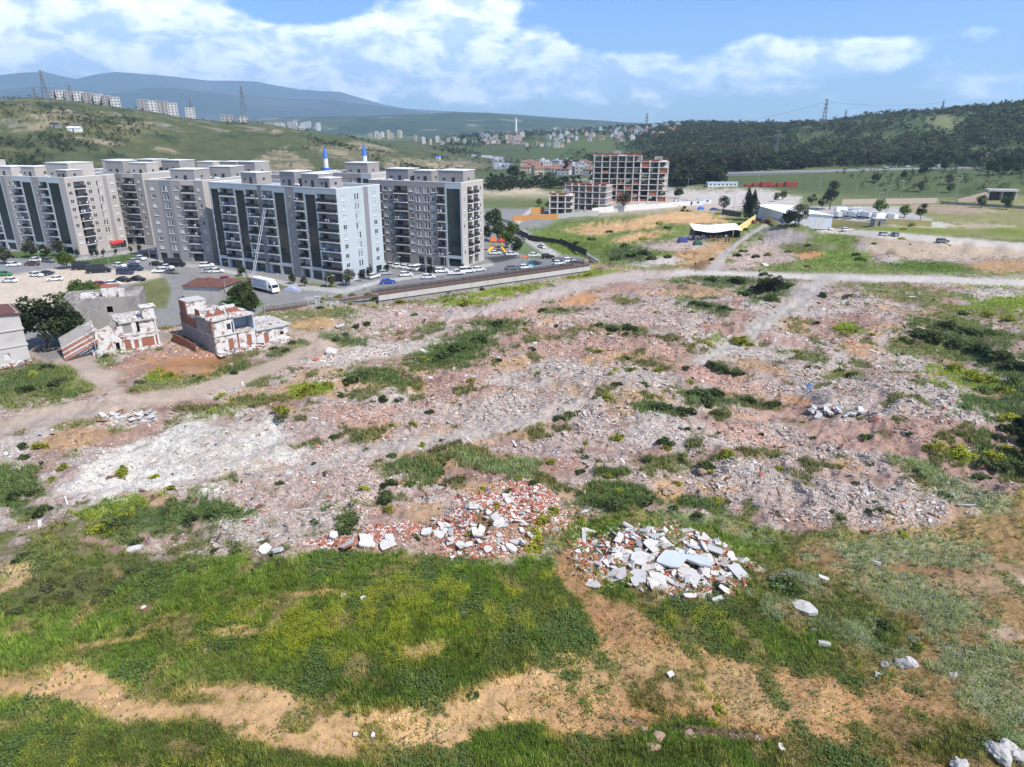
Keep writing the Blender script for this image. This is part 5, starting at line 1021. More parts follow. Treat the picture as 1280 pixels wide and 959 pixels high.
# ------------------------------------------------------------------ canopy, tents, playground
cp = tag(empty('canopy', G(893, 296)), 'white curved tarpaulin canopy over the crowd left of the yellow wall', 'canopy'); mb = MB(); nx_ = 12
for i in range(nx_):
    for j in range(4):
        def f_(i, j): x = -9.5 + 19 * i / nx_; y = -4 + 8 * j / 4; return (x, y, 2.7 + .42 * j + .55 * math.sin(i / nx_ * math.pi * 2.0 + 2.2) * (1 - j * .12))
        mb.quad(f_(i, j), f_(i + 1, j), f_(i + 1, j + 1), f_(i, j + 1))
mb.build('tarpaulin', mat('white_tarpaulin', (.78, .78, .76), .7, .05, .5), cp)
for x in (-9, -3, 3, 9):
    for y in (-3.8, 3.8): mb = MB(); mb.tube((x, y, -.5), (x, y, 2.5 + .2 * (y + 4)), .07); mb.build('pole', M_DARK, cp)
mb = MB(); mb.box(-9, -8.7, -3.5, 3.8, -.5, 2.3); mb.box(8.7, 9.2, -3.5, 3.8, -.5, 2.6); mb.box(-8.6, 8.6, 3.9, 4.1, -.5, 2.4); mb.build('side_sheet', M_DARK, cp)
bn = MB(); bn.box(-2.6, 2.6, -.03, .03, .5, 1.8); bn.box(-2.7, -2.6, -.05, .05, -.2, 2.0, 1); bn.box(2.6, 2.7, -.05, .05, -.2, 2.0, 1); x = bn.build('banner', [M_WHITE, M_DARK]); x.location = G(866, 300); tag(x, 'white banner held up at the front of the crowd', 'banner')
def tent(p, mt, lb, s=1.0):
    mb = MB(); pts = [(-1.9, -1.6), (1.9, -1.6), (1.9, 1.6), (-1.9, 1.6)]; n = 5; prev = None
    for k in range(n + 1):
        t_ = k / n; r_ = math.cos(t_ * math.pi / 2 * .96); z = 2.0 * math.sin(t_ * math.pi / 2); ring = [(x * (r_ * .9 + .02) * s, y * (r_ * .9 + .02) * s, z * s) for x, y in pts]
        if prev:
            for i in range(4): mb.quad(prev[i], prev[(i + 1) % 4], ring[(i + 1) % 4], ring[i])
        prev = ring
    mb.poly(prev); mb.quad((-.5 * s, -1.47 * s, .02), (.5 * s, -1.47 * s, .02), (.35 * s, -1.2 * s, 1.2 * s), (-.35 * s, -1.2 * s, 1.2 * s), 1)
    x = mb.build('tent', [mt, M_DARK]); x.location = p; return tag(x, lb, 'tent')
tent(G(853, 303), mat('blue_fabric', (.035, .05, .20), .8), 'dark blue dome tent at the left of the crowd'); tent(G(872, 306), mat('green_fabric', (.03, .09, .06), .8), 'dark green dome tent in front of the canopy', .9)
tent(G(876, 262), mat('bright_blue_sheet', (.04, .14, .50), .7), 'bright blue tarp shelter in the yard behind the site wall', .9); tent(G(906, 250), mat('bright_blue_sheet', (.04, .14, .50), .7), 'small bright blue tarp beside the warehouse roof', .8)
# playground
pg = tag(empty('play_tower', G(620, 313)), 'yellow and orange play tower with slides on black matting', 'playground'); cols_ = [mat('play_yellow', (.65, .42, .03), .5), mat('play_orange', (.60, .13, .02), .5), mat('play_purple', (.22, .10, .30), .5), M_RED]
mb = MB()
for x, y in ((-2, -1), (0, -1), (-2, 1), (0, 1), (2.4, -1), (2.4, 1)): mb.tube((x, y, 0), (x, y, 3.4), .16, n=6)
mb.build('post', cols_[0], pg); mb = MB(); mb.box(-2.2, .2, -1.2, 1.2, 1.4, 1.6); mb.box(1.2, 2.6, -1.2, 1.2, 1.1, 1.3); mb.build('platform', cols_[2], pg)
for (xc, zt_, mt) in ((-1, 5.4, 1), (1.9, 4.6, 3)):
    mb = MB(); ps = [(xc - 1.3, -1.3), (xc + 1.3, -1.3), (xc + 1.3, 1.3), (xc - 1.3, 1.3)]
    for i in range(4): mb.poly([(*ps[i], 3.4), (*ps[(i + 1) % 4], 3.4), (xc, 0, zt_)])
    mb.poly([(*p, 3.39) for p in reversed(ps)]); mb.build('roof', cols_[mt], pg)
for sx_, yy in ((-1, -1.2), (1, -1.2)):
    mb = MB(); p0 = Vector((-1 if sx_ < 0 else 1.9, yy, 1.5)); p1_ = p0 + Vector((sx_ * 1.6, -2.4, -1.4)); d = Vector((.55, 0, 0)); mb.quad(p0 - d, p0 + d, p1_ + d, p1_ - d)
    for s in (-1, 1): mb.quad(p0 + d * s, p1_ + d * s, p1_ + d * s + up * .35, p0 + d * s + up * .35)
    mb.build('slide', cols_[0], pg)
pg2 = tag(empty('climbing_tower', G(659, 335)), 'small green and orange climbing frame by the canal head', 'playground'); mb = MB()
for x, y in ((-1.5, 0), (0, 0), (1.5, 0), (-1.5, 1.8), (0, 1.8)): mb.tube((x, y, 0), (x, y, 3.2), .14)
mb.build('post', mat('play_green', (.10, .32, .12), .5), pg2); mb = MB(); mb.box(-1.7, .2, -.2, 2, 3.2, 3.5); mb.build('roof', cols_[1], pg2); mb = MB(); mb.quad((.2, -.4, 1.4), (1.0, -.4, 1.4), (2.6, -1.6, .2), (1.8, -1.6, .2)); mb.build('slide', mat('play_teal', (.06, .28, .40), .5), pg2)
# ------------------------------------------------------------------ minarets
M_BLUE = mat('minaret_blue', (.05, .16, .50), .5, .1, 1); M_STONE = mat('minaret_stone', (.66, .66, .68), .8, .06, 1)
def minaret(u_, v_top, dist, lb):
    a_, te = azt(u_, v_top); x, y = dist * math.sin(a_), dist * math.cos(a_); zb = Hs(x, y) - 1; zt = CAM_H + dist * te; root = empty('minaret', (x, y, zb), 0, lb, 'minaret', 'minarets behind the apartment roofs'); h = zt - zb
    mb = MB(); mb.tube((0, 0, 0), (0, 0, h * .25), 1.9, 1.9, 8); mb.tube((0, 0, h * .25), (0, 0, h - 5.8), 1.15, 1.05, 12); mb.build('shaft', M_STONE, root)
    mb = MB(); mb.tube((0, 0, h - 12.0), (0, 0, h - 11.0), 1.15, 1.9, 12); mb.tube((0, 0, h - 11.0), (0, 0, h - 10.0), 1.95, 1.95, 12); mb.build('gallery', M_BLUE, root)
    mb = MB(); mb.tube((0, 0, h - 5.8), (0, 0, h - 1.0), 1.3, .08, 12); mb.tube((0, 0, h - 1.0), (0, 0, h), .1, .03, 6); mb.build('cone_roof', M_BLUE, root); return root
minaret(405, 180, 330, 'blue topped white minaret behind the tall roof tower, the left one'); minaret(454, 176, 318, 'blue topped white minaret nearest the grey block, the right one')
# ------------------------------------------------------------------ pylons, lamps, poles
M_PYL = mat('pylon_steel', (.20, .20, .21), .6, .1, 1)
def pylon(u_, vb, vt, dist, lb, arms=3, wide=.16):
    a_, te = azt(u_, vt); x, y = dist * math.sin(a_), dist * math.cos(a_); zb = Hs(x, y) - 1; h = CAM_H + dist * te - zb; r = max(.09, dist * .00022); root = empty('power_pylon', (x, y, zb), -a_ + .3, lb, 'power pylon', 'electricity pylons on the hills'); mb = MB(); w0 = h * wide / 2; n = 8
    def wd(t_): return w0 * (1 - t_) ** 1.1 + h * .012
    for k in range(n):
        t0, t1 = k / n, (k + 1) / n; a0_, a1_ = wd(t0), wd(t1)
        for sx_, sy_ in ((-1, -1), (1, -1), (1, 1), (-1, 1)): mb.tube((sx_ * a0_, sy_ * a0_, t0 * h), (sx_ * a1_, sy_ * a1_, t1 * h), r, n=4)
        for (p_, q_) in (((-1, -1), (1, -1)), ((1, -1), (1, 1)), ((1, 1), (-1, 1)), ((-1, 1), (-1, -1))):
            mb.tube((p_[0] * a0_, p_[1] * a0_, t0 * h), (q_[0] * a1_, q_[1] * a1_, t1 * h), r * .7, n=3); mb.tube((q_[0] * a0_, q_[1] * a0_, t0 * h), (p_[0] * a1_, p_[1] * a1_, t1 * h), r * .7, n=3)
    mb.build('tower', M_PYL, root)
    for k in range(arms):
        ab = MB(); z = h * (.97 - .13 * k); L_ = h * (.10 + .02 * (k == 1)); ab.tube((-L_, 0, z), (L_, 0, z), r * 1.1, n=4); ab.tube((-L_, 0, z), (0, 0, z + h * .04), r * .8, n=3); ab.tube((L_, 0, z), (0, 0, z + h * .04), r * .8, n=3); ab.build('crossarm', M_PYL, root)
    return root
PY = [pylon(50, 125, 88, 860, 'tall pylon on the ridge at far left, left of the long apartment row'), pylon(42, 126, 110, 1050, 'short pylon just left of the tall ridge pylon'), pylon(86, 124, 106, 1100, 'pylon rising behind the ridge apartment row'), pylon(237, 149, 122, 1000, 'thin pylon behind the ridge kiosk, right of the short apartment row'),
      pylon(301, 153, 108, 950, 'tall dark pylon on the end of the left ridge'), pylon(809, 158, 142, 3000, 'small pylon far away above the valley town'), pylon(846, 170, 152, 1500, 'wide pylon standing before the dark far hill', 2, .3), pylon(998, 161, 150, 1500, 'small far pylon left of the tall hill pylon'), pylon(1034, 154, 124, 1150, 'tall slanting lattice pylon on the wooded hill'), pylon(1058, 152, 138, 1500, 'small pylon right of the tall hill pylon'), pylon(1180, 144, 126, 1240, 'wide armed pylon on the cleared knoll', 4, .12), pylon(974, 205, 163, 800, 'pale pylon standing in front of the wood by the motorway', 2, .1)]
def cable(a, b_, sag, lb, r=.07):
    mb = MB(); n = 14; pts = [a + (b_ - a) * (k / n) - up * sag * 4 * (k / n) * (1 - k / n) for k in range(n + 1)]
    for p_, q_ in zip(pts[:-1], pts[1:]): mb.tube(p_, q_, r, n=3)
    tag(mb.build('power_cable', M_PYL), lb, 'cable', 'power cables')
def ptop(o, z=.0): a_ = o.location; return a_
def top_at(u_, vt, dist): a_, te = azt(u_, vt); return Vector((dist * math.sin(a_), dist * math.cos(a_), CAM_H + dist * te))
cable(top_at(846, 154, 1500), top_at(1034, 127, 1150), 12, 'thin cable between the wide valley pylon and the tall hill pylon', .16); cable(top_at(1034, 127, 1150), top_at(1180, 128, 1240), 5, 'thin cable between the tall hill pylon and the knoll pylon', .13)
M_GALV = mat('galvanised', (.45, .46, .47), .4, .1, 1, metal=.4)
def lamp(u_, v_, h, lb, double=False, grp='street lamps'):
    p = G(u_, v_); root = empty('street_lamp', p, 0, lb, 'street lamp', grp); r = max(.07, p.length * .00022); mb = MB(); mb.tube((0, 0, -.5), (0, 0, h), r * 1.2, r * .8); mb.build('pole', M_GALV, root)
    for s in ((-1, 1) if double else (1,)): mb = MB(); mb.tube((0, 0, h), (s * 1.6, 0, h + .4), r * .7); mb.box(s * 1.6 - .4, s * 1.6 + .4, -.16, .16, h + .32, h + .52); mb.build('lamp_head', M_GALV, root)
for u_, v_, h, lb, db in ((1126, 250, 11, 'twin headed street lamp in front of the pale pink wall', True), (1094, 246, 9, 'street lamp left of the twin lamp by the wall', False), (1069, 247, 8, 'street lamp at the left end of the pale pink wall', False), (1108, 250, 8, 'thin lamp just left of the twin lamp', False), (1172, 251, 12, 'tall street lamp at the right end of the pink wall', False), (1194, 250, 13, 'twin lamp between pink wall and underpass', True), (1024, 238, 9, 'lamp on the motorway slope above the acacia', False), (981, 229, 8, 'lamp beside the red formwork', False), (948, 228, 8, 'lamp left of the red formwork', False), (1230, 209, 12, 'lamp on the motorway above the underpass', False), (877, 222, 9, 'lamp behind the white container office', False), (859, 243, 10, 'lamp by the white site wall', False), (917, 262, 9, 'pole left of the cypress trees', False), (1096, 262, 8, 'lamp inside the truck yard', False)): lamp(u_, v_, h, lb, db)
for u_, v_, h, lb in ((122, 446, 9, 'leaning white utility pole in front of the lean-to roof'), (284, 378, 6, 'short pole with a lamp beside the shed'), (412, 384, 7.5, 'wooden lamp pole at the fence by the orange soil'), (333, 404, 5, 'short tan pole beside the single storey ruin'), (533, 345, 6, 'lamp pole in the car park in front of the grey block'), (556, 347, 7, 'dark pole near the canal railing'), (53, 338, 6, 'lamp pole on the left road'), (136, 330, 6, 'lamp pole by the minibuses'), (190, 337, 6, 'lamp pole right of the sand lot'), (494, 343, 5, 'thin white lamp pole among parked cars'), (644, 305, 6, 'white lamp pole beside the path to the site')): lamp(u_, v_, h, lb, False, 'poles around the estate')
# ------------------------------------------------------------------ unique wording for repeats
ORD = ['first', 'second', 'third', 'fourth', 'fifth', 'sixth', 'seventh', 'eighth', 'ninth', 'tenth', 'eleventh', 'twelfth', 'thirteenth', 'fourteenth', 'fifteenth', 'sixteenth', 'seventeenth', 'eighteenth', 'nineteenth', 'twentieth'] + ['%d%s' % (k, 'th' if 10 < k % 100 < 14 else {1: 'st', 2: 'nd', 3: 'rd'}.get(k % 10, 'th')) for k in range(21, 400)]
def rank_labels(items):
    """items: (object, label). Same words -> say which one, counted from the left of the picture"""
    d = {}
    for o, lb in items: d.setdefault(lb, []).append(o)
    for lb, os_ in d.items():
        if len(os_) == 1: os_[0]['label'] = lb; continue
        os_.sort(key=lambda o: proj(o.location.x, o.location.y, o.location.z)[0])
        for k, o in enumerate(os_):
            w = 'leftmost of these' if k == 0 else ('rightmost of these' if k == len(os_) - 1 else ORD[k] + ' from the left')
            o['label'] = lb + ', ' + w
# ------------------------------------------------------------------ vehicles
PAINT = {k: mat('car_paint_' + k, v, .3, .04, 1, spec=.5) for k, v in dict(white=(.74, .74, .73), silver=(.40, .41, .42), grey=(.16, .165, .17), black=(.018, .018, .02), navy=(.03, .045, .10), blue=(.03, .09, .42), red=(.30, .03, .03), green=(.04, .22, .08), brown=(.12, .06, .04)).items()}
M_CGL = mat('car_glass', (.02, .025, .03), .08, .2, 1, spec=.6); M_TYRE = mat('tyre', (.02, .02, .02), .8, .2, 3)
def wheel_mesh():
    mb = MB(); mb.tube((0, -.11, 0), (0, .11, 0), .32, n=12, mi=0); mb.tube((0, -.116, 0), (0, .116, 0), .19, n=8, mi=1); return mb.mesh('wheel', [M_TYRE, PAINT['silver']])
WHEEL = wheel_mesh()
KINDS_ = {  # body side profile, glass profile, roof profile, half width, wheel x
    'sedan': ([(-2.2, .32), (-2.22, .72), (-2.1, .93), (-1.6, .99), (1.0, .95), (1.8, .84), (2.15, .66), (2.2, .32)], [(-1.75, .985), (-1.15, 1.40), (.2, 1.42), (1.05, .94)], [(-1.22, 1.395), (-.9, 1.46), (.0, 1.48), (.32, 1.405)], .88, 1.32),
    'hatch': ([(-1.95, .34), (-2.0, .8), (-1.9, 1.0), (1.0, .97), (1.65, .86), (1.98, .66), (2.0, .34)], [(-1.88, .99), (-1.55, 1.45), (.1, 1.46), (1.0, .96)], [(-1.65, 1.44), (-1.3, 1.52), (-.1, 1.53), (.2, 1.45)], .86, 1.22),
    'suv': ([(-2.15, .42), (-2.2, 1.0), (-2.1, 1.12), (1.05, 1.10), (1.9, 1.02), (2.18, .8), (2.2, .42)], [(-2.08, 1.11), (-1.8, 1.60), (.2, 1.62), (1.0, 1.09)], [(-1.9, 1.59), (-1.5, 1.68), (.0, 1.70), (.32, 1.60)], .93, 1.35),
    'van': ([(-2.4, .38), (-2.45, 1.1), (-2.4, 1.2), (1.35, 1.2), (2.1, 1.0), (2.42, .8), (2.45, .38)], [(-2.38, 1.19), (-2.3, 1.82), (.9, 1.84), (1.5, 1.19)], [(-2.38, 1.8), (-2.2, 1.96), (.6, 1.98), (1.0, 1.82)], .97, 1.55),
    'minibus': ([(-3.3, .42), (-3.35, 1.35), (-3.3, 1.45), (2.3, 1.4), (3.0, 1.15), (3.3, .9), (3.35, .42)], [(-3.28, 1.44), (-3.2, 2.3), (1.6, 2.34), (2.5, 1.39)], [(-3.3, 2.28), (-3.1, 2.6), (1.3, 2.62), (1.8, 2.32)], 1.02, 2.1),
    'pickup': ([(-2.6, .45), (-2.62, 1.0), (-.6, 1.02), (1.2, 1.05), (2.1, .98), (2.5, .8), (2.55, .45)], [(-.75, 1.0), (-.6, 1.62), (.45, 1.64), (1.15, 1.04)], [(-.7, 1.6), (-.4, 1.72), (.3, 1.73), (.55, 1.62)], .9, 1.6)}
CARM = {}
def car_meshes(kind, colr):
    if (kind, colr) not in CARM:
        bp_, gp, rp, hw, wx = KINDS_[kind]; zt = max(z for x, z in gp)
        b_ = MB(); L_ = max(x for x, z in bp_); b_.sweep(bp_, lambda x, z: hw * (1 - .10 * max(0, abs(x) / L_ - .6) ** 1 / .4) * (1 - .03 * (z > .8)))
        g_ = MB(); zb = min(z for x, z in gp); g_.sweep(gp, lambda x, z: hw * (.92 - .16 * (z - zb) / (zt - zb)))
        r_ = MB(); r_.sweep(rp, lambda x, z: hw * .79)
        for s in (-1, 1):
            for xx in (-.35,): r_.tube((xx - .12, s * hw * .935, zb), (xx - .1, s * hw * .77, zt), .05, n=4)
        l_ = MB()
        for s in (-1, 1): l_.box(L_ - .16, L_ - .02, s * hw * .68 - .16, s * hw * .68 + .16, .62, .74)
        t_ = MB()
        for s in (-1, 1): t_.box(-L_ - .01, -L_ + .1, s * hw * .68 - .14, s * hw * .68 + .14, .66, .82)
        CARM[(kind, colr)] = (b_.mesh('body', PAINT[colr]), g_.mesh('window', M_CGL), r_.mesh('roof', PAINT[colr]), wx, hw)
    return CARM[(kind, colr)]
CARS = []
CATN = {'sedan': 'car', 'hatch': 'car', 'suv': 'car', 'van': 'van', 'minibus': 'minibus', 'pickup': 'pickup truck'}
WORD = {'sedan': 'saloon car', 'hatch': 'hatchback', 'suv': 'SUV', 'van': 'van', 'minibus': 'minibus', 'pickup': 'pickup truck'}
def car(kind, colr, u_, v_, deg, where):
    p = G(u_, v_); b_, g_, r_, wx, hw = car_meshes(kind, colr)
    root = empty('parked_' + CATN[kind].replace(' ', '_'), p, R(deg), None, CATN[kind], 'parked vehicles')
    link('body', b_, root); link('window', g_, root); link('roof', r_, root)
    for sx in (-1, 1):
        for sy in (-1, 1): link('wheel', WHEEL, root, (sx * wx, sy * (hw - .09), .32))
    CARS.append((root, '%s %s %s' % (colr, WORD[kind], where)))
LOT = 'on the sandy lot'
for a in (('sedan', 'white', 12, 353, 175, LOT + ' at the left edge'), ('hatch', 'white', 46, 346, -10, LOT + ' beside the blue topped car'), ('hatch', 'navy', 60, 344, 80, LOT + ' with a pale blue roof cover'), ('sedan', 'white', 69, 351, 200, LOT + ' standing alone'), ('hatch', 'green', 6, 345, 10, 'by the shrubs at the left edge'),
          ('minibus', 'black', 106, 337, 10, 'on the sandy lot, the rear one'), ('minibus', 'black', 124, 341, 18, 'on the sandy lot, the nearer one'), ('hatch', 'white', 150, 334, -15, 'on the road right of the minibuses'), ('van', 'navy', 170, 338, -20, 'at the right of the lot'), ('van', 'navy', 157, 343, -5, 'at the right of the lot, nearer'), ('sedan', 'black', 155, 352, -12, 'at the near right of the lot'), ('sedan', 'black', 173, 351, -15, 'near the lawn of the lot'),
          ('hatch', 'white', 142, 357, 15, 'behind the grey concrete house roof'), ('hatch', 'red', 127, 358, 10, 'half hidden behind the grey concrete house'), ('suv', 'white', 200, 341, 190, 'between the lot and the brown grey block'), ('sedan', 'grey', 215, 342, -20, 'between the lot and the brown grey block'), ('minibus', 'black', 219, 333, -8, 'at the foot of the brown grey block'), ('sedan', 'white', 209, 336, -12, 'at the foot of the brown grey block'), ('sedan', 'black', 196, 332, -12, 'at the foot of the brown grey block'),
          ('sedan', 'black', 9, 323, 20, 'on the upper left road'), ('hatch', 'white', 18, 333, 25, 'on the left road by the bins'), ('sedan', 'brown', 41, 332, 10, 'on the left road'), ('hatch', 'white', 46, 327, 0, 'on the left road'), ('suv', 'grey', 61, 328, -20, 'on the left road'), ('hatch', 'white', 176, 325, -30, 'in the gap between the blocks'), ('suv', 'black', 187, 321, -30, 'in the gap between the blocks'), ('hatch', 'silver', 168, 329, -20, 'in the gap between the blocks'),
          ('suv', 'white', 259, 334, 20, 'beside the pale blue block corner'), ('sedan', 'white', 271, 341, 10, 'beside the shed roof'), ('sedan', 'silver', 262, 341, 10, 'beside the shed roof'), ('hatch', 'red', 284, 352, -15, 'behind the rusty shed roof'),
          ('hatch', 'white', 481, 332, 60, 'in the front parking row of the grey block'), ('hatch', 'silver', 490, 333, 60, 'in the front parking row of the grey block'), ('sedan', 'white', 498, 334.5, 60, 'in the front parking row of the grey block'), ('sedan', 'white', 507, 335.5, 60, 'in the front parking row of the grey block'), ('sedan', 'white', 515, 337, 60, 'in the front parking row of the grey block'), ('van', 'white', 523, 338, 60, 'in the front parking row of the grey block'), ('suv', 'black', 532, 338.5, 60, 'in the front parking row of the grey block'), ('suv', 'black', 541, 340, 60, 'in the front parking row of the grey block'),
          ('suv', 'white', 467, 348, 60, 'in the car park nearest the pale blue block'), ('hatch', 'silver', 482, 343.5, 30, 'in the car park lane'), ('sedan', 'blue', 485, 354.5, 15, 'in the car park, the only bright blue one'), ('hatch', 'white', 508, 345.5, 15, 'in the car park lane'), ('hatch', 'white', 536, 348.5, 10, 'behind the canal railing'), ('suv', 'white', 552.5, 341, 10, 'in the car park by the dark glass strip'), ('pickup', 'white', 571, 343.5, 12, 'parked along the canal path'), ('van', 'white', 584, 341, 20, 'parked along the canal path'), ('hatch', 'white', 599, 339, 25, 'parked along the canal path'),
          ('sedan', 'white', 619, 318, 10, 'by the playground'), ('sedan', 'white', 640, 319.5, 10, 'right of the playground'), ('sedan', 'grey', 640, 337, 25, 'behind the canal railing right of the grey block'), ('hatch', 'white', 657, 336, 25, 'beside the small climbing tower'), ('sedan', 'white', 668, 321, 10, 'beside the black car at the canal head'), ('sedan', 'navy', 669, 331, 25, 'at the canal head'), ('suv', 'black', 685, 323, 10, 'at the canal head on the path'), ('hatch', 'white', 677, 310, 120, 'on the pale path to the building site'), ('suv', 'white', 712, 328, 25, 'at the canal head by the railing'), ('hatch', 'white', 699, 331, 25, 'at the canal head by the railing'),
          ('sedan', 'white', 1036, 287, 90, 'on the upper track below the yellow wall'), ('suv', 'white', 1058, 289, 10, 'on the upper track below the yellow wall'), ('suv', 'silver', 1105, 295, 15, 'on the upper track'), ('suv', 'grey', 1118, 295.5, 85, 'on the upper track'), ('suv', 'grey', 1178, 303.5, 0, 'on top of the earth bank'), ('hatch', 'red', 942, 279, 90, 'at the top end of the slanting yellow wall'), ('suv', 'red', 958, 279, 0, 'right of the slanting yellow wall'), ('sedan', 'blue', 893, 263, 10, 'behind the dark stone wall'), ('hatch', 'white', 728, 268, 10, 'in front of the low frame'),
          ('van', 'white', 1117, 209.5, 0, 'driving on the motorway'), ('hatch', 'white', 1135, 209, 0, 'driving on the motorway'), ('sedan', 'silver', 1150, 209, 0, 'driving on the motorway'), ('van', 'white', 1175, 208.5, 0, 'driving on the motorway'), ('sedan', 'white', 1108, 210, 0, 'driving on the motorway'), ('van', 'white', 675, 225.5, 10, 'on the distant road left of the low frame'), ('hatch', 'white', 612, 228.5, 10, 'on the distant road above the grey block')): car(*a)
rank_labels(CARS)
# covered car
p = G(366, 364); mb = MB()
prof = [(-2.2, .05), (-2.15, .8), (-1.5, 1.05), (-.9, 1.5), (.3, 1.52), (1.1, 1.02), (2.0, .85), (2.25, .05)]
for f in (.0,):
    ws = (-.95, -.75, -.4, 0, .4, .75, .95); hs = (.05, .72, .95, 1.0, .95, .72, .05)
    for (y0, h0), (y1, h1) in zip(zip(ws, hs), zip(ws[1:], hs[1:])):
        for (x0, z0), (x1, z1) in zip(prof, prof[1:]): mb.quad((x0, y0, z0 * h0), (x1, y0, z1 * h0), (x1, y1, z1 * h1), (x0, y1, z0 * h1))
x = mb.build('covered_car', mat('car_cover', (.30, .33, .45), .8, .12, 2)); x.location = p; x.rotation_euler.z = R(-8); tag(x, 'car under a pale lilac cover in front of the white box truck', 'car')
# box truck: cab, box with unreadable blue lettering, wheels
M_LET = mat('blue_lettering', (.05, .10, .42), .6)
def truck(u_, v_, deg, lb, big=True, grp=None, letter=False, name='box_truck'):
    root = empty(name, G(u_, v_), R(deg), lb, 'truck', grp); mb = MB(); mb.box(-4.9, 2.6, -1.2, 1.2, .95, 3.55); mb.box(-4.95, 2.65, -1.22, 1.22, 3.551, 3.62); mb.build('cargo_box', PAINT['white'], root)
    mb = MB(); mb.sweep([(2.75, .55), (2.75, 2.55), (3.2, 2.65), (4.2, 2.5), (4.65, 1.6), (4.75, .55)], lambda x, z: 1.08); mb.sweep([(2.7, 2.66), (2.7, 3.5), (3.0, 3.5), (4.0, 2.68)], lambda x, z: 1.0); cab = mb.build('cab', PAINT['white'], root)
    mb = MB(); mb.quad((4.24, -.95, 2.45), (4.24, .95, 2.45), (4.66, .95, 1.66), (4.66, -.95, 1.66))
    for s in (-1, 1): mb.quad((3.2, s * 1.09, 1.6), (4.45, s * 1.09, 1.6), (4.15, s * 1.09, 2.4), (3.2, s * 1.09, 2.4))
    mb.build('window', M_CGL, cab)
    mb = MB(); mb.box(-4.8, 4.4, -.5, .5, .5, .94); mb.build('chassis', M_DARK, root)
    for sx in (-3.4, -2.5, 3.6):
        for sy in (-1, 1): mb = MB(); mb.tube((sx, sy * .75, .5), (sx, sy * 1.1, .5), .5, n=12); mb.build('wheel', M_TYRE, root)
    if letter:
        mb = MB(); rr = random.Random(4)
        for (z0, h, x0, x1) in ((2.75, .48, -4.0, 1.2), (2.2, .34, -4.0, .9), (1.62, .34, -3.9, 1.9)):
            x = x0
            while x < x1:
                w = rr.uniform(.22, .42)
                for y in (-1.206,):
                    k = rr.randrange(4)
                    mb.quad((x, y, z0), (x + .09, y, z0), (x + .17, y, z0 + h), (x + .08, y, z0 + h)); mb.quad((x + w - .1, y, z0), (x + w - .01, y, z0), (x + w + .07, y, z0 + h), (x + w - .02, y, z0 + h))
                    if k != 3: zz = z0 + h * (.42, .85, 0)[k]; mb.quad((x + .09, y, zz), (x + w - .1, y, zz), (x + w - .08, y, zz + .09), (x + .11, y, zz + .09))
                x += w + .13
        mb.quad((-4.1, -1.2045, 1.5), (2.0, -1.2045, 1.5), (2.0, -1.2045, 1.57), (-4.1, -1.2045, 1.57)); mb.build('lettering', M_LET, root)
    return root
truck(333, 364.5, -38, 'white box truck with blue lettering beside the ladder lift', letter=True)
TR = []
for u_, v_, dg in ((1047, 272, 80), (1056, 270.5, 100), (1065, 272, 95), (1074, 271, 70), (1082, 272.5, 95), (1092, 272.5, 110), (1101, 275, 20), (1112, 275, 100), (1052, 266, 10), (1070, 267, 160)): o = truck(u_, v_, dg, None, grp='trucks parked in the yard', name='parked_truck'); o.scale = (.82, .82, .82); TR.append((o, 'white truck in the yard behind the yellow wall'))
rank_labels(TR)
for k, (u_, v_, w) in enumerate(((868, 256, 9), (880, 254, 8), (850, 255, 7))):
    mb = MB(); mb.box(-w / 2, w / 2, -2, 2, -.3, 2.6, 0); mb.box(-w / 2 - .1, w / 2 + .1, -2.1, 2.1, 2.6, 2.8, 1); mb.box(-w * .3, -w * .3 + .9, -2.05, -1.99, .0, 2, 2); mb.box(w * .1, w * .1 + 1.2, -2.05, -1.99, 1, 2, 2); x = mb.build('site_cabin', [M_WHITE, M_ROOF, M_DARK]); x.location = G(u_, v_); tag(x, ('white cabin behind the crowd with a dark door, the middle one', 'white cabin left of the cypress trees, the right one', 'small white cabin right of the tall frames, the left one')[k], 'cabin', 'site cabins')
# furniture lift leaning on the pale blue block
uB = Vector((math.cos(R(-29.5)), math.sin(R(-29.5)), 0)); nB = Vector((uB.y, -uB.x, 0))
r_ = Vector(ray(331, 262)); cpos = Vector((0, 0, CAM_H)); t_ = ((Vector((pB.x, pB.y, 0)) + nB * .9 - cpos).dot(nB)) / (r_.dot(nB)); TOP = cpos + r_ * t_; BOT = G(316, 356) + up * 1.2
ll = tag(empty('ladder_lift', G(316, 356)), 'tall ladder lift leaning on the pale blue block beside the truck', 'ladder lift'); off = ll.location; dx = uB * .38
mb = MB()
for s in (-1, 1): mb.tube(BOT + dx * s - off, TOP + dx * s - off, .10, n=4)
nR = 46
for k in range(nR): q = BOT + (TOP - BOT) * (k / nR) - off; mb.tube(q - dx, q + dx, .05, n=4)
mb.build('ladder', M_GALV, ll); mb = MB(); M = Matrix.Rotation(R(-30), 4, 'Z'); mb.box(-2.2, 2.2, -.9, .9, .45, .8, 0, M); mb.box(-.5, .9, -.6, .6, .8, 2.0, 1, M); mb.build('base', [M_DARK, M_RED], ll)
for sx in (-1.3, 1.3):
    for sy in (-.85, .85): mb = MB(); mb.tube(M @ Vector((sx, sy - .1, .38)), M @ Vector((sx, sy + .1, .38)), .38, n=10); mb.build('wheel', M_TYRE, ll)
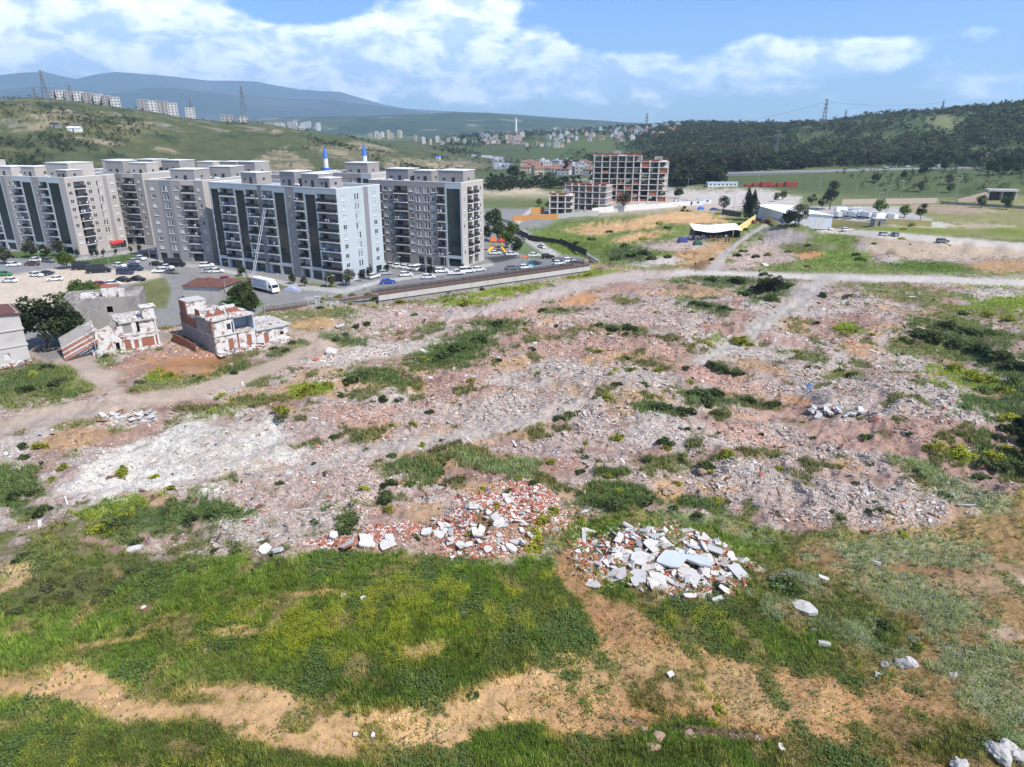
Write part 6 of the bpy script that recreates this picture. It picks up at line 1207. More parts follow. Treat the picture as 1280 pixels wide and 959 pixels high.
# backhoe
bh = tag(empty('backhoe', G(856, 264.5), R(5)), 'yellow backhoe digger at the edge of the bare soil right of the frames', 'digger'); M_YEL = mat('digger_yellow', (.50, .30, .04), .5, .1, 2)
mb = MB(); mb.box(-2, 1.6, -.8, .8, .8, 1.5); mb.build('body', M_YEL, bh); mb = MB(); mb.box(-1.3, .3, -.75, .75, 1.51, 2.9, 0); mb.box(-1.4, .4, -.85, .85, 2.9, 3.05, 1); mb.build('cab', [M_CGL, M_YEL], bh)
for sx, rr_ in ((-1.3, .75), (1.2, .5)):
    for sy in (-.9, .9): mb = MB(); mb.tube((sx, sy - .2, rr_), (sx, sy + .2, rr_), rr_, n=12); mb.build('wheel', M_TYRE, bh)
mb = MB(); mb.tube((1.5, 0, 1.4), (3.0, 0, .6), .14); mb.box(2.8, 3.6, -1.1, 1.1, .1, .9); mb.build('front_bucket', M_YEL, bh); mb = MB(); mb.tube((-2, 0, 1.3), (-3.2, 0, 3.4), .16); mb.tube((-3.2, 0, 3.4), (-4.4, 0, 2.0), .13); mb.box(-4.7, -4.1, -.35, .35, 1.2, 2.0); mb.build('digging_arm', M_YEL, bh)
# ------------------------------------------------------------------ people: one skinned surface per pose, coloured by height
def body_mesh(name, pose, top, legs, hair):
    J = {'pel': (0, 0, .95), 'spi': (0, 0, 1.2), 'che': (0, 0, 1.38), 'nec': (0, 0, 1.50), 'hed': (0, -.02, 1.62), 'crn': (0, 0, 1.74)}
    st = .14 if pose == 'walk' else .0
    for s, S in ((-1, 'l'), (1, 'r')):
        J['hip' + S] = (s * .10, 0, .90); J['kne' + S] = (s * .11, -st * s - .02, .50); J['ank' + S] = (s * .12, -st * 1.6 * s + (.03 if pose == 'walk' else 0), .08); J['toe' + S] = (s * .13, -st * 1.6 * s - .15, .04)
        J['sho' + S] = (s * .19, 0, 1.42); J['elb' + S] = (s * .25, .03 + st * s * .8, 1.14)
        J['wri' + S] = (s * .24, -.10 + st * s, .92) if pose != 'arms' else (s * .12, -.28, 1.15); J['han' + S] = (s * .24, -.13 + st * s, .82) if pose != 'arms' else (s * .03, -.30, 1.12)
    E = [('pel', 'spi'), ('spi', 'che'), ('che', 'nec'), ('nec', 'hed'), ('hed', 'crn')]
    for S in 'lr': E += [('pel', 'hip' + S), ('hip' + S, 'kne' + S), ('kne' + S, 'ank' + S), ('ank' + S, 'toe' + S), ('che', 'sho' + S), ('sho' + S, 'elb' + S), ('elb' + S, 'wri' + S), ('wri' + S, 'han' + S)]
    RAD = {'pel': .15, 'spi': .14, 'che': .16, 'nec': .06, 'hed': .10, 'crn': .075, 'hip': .095, 'kne': .065, 'ank': .048, 'toe': .04, 'sho': .065, 'elb': .05, 'wri': .035, 'han': .04}
    ks = list(J); me = bpy.data.meshes.new('tmp'); me.from_pydata([J[k] for k in ks], [(ks.index(a), ks.index(b_)) for a, b_ in E], [])
    o = bpy.data.objects.new('tmp', me); COL.objects.link(o); md = o.modifiers.new('s', 'SKIN'); sk = me.skin_vertices[0].data
    for i, k in enumerate(ks): r = RAD[k[:3]]; sk[i].radius = (r, r * .8); sk[i].use_root = (k == 'pel')
    sub = o.modifiers.new('u', 'SUBSURF'); sub.levels = 1; sub.render_levels = 1
    dg = bpy.context.evaluated_depsgraph_get(); ev = bpy.data.meshes.new_from_object(o.evaluated_get(dg)); bpy.data.objects.remove(o); ev.name = name; ev.materials.clear()
    for m_ in (top, legs, mat('skin', (.42, .25, .17), .6), hair, mat('shoes', (.03, .025, .025), .7)): ev.materials.append(m_)
    for f_ in ev.polygons:
        c = f_.center; hand = c.z < .9 and abs(c.x) > .2 or (pose == 'arms' and c.y < -.22 and c.z > 1.05)
        f_.material_index = 2 if hand else 4 if c.z < .1 else 1 if c.z < .93 else 0 if c.z < 1.47 else 3 if (c.z > 1.66 or (c.y > .03 and c.z > 1.55)) else 2
        f_.use_smooth = True
    return ev
CLO = {'black': (.02, .02, .025), 'navy': (.025, .035, .10), 'white': (.65, .65, .63), 'red': (.35, .03, .03), 'grey': (.20, .20, .21), 'blue': (.06, .14, .38), 'beige': (.40, .33, .24)}
CM = {k: mat('cloth_' + k + '_wear', v, .9, .1, 4) for k, v in CLO.items()}; HAIR = mat('hair', (.02, .014, .01), .7)
PEO = {}
for pose in ('stand', 'walk', 'arms'):
    for t_, l_ in (('black', 'navy'), ('white', 'black'), ('navy', 'grey'), ('red', 'navy'), ('grey', 'black'), ('blue', 'beige'), ('black', 'black')): PEO[(pose, t_, l_)] = body_mesh('person', pose, CM[t_], CM[l_], HAIR)
PP = []; PK = list(PEO)
def person(u_, v_, k, lb, deg, grp=None):
    o = link('person', PEO[k], None, G(u_, v_), R(deg)); o['category'] = 'person'
    if grp: o['group'] = grp
    PP.append((o, lb))
rr = random.Random(5)
for k in range(34):
    u_ = rr.uniform(858, 912); v_ = rr.uniform(298.5, 302.5) if u_ > 876 else rr.uniform(299, 301.5); kk = rr.choice(PK); pz = {'stand': 'standing', 'walk': 'stepping', 'arms': 'with hands held together'}[kk[0]]
    person(u_, v_, kk, '%s topped person %s in the crowd' % (kk[1], pz), rr.uniform(-60, 200), 'crowd at the canopy')
person(907, 304, ('stand', 'black', 'navy'), 'dark dressed person standing right of the canopy on the track', 30); person(911, 303.5, ('stand', 'black', 'black'), 'second dark dressed person at the right end of the canopy', 150); person(924, 300.5, ('walk', 'black', 'navy'), 'dark person sitting low beside the slanting yellow wall track', 70); person(927, 299.5, ('stand', 'grey', 'black'), 'grey topped person on the track below the yellow wall', 200)
person(869, 334, ('stand', 'black', 'black'), 'lone dark person on the bare soil below the tents', 20); person(949, 343, ('stand', 'black', 'black'), 'dark person standing on the pale field road', 0); person(956.5, 343, ('walk', 'white', 'black'), 'white topped person walking on the pale field road', 90); person(766, 334, ('walk', 'black', 'navy'), 'dark person left of the two walkers near the canal head', 80); person(762, 333, ('stand', 'navy', 'grey'), 'navy topped person standing near the canal head', 40); person(755, 330, ('walk', 'grey', 'black'), 'grey topped person walking by the canal corner railing', 90); person(738, 331, ('stand', 'black', 'black'), 'dark person leaning by the canal corner', 0)
person(351.5, 421.5, ('stand', 'black', 'black'), 'dark person beside the single storey ruin', 30); person(456, 363, ('walk', 'white', 'black'), 'white topped person on the canal path', 60); person(1003, 280, ('stand', 'white', 'black'), 'white topped person by the tree at the yellow wall', 10)
rank_labels(PP)
# ------------------------------------------------------------------ houses far away
M_TER = mat('terracotta', (.23, .125, .09), .9, .2, .4); WALLS = [mat('house_wall_%s' % n_, c_, .9, .08, .3) for n_, c_ in (('white', (.50, .48, .455)), ('cream', (.44, .38, .29)), ('grey', (.32, .31, .30)), ('pink', (.42, .34, .30)), ('blue', (.36, .42, .50)))]
def house_mesh(w, d, h, wm, roof, storeys):
    mb = MB(); mb.box(-w / 2, w / 2, -d / 2, d / 2, -3, h, 0)
    if roof == 'hip':
        z = h + min(w, d) * .28; e = .4; A_ = [(-w / 2 - e, -d / 2 - e, h), (w / 2 + e, -d / 2 - e, h), (w / 2 + e, d / 2 + e, h), (-w / 2 - e, d / 2 + e, h)]; r0, r1 = (-w / 4, 0, z), (w / 4, 0, z)
        mb.quad(A_[0], A_[1], r1, r0, 1); mb.quad(A_[2], A_[3], r0, r1, 1); mb.poly([A_[1], A_[2], r1], 1); mb.poly([A_[3], A_[0], r0], 1)
    else: mb.box(-w / 2 - .15, w / 2 + .15, -d / 2 - .15, d / 2 + .15, h, h + .25, 3); mb.box(-w * .2, w * .15, -d * .2, d * .2, h + .25, h + 2.0, 0)
    for k in range(storeys):
        z = h * (k + .35) / storeys; hh = h / storeys * .42; n = max(2, int(w / 3))
        for i in range(n): x = -w / 2 + w * (i + .5) / n; mb.box(x - .6, x + .6, -d / 2 - .03, -d / 2 + .05, z, z + hh, 2)
        n = max(2, int(d / 3))
        for i in range(n): y = -d / 2 + d * (i + .5) / n; mb.box(w / 2 - .05, w / 2 + .03, y - .6, y + .6, z, z + hh, 2)
    return mb.mesh('house', [WALLS[wm], M_TER, M_WGLASS[0], M_ROOF])
HMs = [house_mesh(9, 8, 5.5, 0, 'hip', 2), house_mesh(8, 9, 6.5, 2, 'flat', 2), house_mesh(10, 8, 8.5, 0, 'flat', 3), house_mesh(9, 9, 5.5, 1, 'hip', 2), house_mesh(8, 8, 6, 3, 'flat', 2), house_mesh(9, 8, 8, 4, 'flat', 3), house_mesh(11, 8, 5, 0, 'hip', 2)]
TOW = [house_mesh(20, 16, 30, 0, 'flat', 10), house_mesh(24, 14, 24, 3, 'flat', 8), house_mesh(16, 16, 36, 1, 'flat', 12), house_mesh(30, 14, 20, 0, 'flat', 6)]
FAR = []; rr = random.Random(9)
KN = ['white red roofed house', 'grey flat roofed house', 'tall white flat roofed house', 'cream red roofed house', 'pinkish flat roofed house', 'pale blue flat roofed house', 'long white red roofed house']
def scatter_houses(n, u0, u1, v0, v1, sc, where, grp, line=None):
    for k in range(n):
        for tr in range(12):
            u_ = rr.uniform(u0, u1); f = (u_ - u0) / (u1 - u0); v_ = (line[0] + (line[1] - line[0]) * f + rr.uniform(-v0, v0)) if line else rr.uniform(v0, v1)
            p = G(u_, v_); s = sc * rr.uniform(.8, 1.2)
            if all((o.location - p).length > 9 * sc for o, _ in FAR[-n:]): break
        i = rr.randrange(len(HMs)); o = link('house', HMs[i], None, p, rr.uniform(-.5, .5)); o.scale = (s, s, s); tag(o, None, 'house', grp); FAR.append((o, KN[i] + ' ' + where))
scatter_houses(36, 655, 740, 208, 219, .95, 'in the near village', 'houses of the near village')
scatter_houses(34, 690, 800, 160, 177, .9, 'in the hillside town', 'houses of the hillside town')
scatter_houses(26, 770, 830, 158, 172, 1.0, 'in the far town', 'houses of the far town')
scatter_houses(22, 640, 720, 170, 186, .9, 'on the valley slope', 'houses of the valley slope')
scatter_houses(14, 800, 850, 160, 168, 1.0, 'at the far town edge', 'houses of the far town edge')
scatter_houses(16, 600, 650, 172, 180, .95, 'in the valley town', 'houses of the valley town')
rank_labels(FAR)
TW = []
def tower(u_, v_, i, rot, s, lb, grp): p = G(u_, v_); o = link('apartment_tower', TOW[i], None, p, R(rot)); o.scale = (s, s, s); tag(o, None, 'apartment block', grp); TW.append((o, lb))
for k in range(26):
    u_ = rr.uniform(462, 660); v_ = 177 - 3.0 * (u_ < 505) + rr.uniform(-2.5, 2.5) + (u_ > 520) * 1.5; tower(u_, v_, rr.randrange(4), rr.uniform(-30, 30), rr.uniform(.8, 1.15) * (.62 if u_ < 505 else .34), 'pale apartment tower in the valley town beyond the left ridge', 'towers of the valley town')
for k in range(16):
    u_ = rr.uniform(340, 402); a_, te = azt(u_, 151.5 + rr.uniform(-1, 2.5)); dd = rr.uniform(3800, 4100); x, y = dd * math.sin(a_), dd * math.cos(a_); zt = CAM_H + dd * te; s_ = rr.uniform(1.0, 1.3); i = rr.randrange(4); hh = (30, 24, 36, 20)[i] * s_; o = link('apartment_tower', TOW[i], None, (x, y, min(zt - hh, Hs(x, y))), rr.uniform(-.5, .5)); o.scale = (s_ * .9, s_ * .9, s_); tag(o, None, 'apartment block', 'towers behind the left ridge'); TW.append((o, 'pale apartment tower peeping over the left ridge'))
rank_labels(TW)
# white chimney in the valley
a_, te = azt(645, 160); p = Vector((2600 * math.sin(a_), 2600 * math.cos(a_), 0)); p.z = Hs(p.x, p.y); mb = MB(); mb.tube((0, 0, -2), (0, 0, 58), 4.5, 3.0, 10); x = mb.build('chimney_stack', M_WHITE); x.location = p; tag(x, 'single white chimney stack standing in the valley town', 'chimney')
# ridge apartments
def ridge_block(u0, u1, vb, vt, dist, lb, striped):
    a0, te0 = azt(u0, vt); a1, _ = azt(u1, vt); x0, x1 = dist * math.tan(a0), dist * math.tan(a1); am = (a0 + a1) / 2; zt = CAM_H + dist * te0 - 1.5; x, y = dist * math.sin(am), dist * math.cos(am); zb = Hs(x, y) - 6; root = empty('apartment_block', (x, y, zb), -am, lb, 'apartment block', 'apartment row on the ridge'); w = (x1 - x0) * math.cos(am) * 1.0; h = zt - zb; mb = MB()
    mb.box(-w / 2, w / 2, 0, 13, 0, h, 0); mb.box(-w / 2 - .3, w / 2 + .3, -.3, 13.3, h, h + .5, 1); 
    mb.build('wall', [WALLS[0 if not striped else 2], M_ROOF], root); n = max(3, int(w / 4)); nf = max(4, int((h - 6) / 3)); wb = MB()
    for i in range(n):
        if striped and i % 3 == 1: wb.box(-w / 2 + w * (i + .15) / n, -w / 2 + w * (i + .85) / n, -.12, -.05, 6.5, h - .6, 1); continue
        for k in range(nf): x_ = -w / 2 + w * (i + .5) / n; z_ = h - 3 * (k + 1) + .6; wb.box(x_ - .8, x_ + .8, -.04, .05, z_, z_ + 1.4, 0)
    tag(wb.build('window', [M_WGLASS[0], mat('maroon_panel', (.22, .17, .18), .8)], root), kind='stuff')
RB_ = ((62, 70, 125, 112), (69, 80, 125, 111), (80, 91, 126, 112.5), (91, 103, 127, 112.5), (103, 116, 129, 114.5), (116, 127, 130, 116), (127, 137, 131.5, 118), (137, 148, 133, 119.5))
for k, (u0, u1, vb, vt) in enumerate(RB_): ridge_block(u0, u1, vb, vt, 1000 - k * 5, ('left end block', 'second block', 'third block', 'fourth block', 'fifth block', 'sixth block', 'seventh block', 'right end block')[k] + ' of the long apartment row on the left ridge', k % 2 == 0)
for k, (u0, u1, vb, vt) in enumerate(((171, 182, 136, 123), (182, 195, 138, 124), (195, 208, 140, 125), (208, 220, 142, 127))): ridge_block(u0, u1, vb, vt, 985, ('left end block', 'second block', 'third block', 'right end block')[k] + ' of the short apartment row right of the long ridge row', k % 2 == 0)
ridge_block(231, 242, 146, 133, 960, 'small tan block on the ridge under the thin pylon', False); ridge_block(276, 290, 152, 142.5, 960, 'low white block on the ridge left of the dark pylon', True); ridge_block(296, 309, 152, 144, 965, 'low grey block on the ridge at the foot of the dark pylon', False)
for u_, v_, w, lb in ((94, 164, 10, 'long white farm shed on the left green hill'), (70, 159, 7, 'dark small farm hut left of the white shed'), (548, 199, 5, 'tiny blue roofed hut on the hill right of the minarets')):
    mb = MB(); mb.box(-w / 2, w / 2, -2.5, 2.5, -1, 2.6, 0); A_ = [(-w / 2 - .3, -2.8, 2.6), (w / 2 + .3, -2.8, 2.6), (w / 2 + .3, 2.8, 2.6), (-w / 2 - .3, 2.8, 2.6)]; mb.quad(A_[0], A_[1], (w / 2 + .3, 0, 3.6), (-w / 2 - .3, 0, 3.6), 1); mb.quad(A_[2], A_[3], (-w / 2 - .3, 0, 3.6), (w / 2 + .3, 0, 3.6), 1); mb.poly([A_[1], A_[2], (w / 2 + .3, 0, 3.6)]); mb.poly([A_[3], A_[0], (-w / 2 - .3, 0, 3.6)]); mb.box(-.5, .5, -2.55, -2.48, -1, 1.9, 2)
    x = mb.build('farm_shed', [M_WHITE if w != 7 else M_CONCD, M_SROOF if w == 10 else (M_BLUE if w == 5 else M_DARK), M_DARK]); x.location = G(u_, v_); tag(x, lb, 'shed')
# ------------------------------------------------------------------ leaves and plants
M_LEAF = attr_mat('leaf', .85, .38, .2, 2.0); M_BARK = mat('bark', (.11, .085, .065), .95, .2, 3, bump=.4)
M_STONE_A = attr_mat('rubble_stone', .95, 0, .28, 5.0, .4, 14)
def rand_rot(n, rng, tilt=np.pi):
    a = rng.uniform(0, 2 * np.pi, n); b = rng.uniform(-tilt, tilt, n); c = rng.uniform(0, 2 * np.pi, n)
    ca, sa, cb, sb, cc, sc = np.cos(a), np.sin(a), np.cos(b), np.sin(b), np.cos(c), np.sin(c); z = np.zeros(n); o = np.ones(n)
    Rz = np.stack([np.stack([ca, -sa, z], 1), np.stack([sa, ca, z], 1), np.stack([z, z, o], 1)], 1); Rx = np.stack([np.stack([o, z, z], 1), np.stack([z, cb, -sb], 1), np.stack([z, sb, cb], 1)], 1); Rz2 = np.stack([np.stack([cc, -sc, z], 1), np.stack([sc, cc, z], 1), np.stack([z, z, o], 1)], 1)
    return Rz @ Rx @ Rz2
LEAF = np.array([(-.5, 0, 0), (0, -.32, .08), (.5, 0, 0), (0, .32, .08)])
def leaf_quads(C_, size, colr, rng, tilt=1.2):
    n = len(C_); Rm = rand_rot(n, rng, tilt); V = np.einsum('nij,kj->nki', Rm, LEAF) * np.asarray(size).reshape(-1, 1, 1) + C_[:, None, :]
    F = np.arange(n * 4).reshape(n, 4); return V.reshape(-1, 3), F, np.repeat(colr, 4, 0)
def crown_points(rng, n, rx, ry, rz, clumps=14, shell=.55, kind='round'):
    """leaf centres gathered in uneven clumps through the crown"""
    cc = []
    while len(cc) < clumps:
        p = rng.uniform(-1, 1, 3)
        if .25 < (p ** 2).sum() < 1: cc.append(p)
    cc = np.array(cc); k = rng.integers(0, clumps, n); rad = rng.uniform(.22, .48, clumps)
    d = rng.normal(size=(n, 3)); d /= np.linalg.norm(d, axis=1)[:, None]; r = rng.uniform(shell, 1, n) ** .6
    p = cc[k] * .72 + d * (r * rad[k])[:, None]
    if kind == 'cone': s = np.clip(1.12 - np.abs(p[:, 2] + .35) ** 1.6 * .6, .12, 1); p[:, 0] *= s; p[:, 1] *= s
    return p * np.array([rx, ry, rz]), k
def tint(rng, k, base, n, clump_var=.3, leaf_var=.25, yellow=.0):
    kc = 1 + rng.uniform(-clump_var, clump_var, k.max() + 1); f = kc[k] * (1 + rng.uniform(-leaf_var, leaf_var, n)); c = np.asarray(base)[None] * f[:, None]
    if yellow: c[:, 0] *= 1 + yellow * rng.random(n)
    return np.clip(c, .004, .6)
def tree_proto(seed, h, rx, rz, base, leaves=900, ls=.35, kind='round', trunk_h=.4, tr=.18, clumps=16):
    rng = np.random.default_rng(seed); p, k = crown_points(rng, leaves, rx, rx, rz, clumps, .4, kind); zc = h - rz * 1.0; p[:, 2] += zc
    V, F, C_ = leaf_quads(p, rng.uniform(.7, 1.3, leaves) * ls, tint(rng, k, base, leaves), rng); crown = np_mesh('crown', V, F, M_LEAF, C_)
    mb = MB(); z1 = h * trunk_h; mb.tube((0, 0, -.6), (.05 * h * .2, 0, z1), tr, tr * .65, 7); r_ = random.Random(seed)
    for i in range(6): a = i * 1.05 + r_.random(); mb.tube((.01 * h, 0, z1 * r_.uniform(.75, 1)), (math.cos(a) * rx * .55, math.sin(a) * rx * .55, zc + r_.uniform(-.3, .4) * rz), tr * .45, tr * .12, 5)
    mb.tube((.01 * h, 0, z1), (0, 0, h - rz * .4), tr * .6, tr * .15, 5)
    return crown, mb.mesh('trunk', M_BARK)
G_D, G_M, G_L, G_O, G_B = (.046, .066, .026), (.075, .110, .032), (.130, .190, .038), (.110, .120, .058), (.120, .082, .055)
PROT = {'dark': tree_proto(1, 8, 3.6, 3.7, G_D, 3600, .52), 'mid': tree_proto(2, 6, 2.6, 2.75, G_M, 2400, .42), 'light': tree_proto(3, 5, 2.3, 2.3, G_L, 2200, .40), 'olive': tree_proto(4, 6, 2.8, 2.75, G_O, 2200, .40), 'brown': tree_proto(5, 9, 3.4, 3.8, G_B, 2600, .42, trunk_h=.35),
        'cypress': tree_proto(6, 12, 2.5, 6.0, (.020, .034, .016), 4200, .42, 'cone', .12, .22, 26), 'conifer': tree_proto(7, 4, .9, 1.9, (.02, .042, .018), 700, .25, 'cone', .12, .08, 14), 'acacia': tree_proto(8, 8, 3.2, 3.0, (.045, .055, .028), 1800, .42, trunk_h=.5, clumps=10)}
TREES = []
def tree(kind, u_, v_, s, lb, grp='trees about the estate', name='tree', cat='tree', dz=0):
    p = G(u_, v_); o = empty(name, p + up * dz, rr.uniform(0, 6.28), None, cat, grp); c_, t_ = PROT[kind]; a = link('trunk', t_, o); b_ = link('crown', c_, o)
    sx = s * rr.uniform(.92, 1.08); o.scale = (sx, sx, s); TREES.append((o, lb)); return o
for a in (('dark', 62, 436, 1.45, 'large dark tree between the left ruin and the grey concrete house'), ('dark', 84, 428, 1.15, 'dark tree against the grey concrete house'), ('light', 84, 392, 1.1, 'bright green tree behind the large dark tree'), ('light', 100, 378, 1.2, 'bright green tree beside the roof of the grey concrete house'), ('light', 116, 374, 1.0, 'bright green bushy tree touching the grey concrete house roof'), ('light', 84, 336, 1.15, 'round bright green tree on the lawn by the sandy lot'),
          ('olive', 6, 330, 1.0, 'greyish tree at the left edge by the road'), ('olive', 40, 322, 1.0, 'greyish tree in front of the glass strip block, left'), ('olive', 76, 320, .9, 'greyish tree beside the beige block corner'), ('mid', 55, 320, .7, 'green shrub tree at the foot of the beige block'), ('mid', 60, 321, .6, 'low green tree at the beige block foot'),
          ('mid', 304, 386, 1.15, 'bushy green tree in front of the truck and low fence'), ('mid', 315, 390, .85, 'smaller bushy tree beside the low dark fence'), ('mid', 292, 380, .7, 'small green tree right of the shed'), ('mid', 302, 345, .55, 'thin street tree before the pale blue block, by the ladder lift'), ('mid', 366, 355, .5, 'thin street tree before the pale blue block, above the covered car'), ('olive', 381, 358, .5, 'thin street tree before the pale blue block, middle'), ('olive', 413, 359, .7, 'olive round tree at the corner of the pale blue block'), ('olive', 437, 357, .8, 'olive round tree beside the end wall of the pale blue block'),
          ('mid', 617, 290, 1.7, 'tall green tree right of the grey block'), ('mid', 626, 303, 1.3, 'green tree above the playground'), ('light', 640, 300, 1.5, 'light green tree behind the playground'), ('light', 633, 310, 1.3, 'light green tree in front of the playground path'), ('mid', 646, 318, 1.1, 'green tree right of the playground'), ('mid', 608, 300, 1.0, 'green tree half hidden by the grey block'), ('dark', 641, 224, 1.6, 'dark round tree beside the distant road'), ('olive', 653, 225, 1.3, 'grey green tree right of the dark roadside tree'),
          ('brown', 779, 265, 1.25, 'brown leaved tree in front of the tall concrete frame'), ('mid', 743, 266, .8, 'thin green tree in front of the low frame'), ('light', 686, 262, 1.0, 'bright bush tree left of the smallest frame'), ('light', 674, 258, .9, 'bright tree by the path to the building site'), ('dark', 848, 248, .9, 'dark tree right of the tall frames'), ('olive', 904, 263, 1.3, 'grey green round tree left of the dark stone wall'),
          ('dark', 983, 283, .9, 'dark bushy tree in front of the warehouse, left part'), ('olive', 998, 283, 1.5, 'grey green tree in front of the warehouse, right part'), ('acacia', 1037, 262, 2.0, 'tall open crowned tree beyond the warehouse'), ('acacia', 1027, 263, 1.0, 'small ragged tree left of the open crowned tree'), ('acacia', 1014, 258, .9, 'small ragged tree behind the white warehouse roof'), ('light', 978, 250, 1.2, 'pale green bush tree on the gravel heap by the warehouse'), ('olive', 970, 252, .9, 'olive bush at the foot of the gravel heap'), ('light', 1099, 268, 1.5, 'light green tree behind the truck yard'), ('light', 1130, 272, 1.2, 'light green shrub tree right of the truck yard'), ('acacia', 1150, 276, 1.0, 'ragged shrub tree at the end of the yellow wall'), ('mid', 1226, 260, 1.2, 'green bush before the underpass'), ('mid', 1258, 262, 1.3, 'green bush right of the underpass opening'),
          ('dark', 1240, 220, 1.6, 'dark tree of the clump above the underpass, left'), ('dark', 1252, 219, 2.0, 'dark tree of the clump above the underpass, middle'), ('dark', 1264, 219, 1.9, 'dark tree of the clump above the underpass, right'), ('dark', 1278, 218, 1.9, 'dark tree at the right edge above the underpass'), ('dark', 1094, 228, .8, 'small dark tree alone on the motorway slope'), ('dark', 1153, 219, 1.0, 'dark round tree on the motorway slope'), ('olive', 1150, 240, 1.2, 'olive shrub on the motorway slope'), ('olive', 1187, 241, 1.0, 'olive shrub near the pale pink wall end'), ('dark', 1128, 223, .7, 'tiny dark shrub on the motorway slope'), ('olive', 1185, 231, 1.2, 'yellowish shrub on the motorway slope'), ('dark', 1162, 213, 1.0, 'dark shrub just below the motorway'), ('dark', 1180, 214, 1.1, 'dark shrub below the motorway, right'),
          ('dark', 966, 372, .8, 'dark green bush tree in the hollow by the field road'), ('dark', 952, 366, .55, 'small dark bush in the hollow by the field road'), ('dark', 1275, 552, .55, 'dark bush tree at the right edge of the rubble'), ('dark', 1279, 575, .5, 'lower dark bush at the right edge of the rubble')): tree(*a)
for u_, s, lb in ((932.5, 1.0, 'slim left tree of the dark cypress pair'), (940, .95, 'broader right tree of the dark cypress pair')): tree('cypress', u_, 276, s * 1.32, lb, 'cypress pair', 'cypress_tree')
tree('cypress', 708, 219, 1.2, 'dark cypress in the near village', 'cypress pair', 'cypress_tree')
CO = []
for u_, v_, s in ((97, 322, 1.0), (115, 322, .9), (121.5, 321.5, .9), (130, 321, .9), (145.5, 319, .8), (164, 317, .9), (175, 316, 1.0), (462, 349, 1.35), (451.5, 352, 1.0), (483.5, 341, .9), (538, 343, 1.0), (578, 339, .8)): CO.append(tree('conifer', u_, v_, s, 'small pointed conifer at the foot of the apartment blocks', 'small conifers at the blocks', 'conifer_tree'))
rank_labels(TREES)
# ------------------------------------------------------------------ weed bushes on the rubble, each its own plant
def bush_proto(seed, base, n, ls, flat=.6, yellow=0):
    rng = np.random.default_rng(seed); p, k = crown_points(rng, n, 1, 1, flat, 9, .3); p[:, 2] = np.abs(p[:, 2]) + .05
    V, F, C_ = leaf_quads(p, rng.uniform(.7, 1.4, n) * ls, tint(rng, k, base, n, .35, .3, yellow), rng, 1.0); return np_mesh('weed_bush', V, F, M_LEAF, C_)
BP = {'d': [bush_proto(s, (.072, .100, .036), 420, .24, .62) for s in (21, 22, 23)], 'y': [bush_proto(s, (.26, .30, .035), 380, .20, .75, .2) for s in (31, 32, 33)], 'o': [bush_proto(s, (.13, .135, .06), 320, .22, .6) for s in (41, 42, 43)], 'g': [bush_proto(s, (.10, .15, .040), 380, .22, .65) for s in (51, 52)], 'p': [bush_proto(s, (.26, .28, .19), 380, .18, .6) for s in (61, 62)]}
KW = {'d': 'dark green', 'y': 'yellow green', 'o': 'dull olive', 'g': 'mid green', 'p': 'pale grey green'}
MARKS = [('the white gravel', 220, 565), ('the white slab heap', 830, 705), ('the red brick heap', 610, 655), ('the long row house', 270, 420), ('the canal wall', 600, 360), ('the dark weed island', 570, 432), ('the right hand thicket', 1210, 430), ('the pinkish clearing', 1000, 530), ('the field road fork', 1010, 360), ('the grey rubble middle', 650, 515), ('the orange hollow', 885, 585), ('the left track', 150, 500), ('the meadow edge', 420, 680), ('the right rubble edge', 1170, 590), ('the central rubble ridge', 800, 440), ('the shrubby left slope', 100, 720), ('the pale weeds', 1080, 790), ('the clay strip', 700, 880), ('the yellow flower patch', 520, 775)]
BUSH = []; rr = random.Random(3)
def bush(k, u_, v_, r, hs=1.0):
    p = G(u_, v_); o = link('weed_bush', rr.choice(BP[k]), None, p - up * .08, rr.uniform(0, 6.28)); o.scale = (r, r * rr.uniform(.8, 1.1), r * hs * rr.uniform(.8, 1.1)); tag(o, None, 'bush', 'weed bushes on the waste ground')
    mk = min(MARKS, key=lambda m_: (m_[1] - u_) ** 2 + 3 * (m_[2] - v_) ** 2); sz = 'large' if r > 2.2 else ('small' if r < 1.1 else 'medium')
    BUSH.append((o, '%s %s weed bush near %s' % (sz, KW[k], mk[0])))
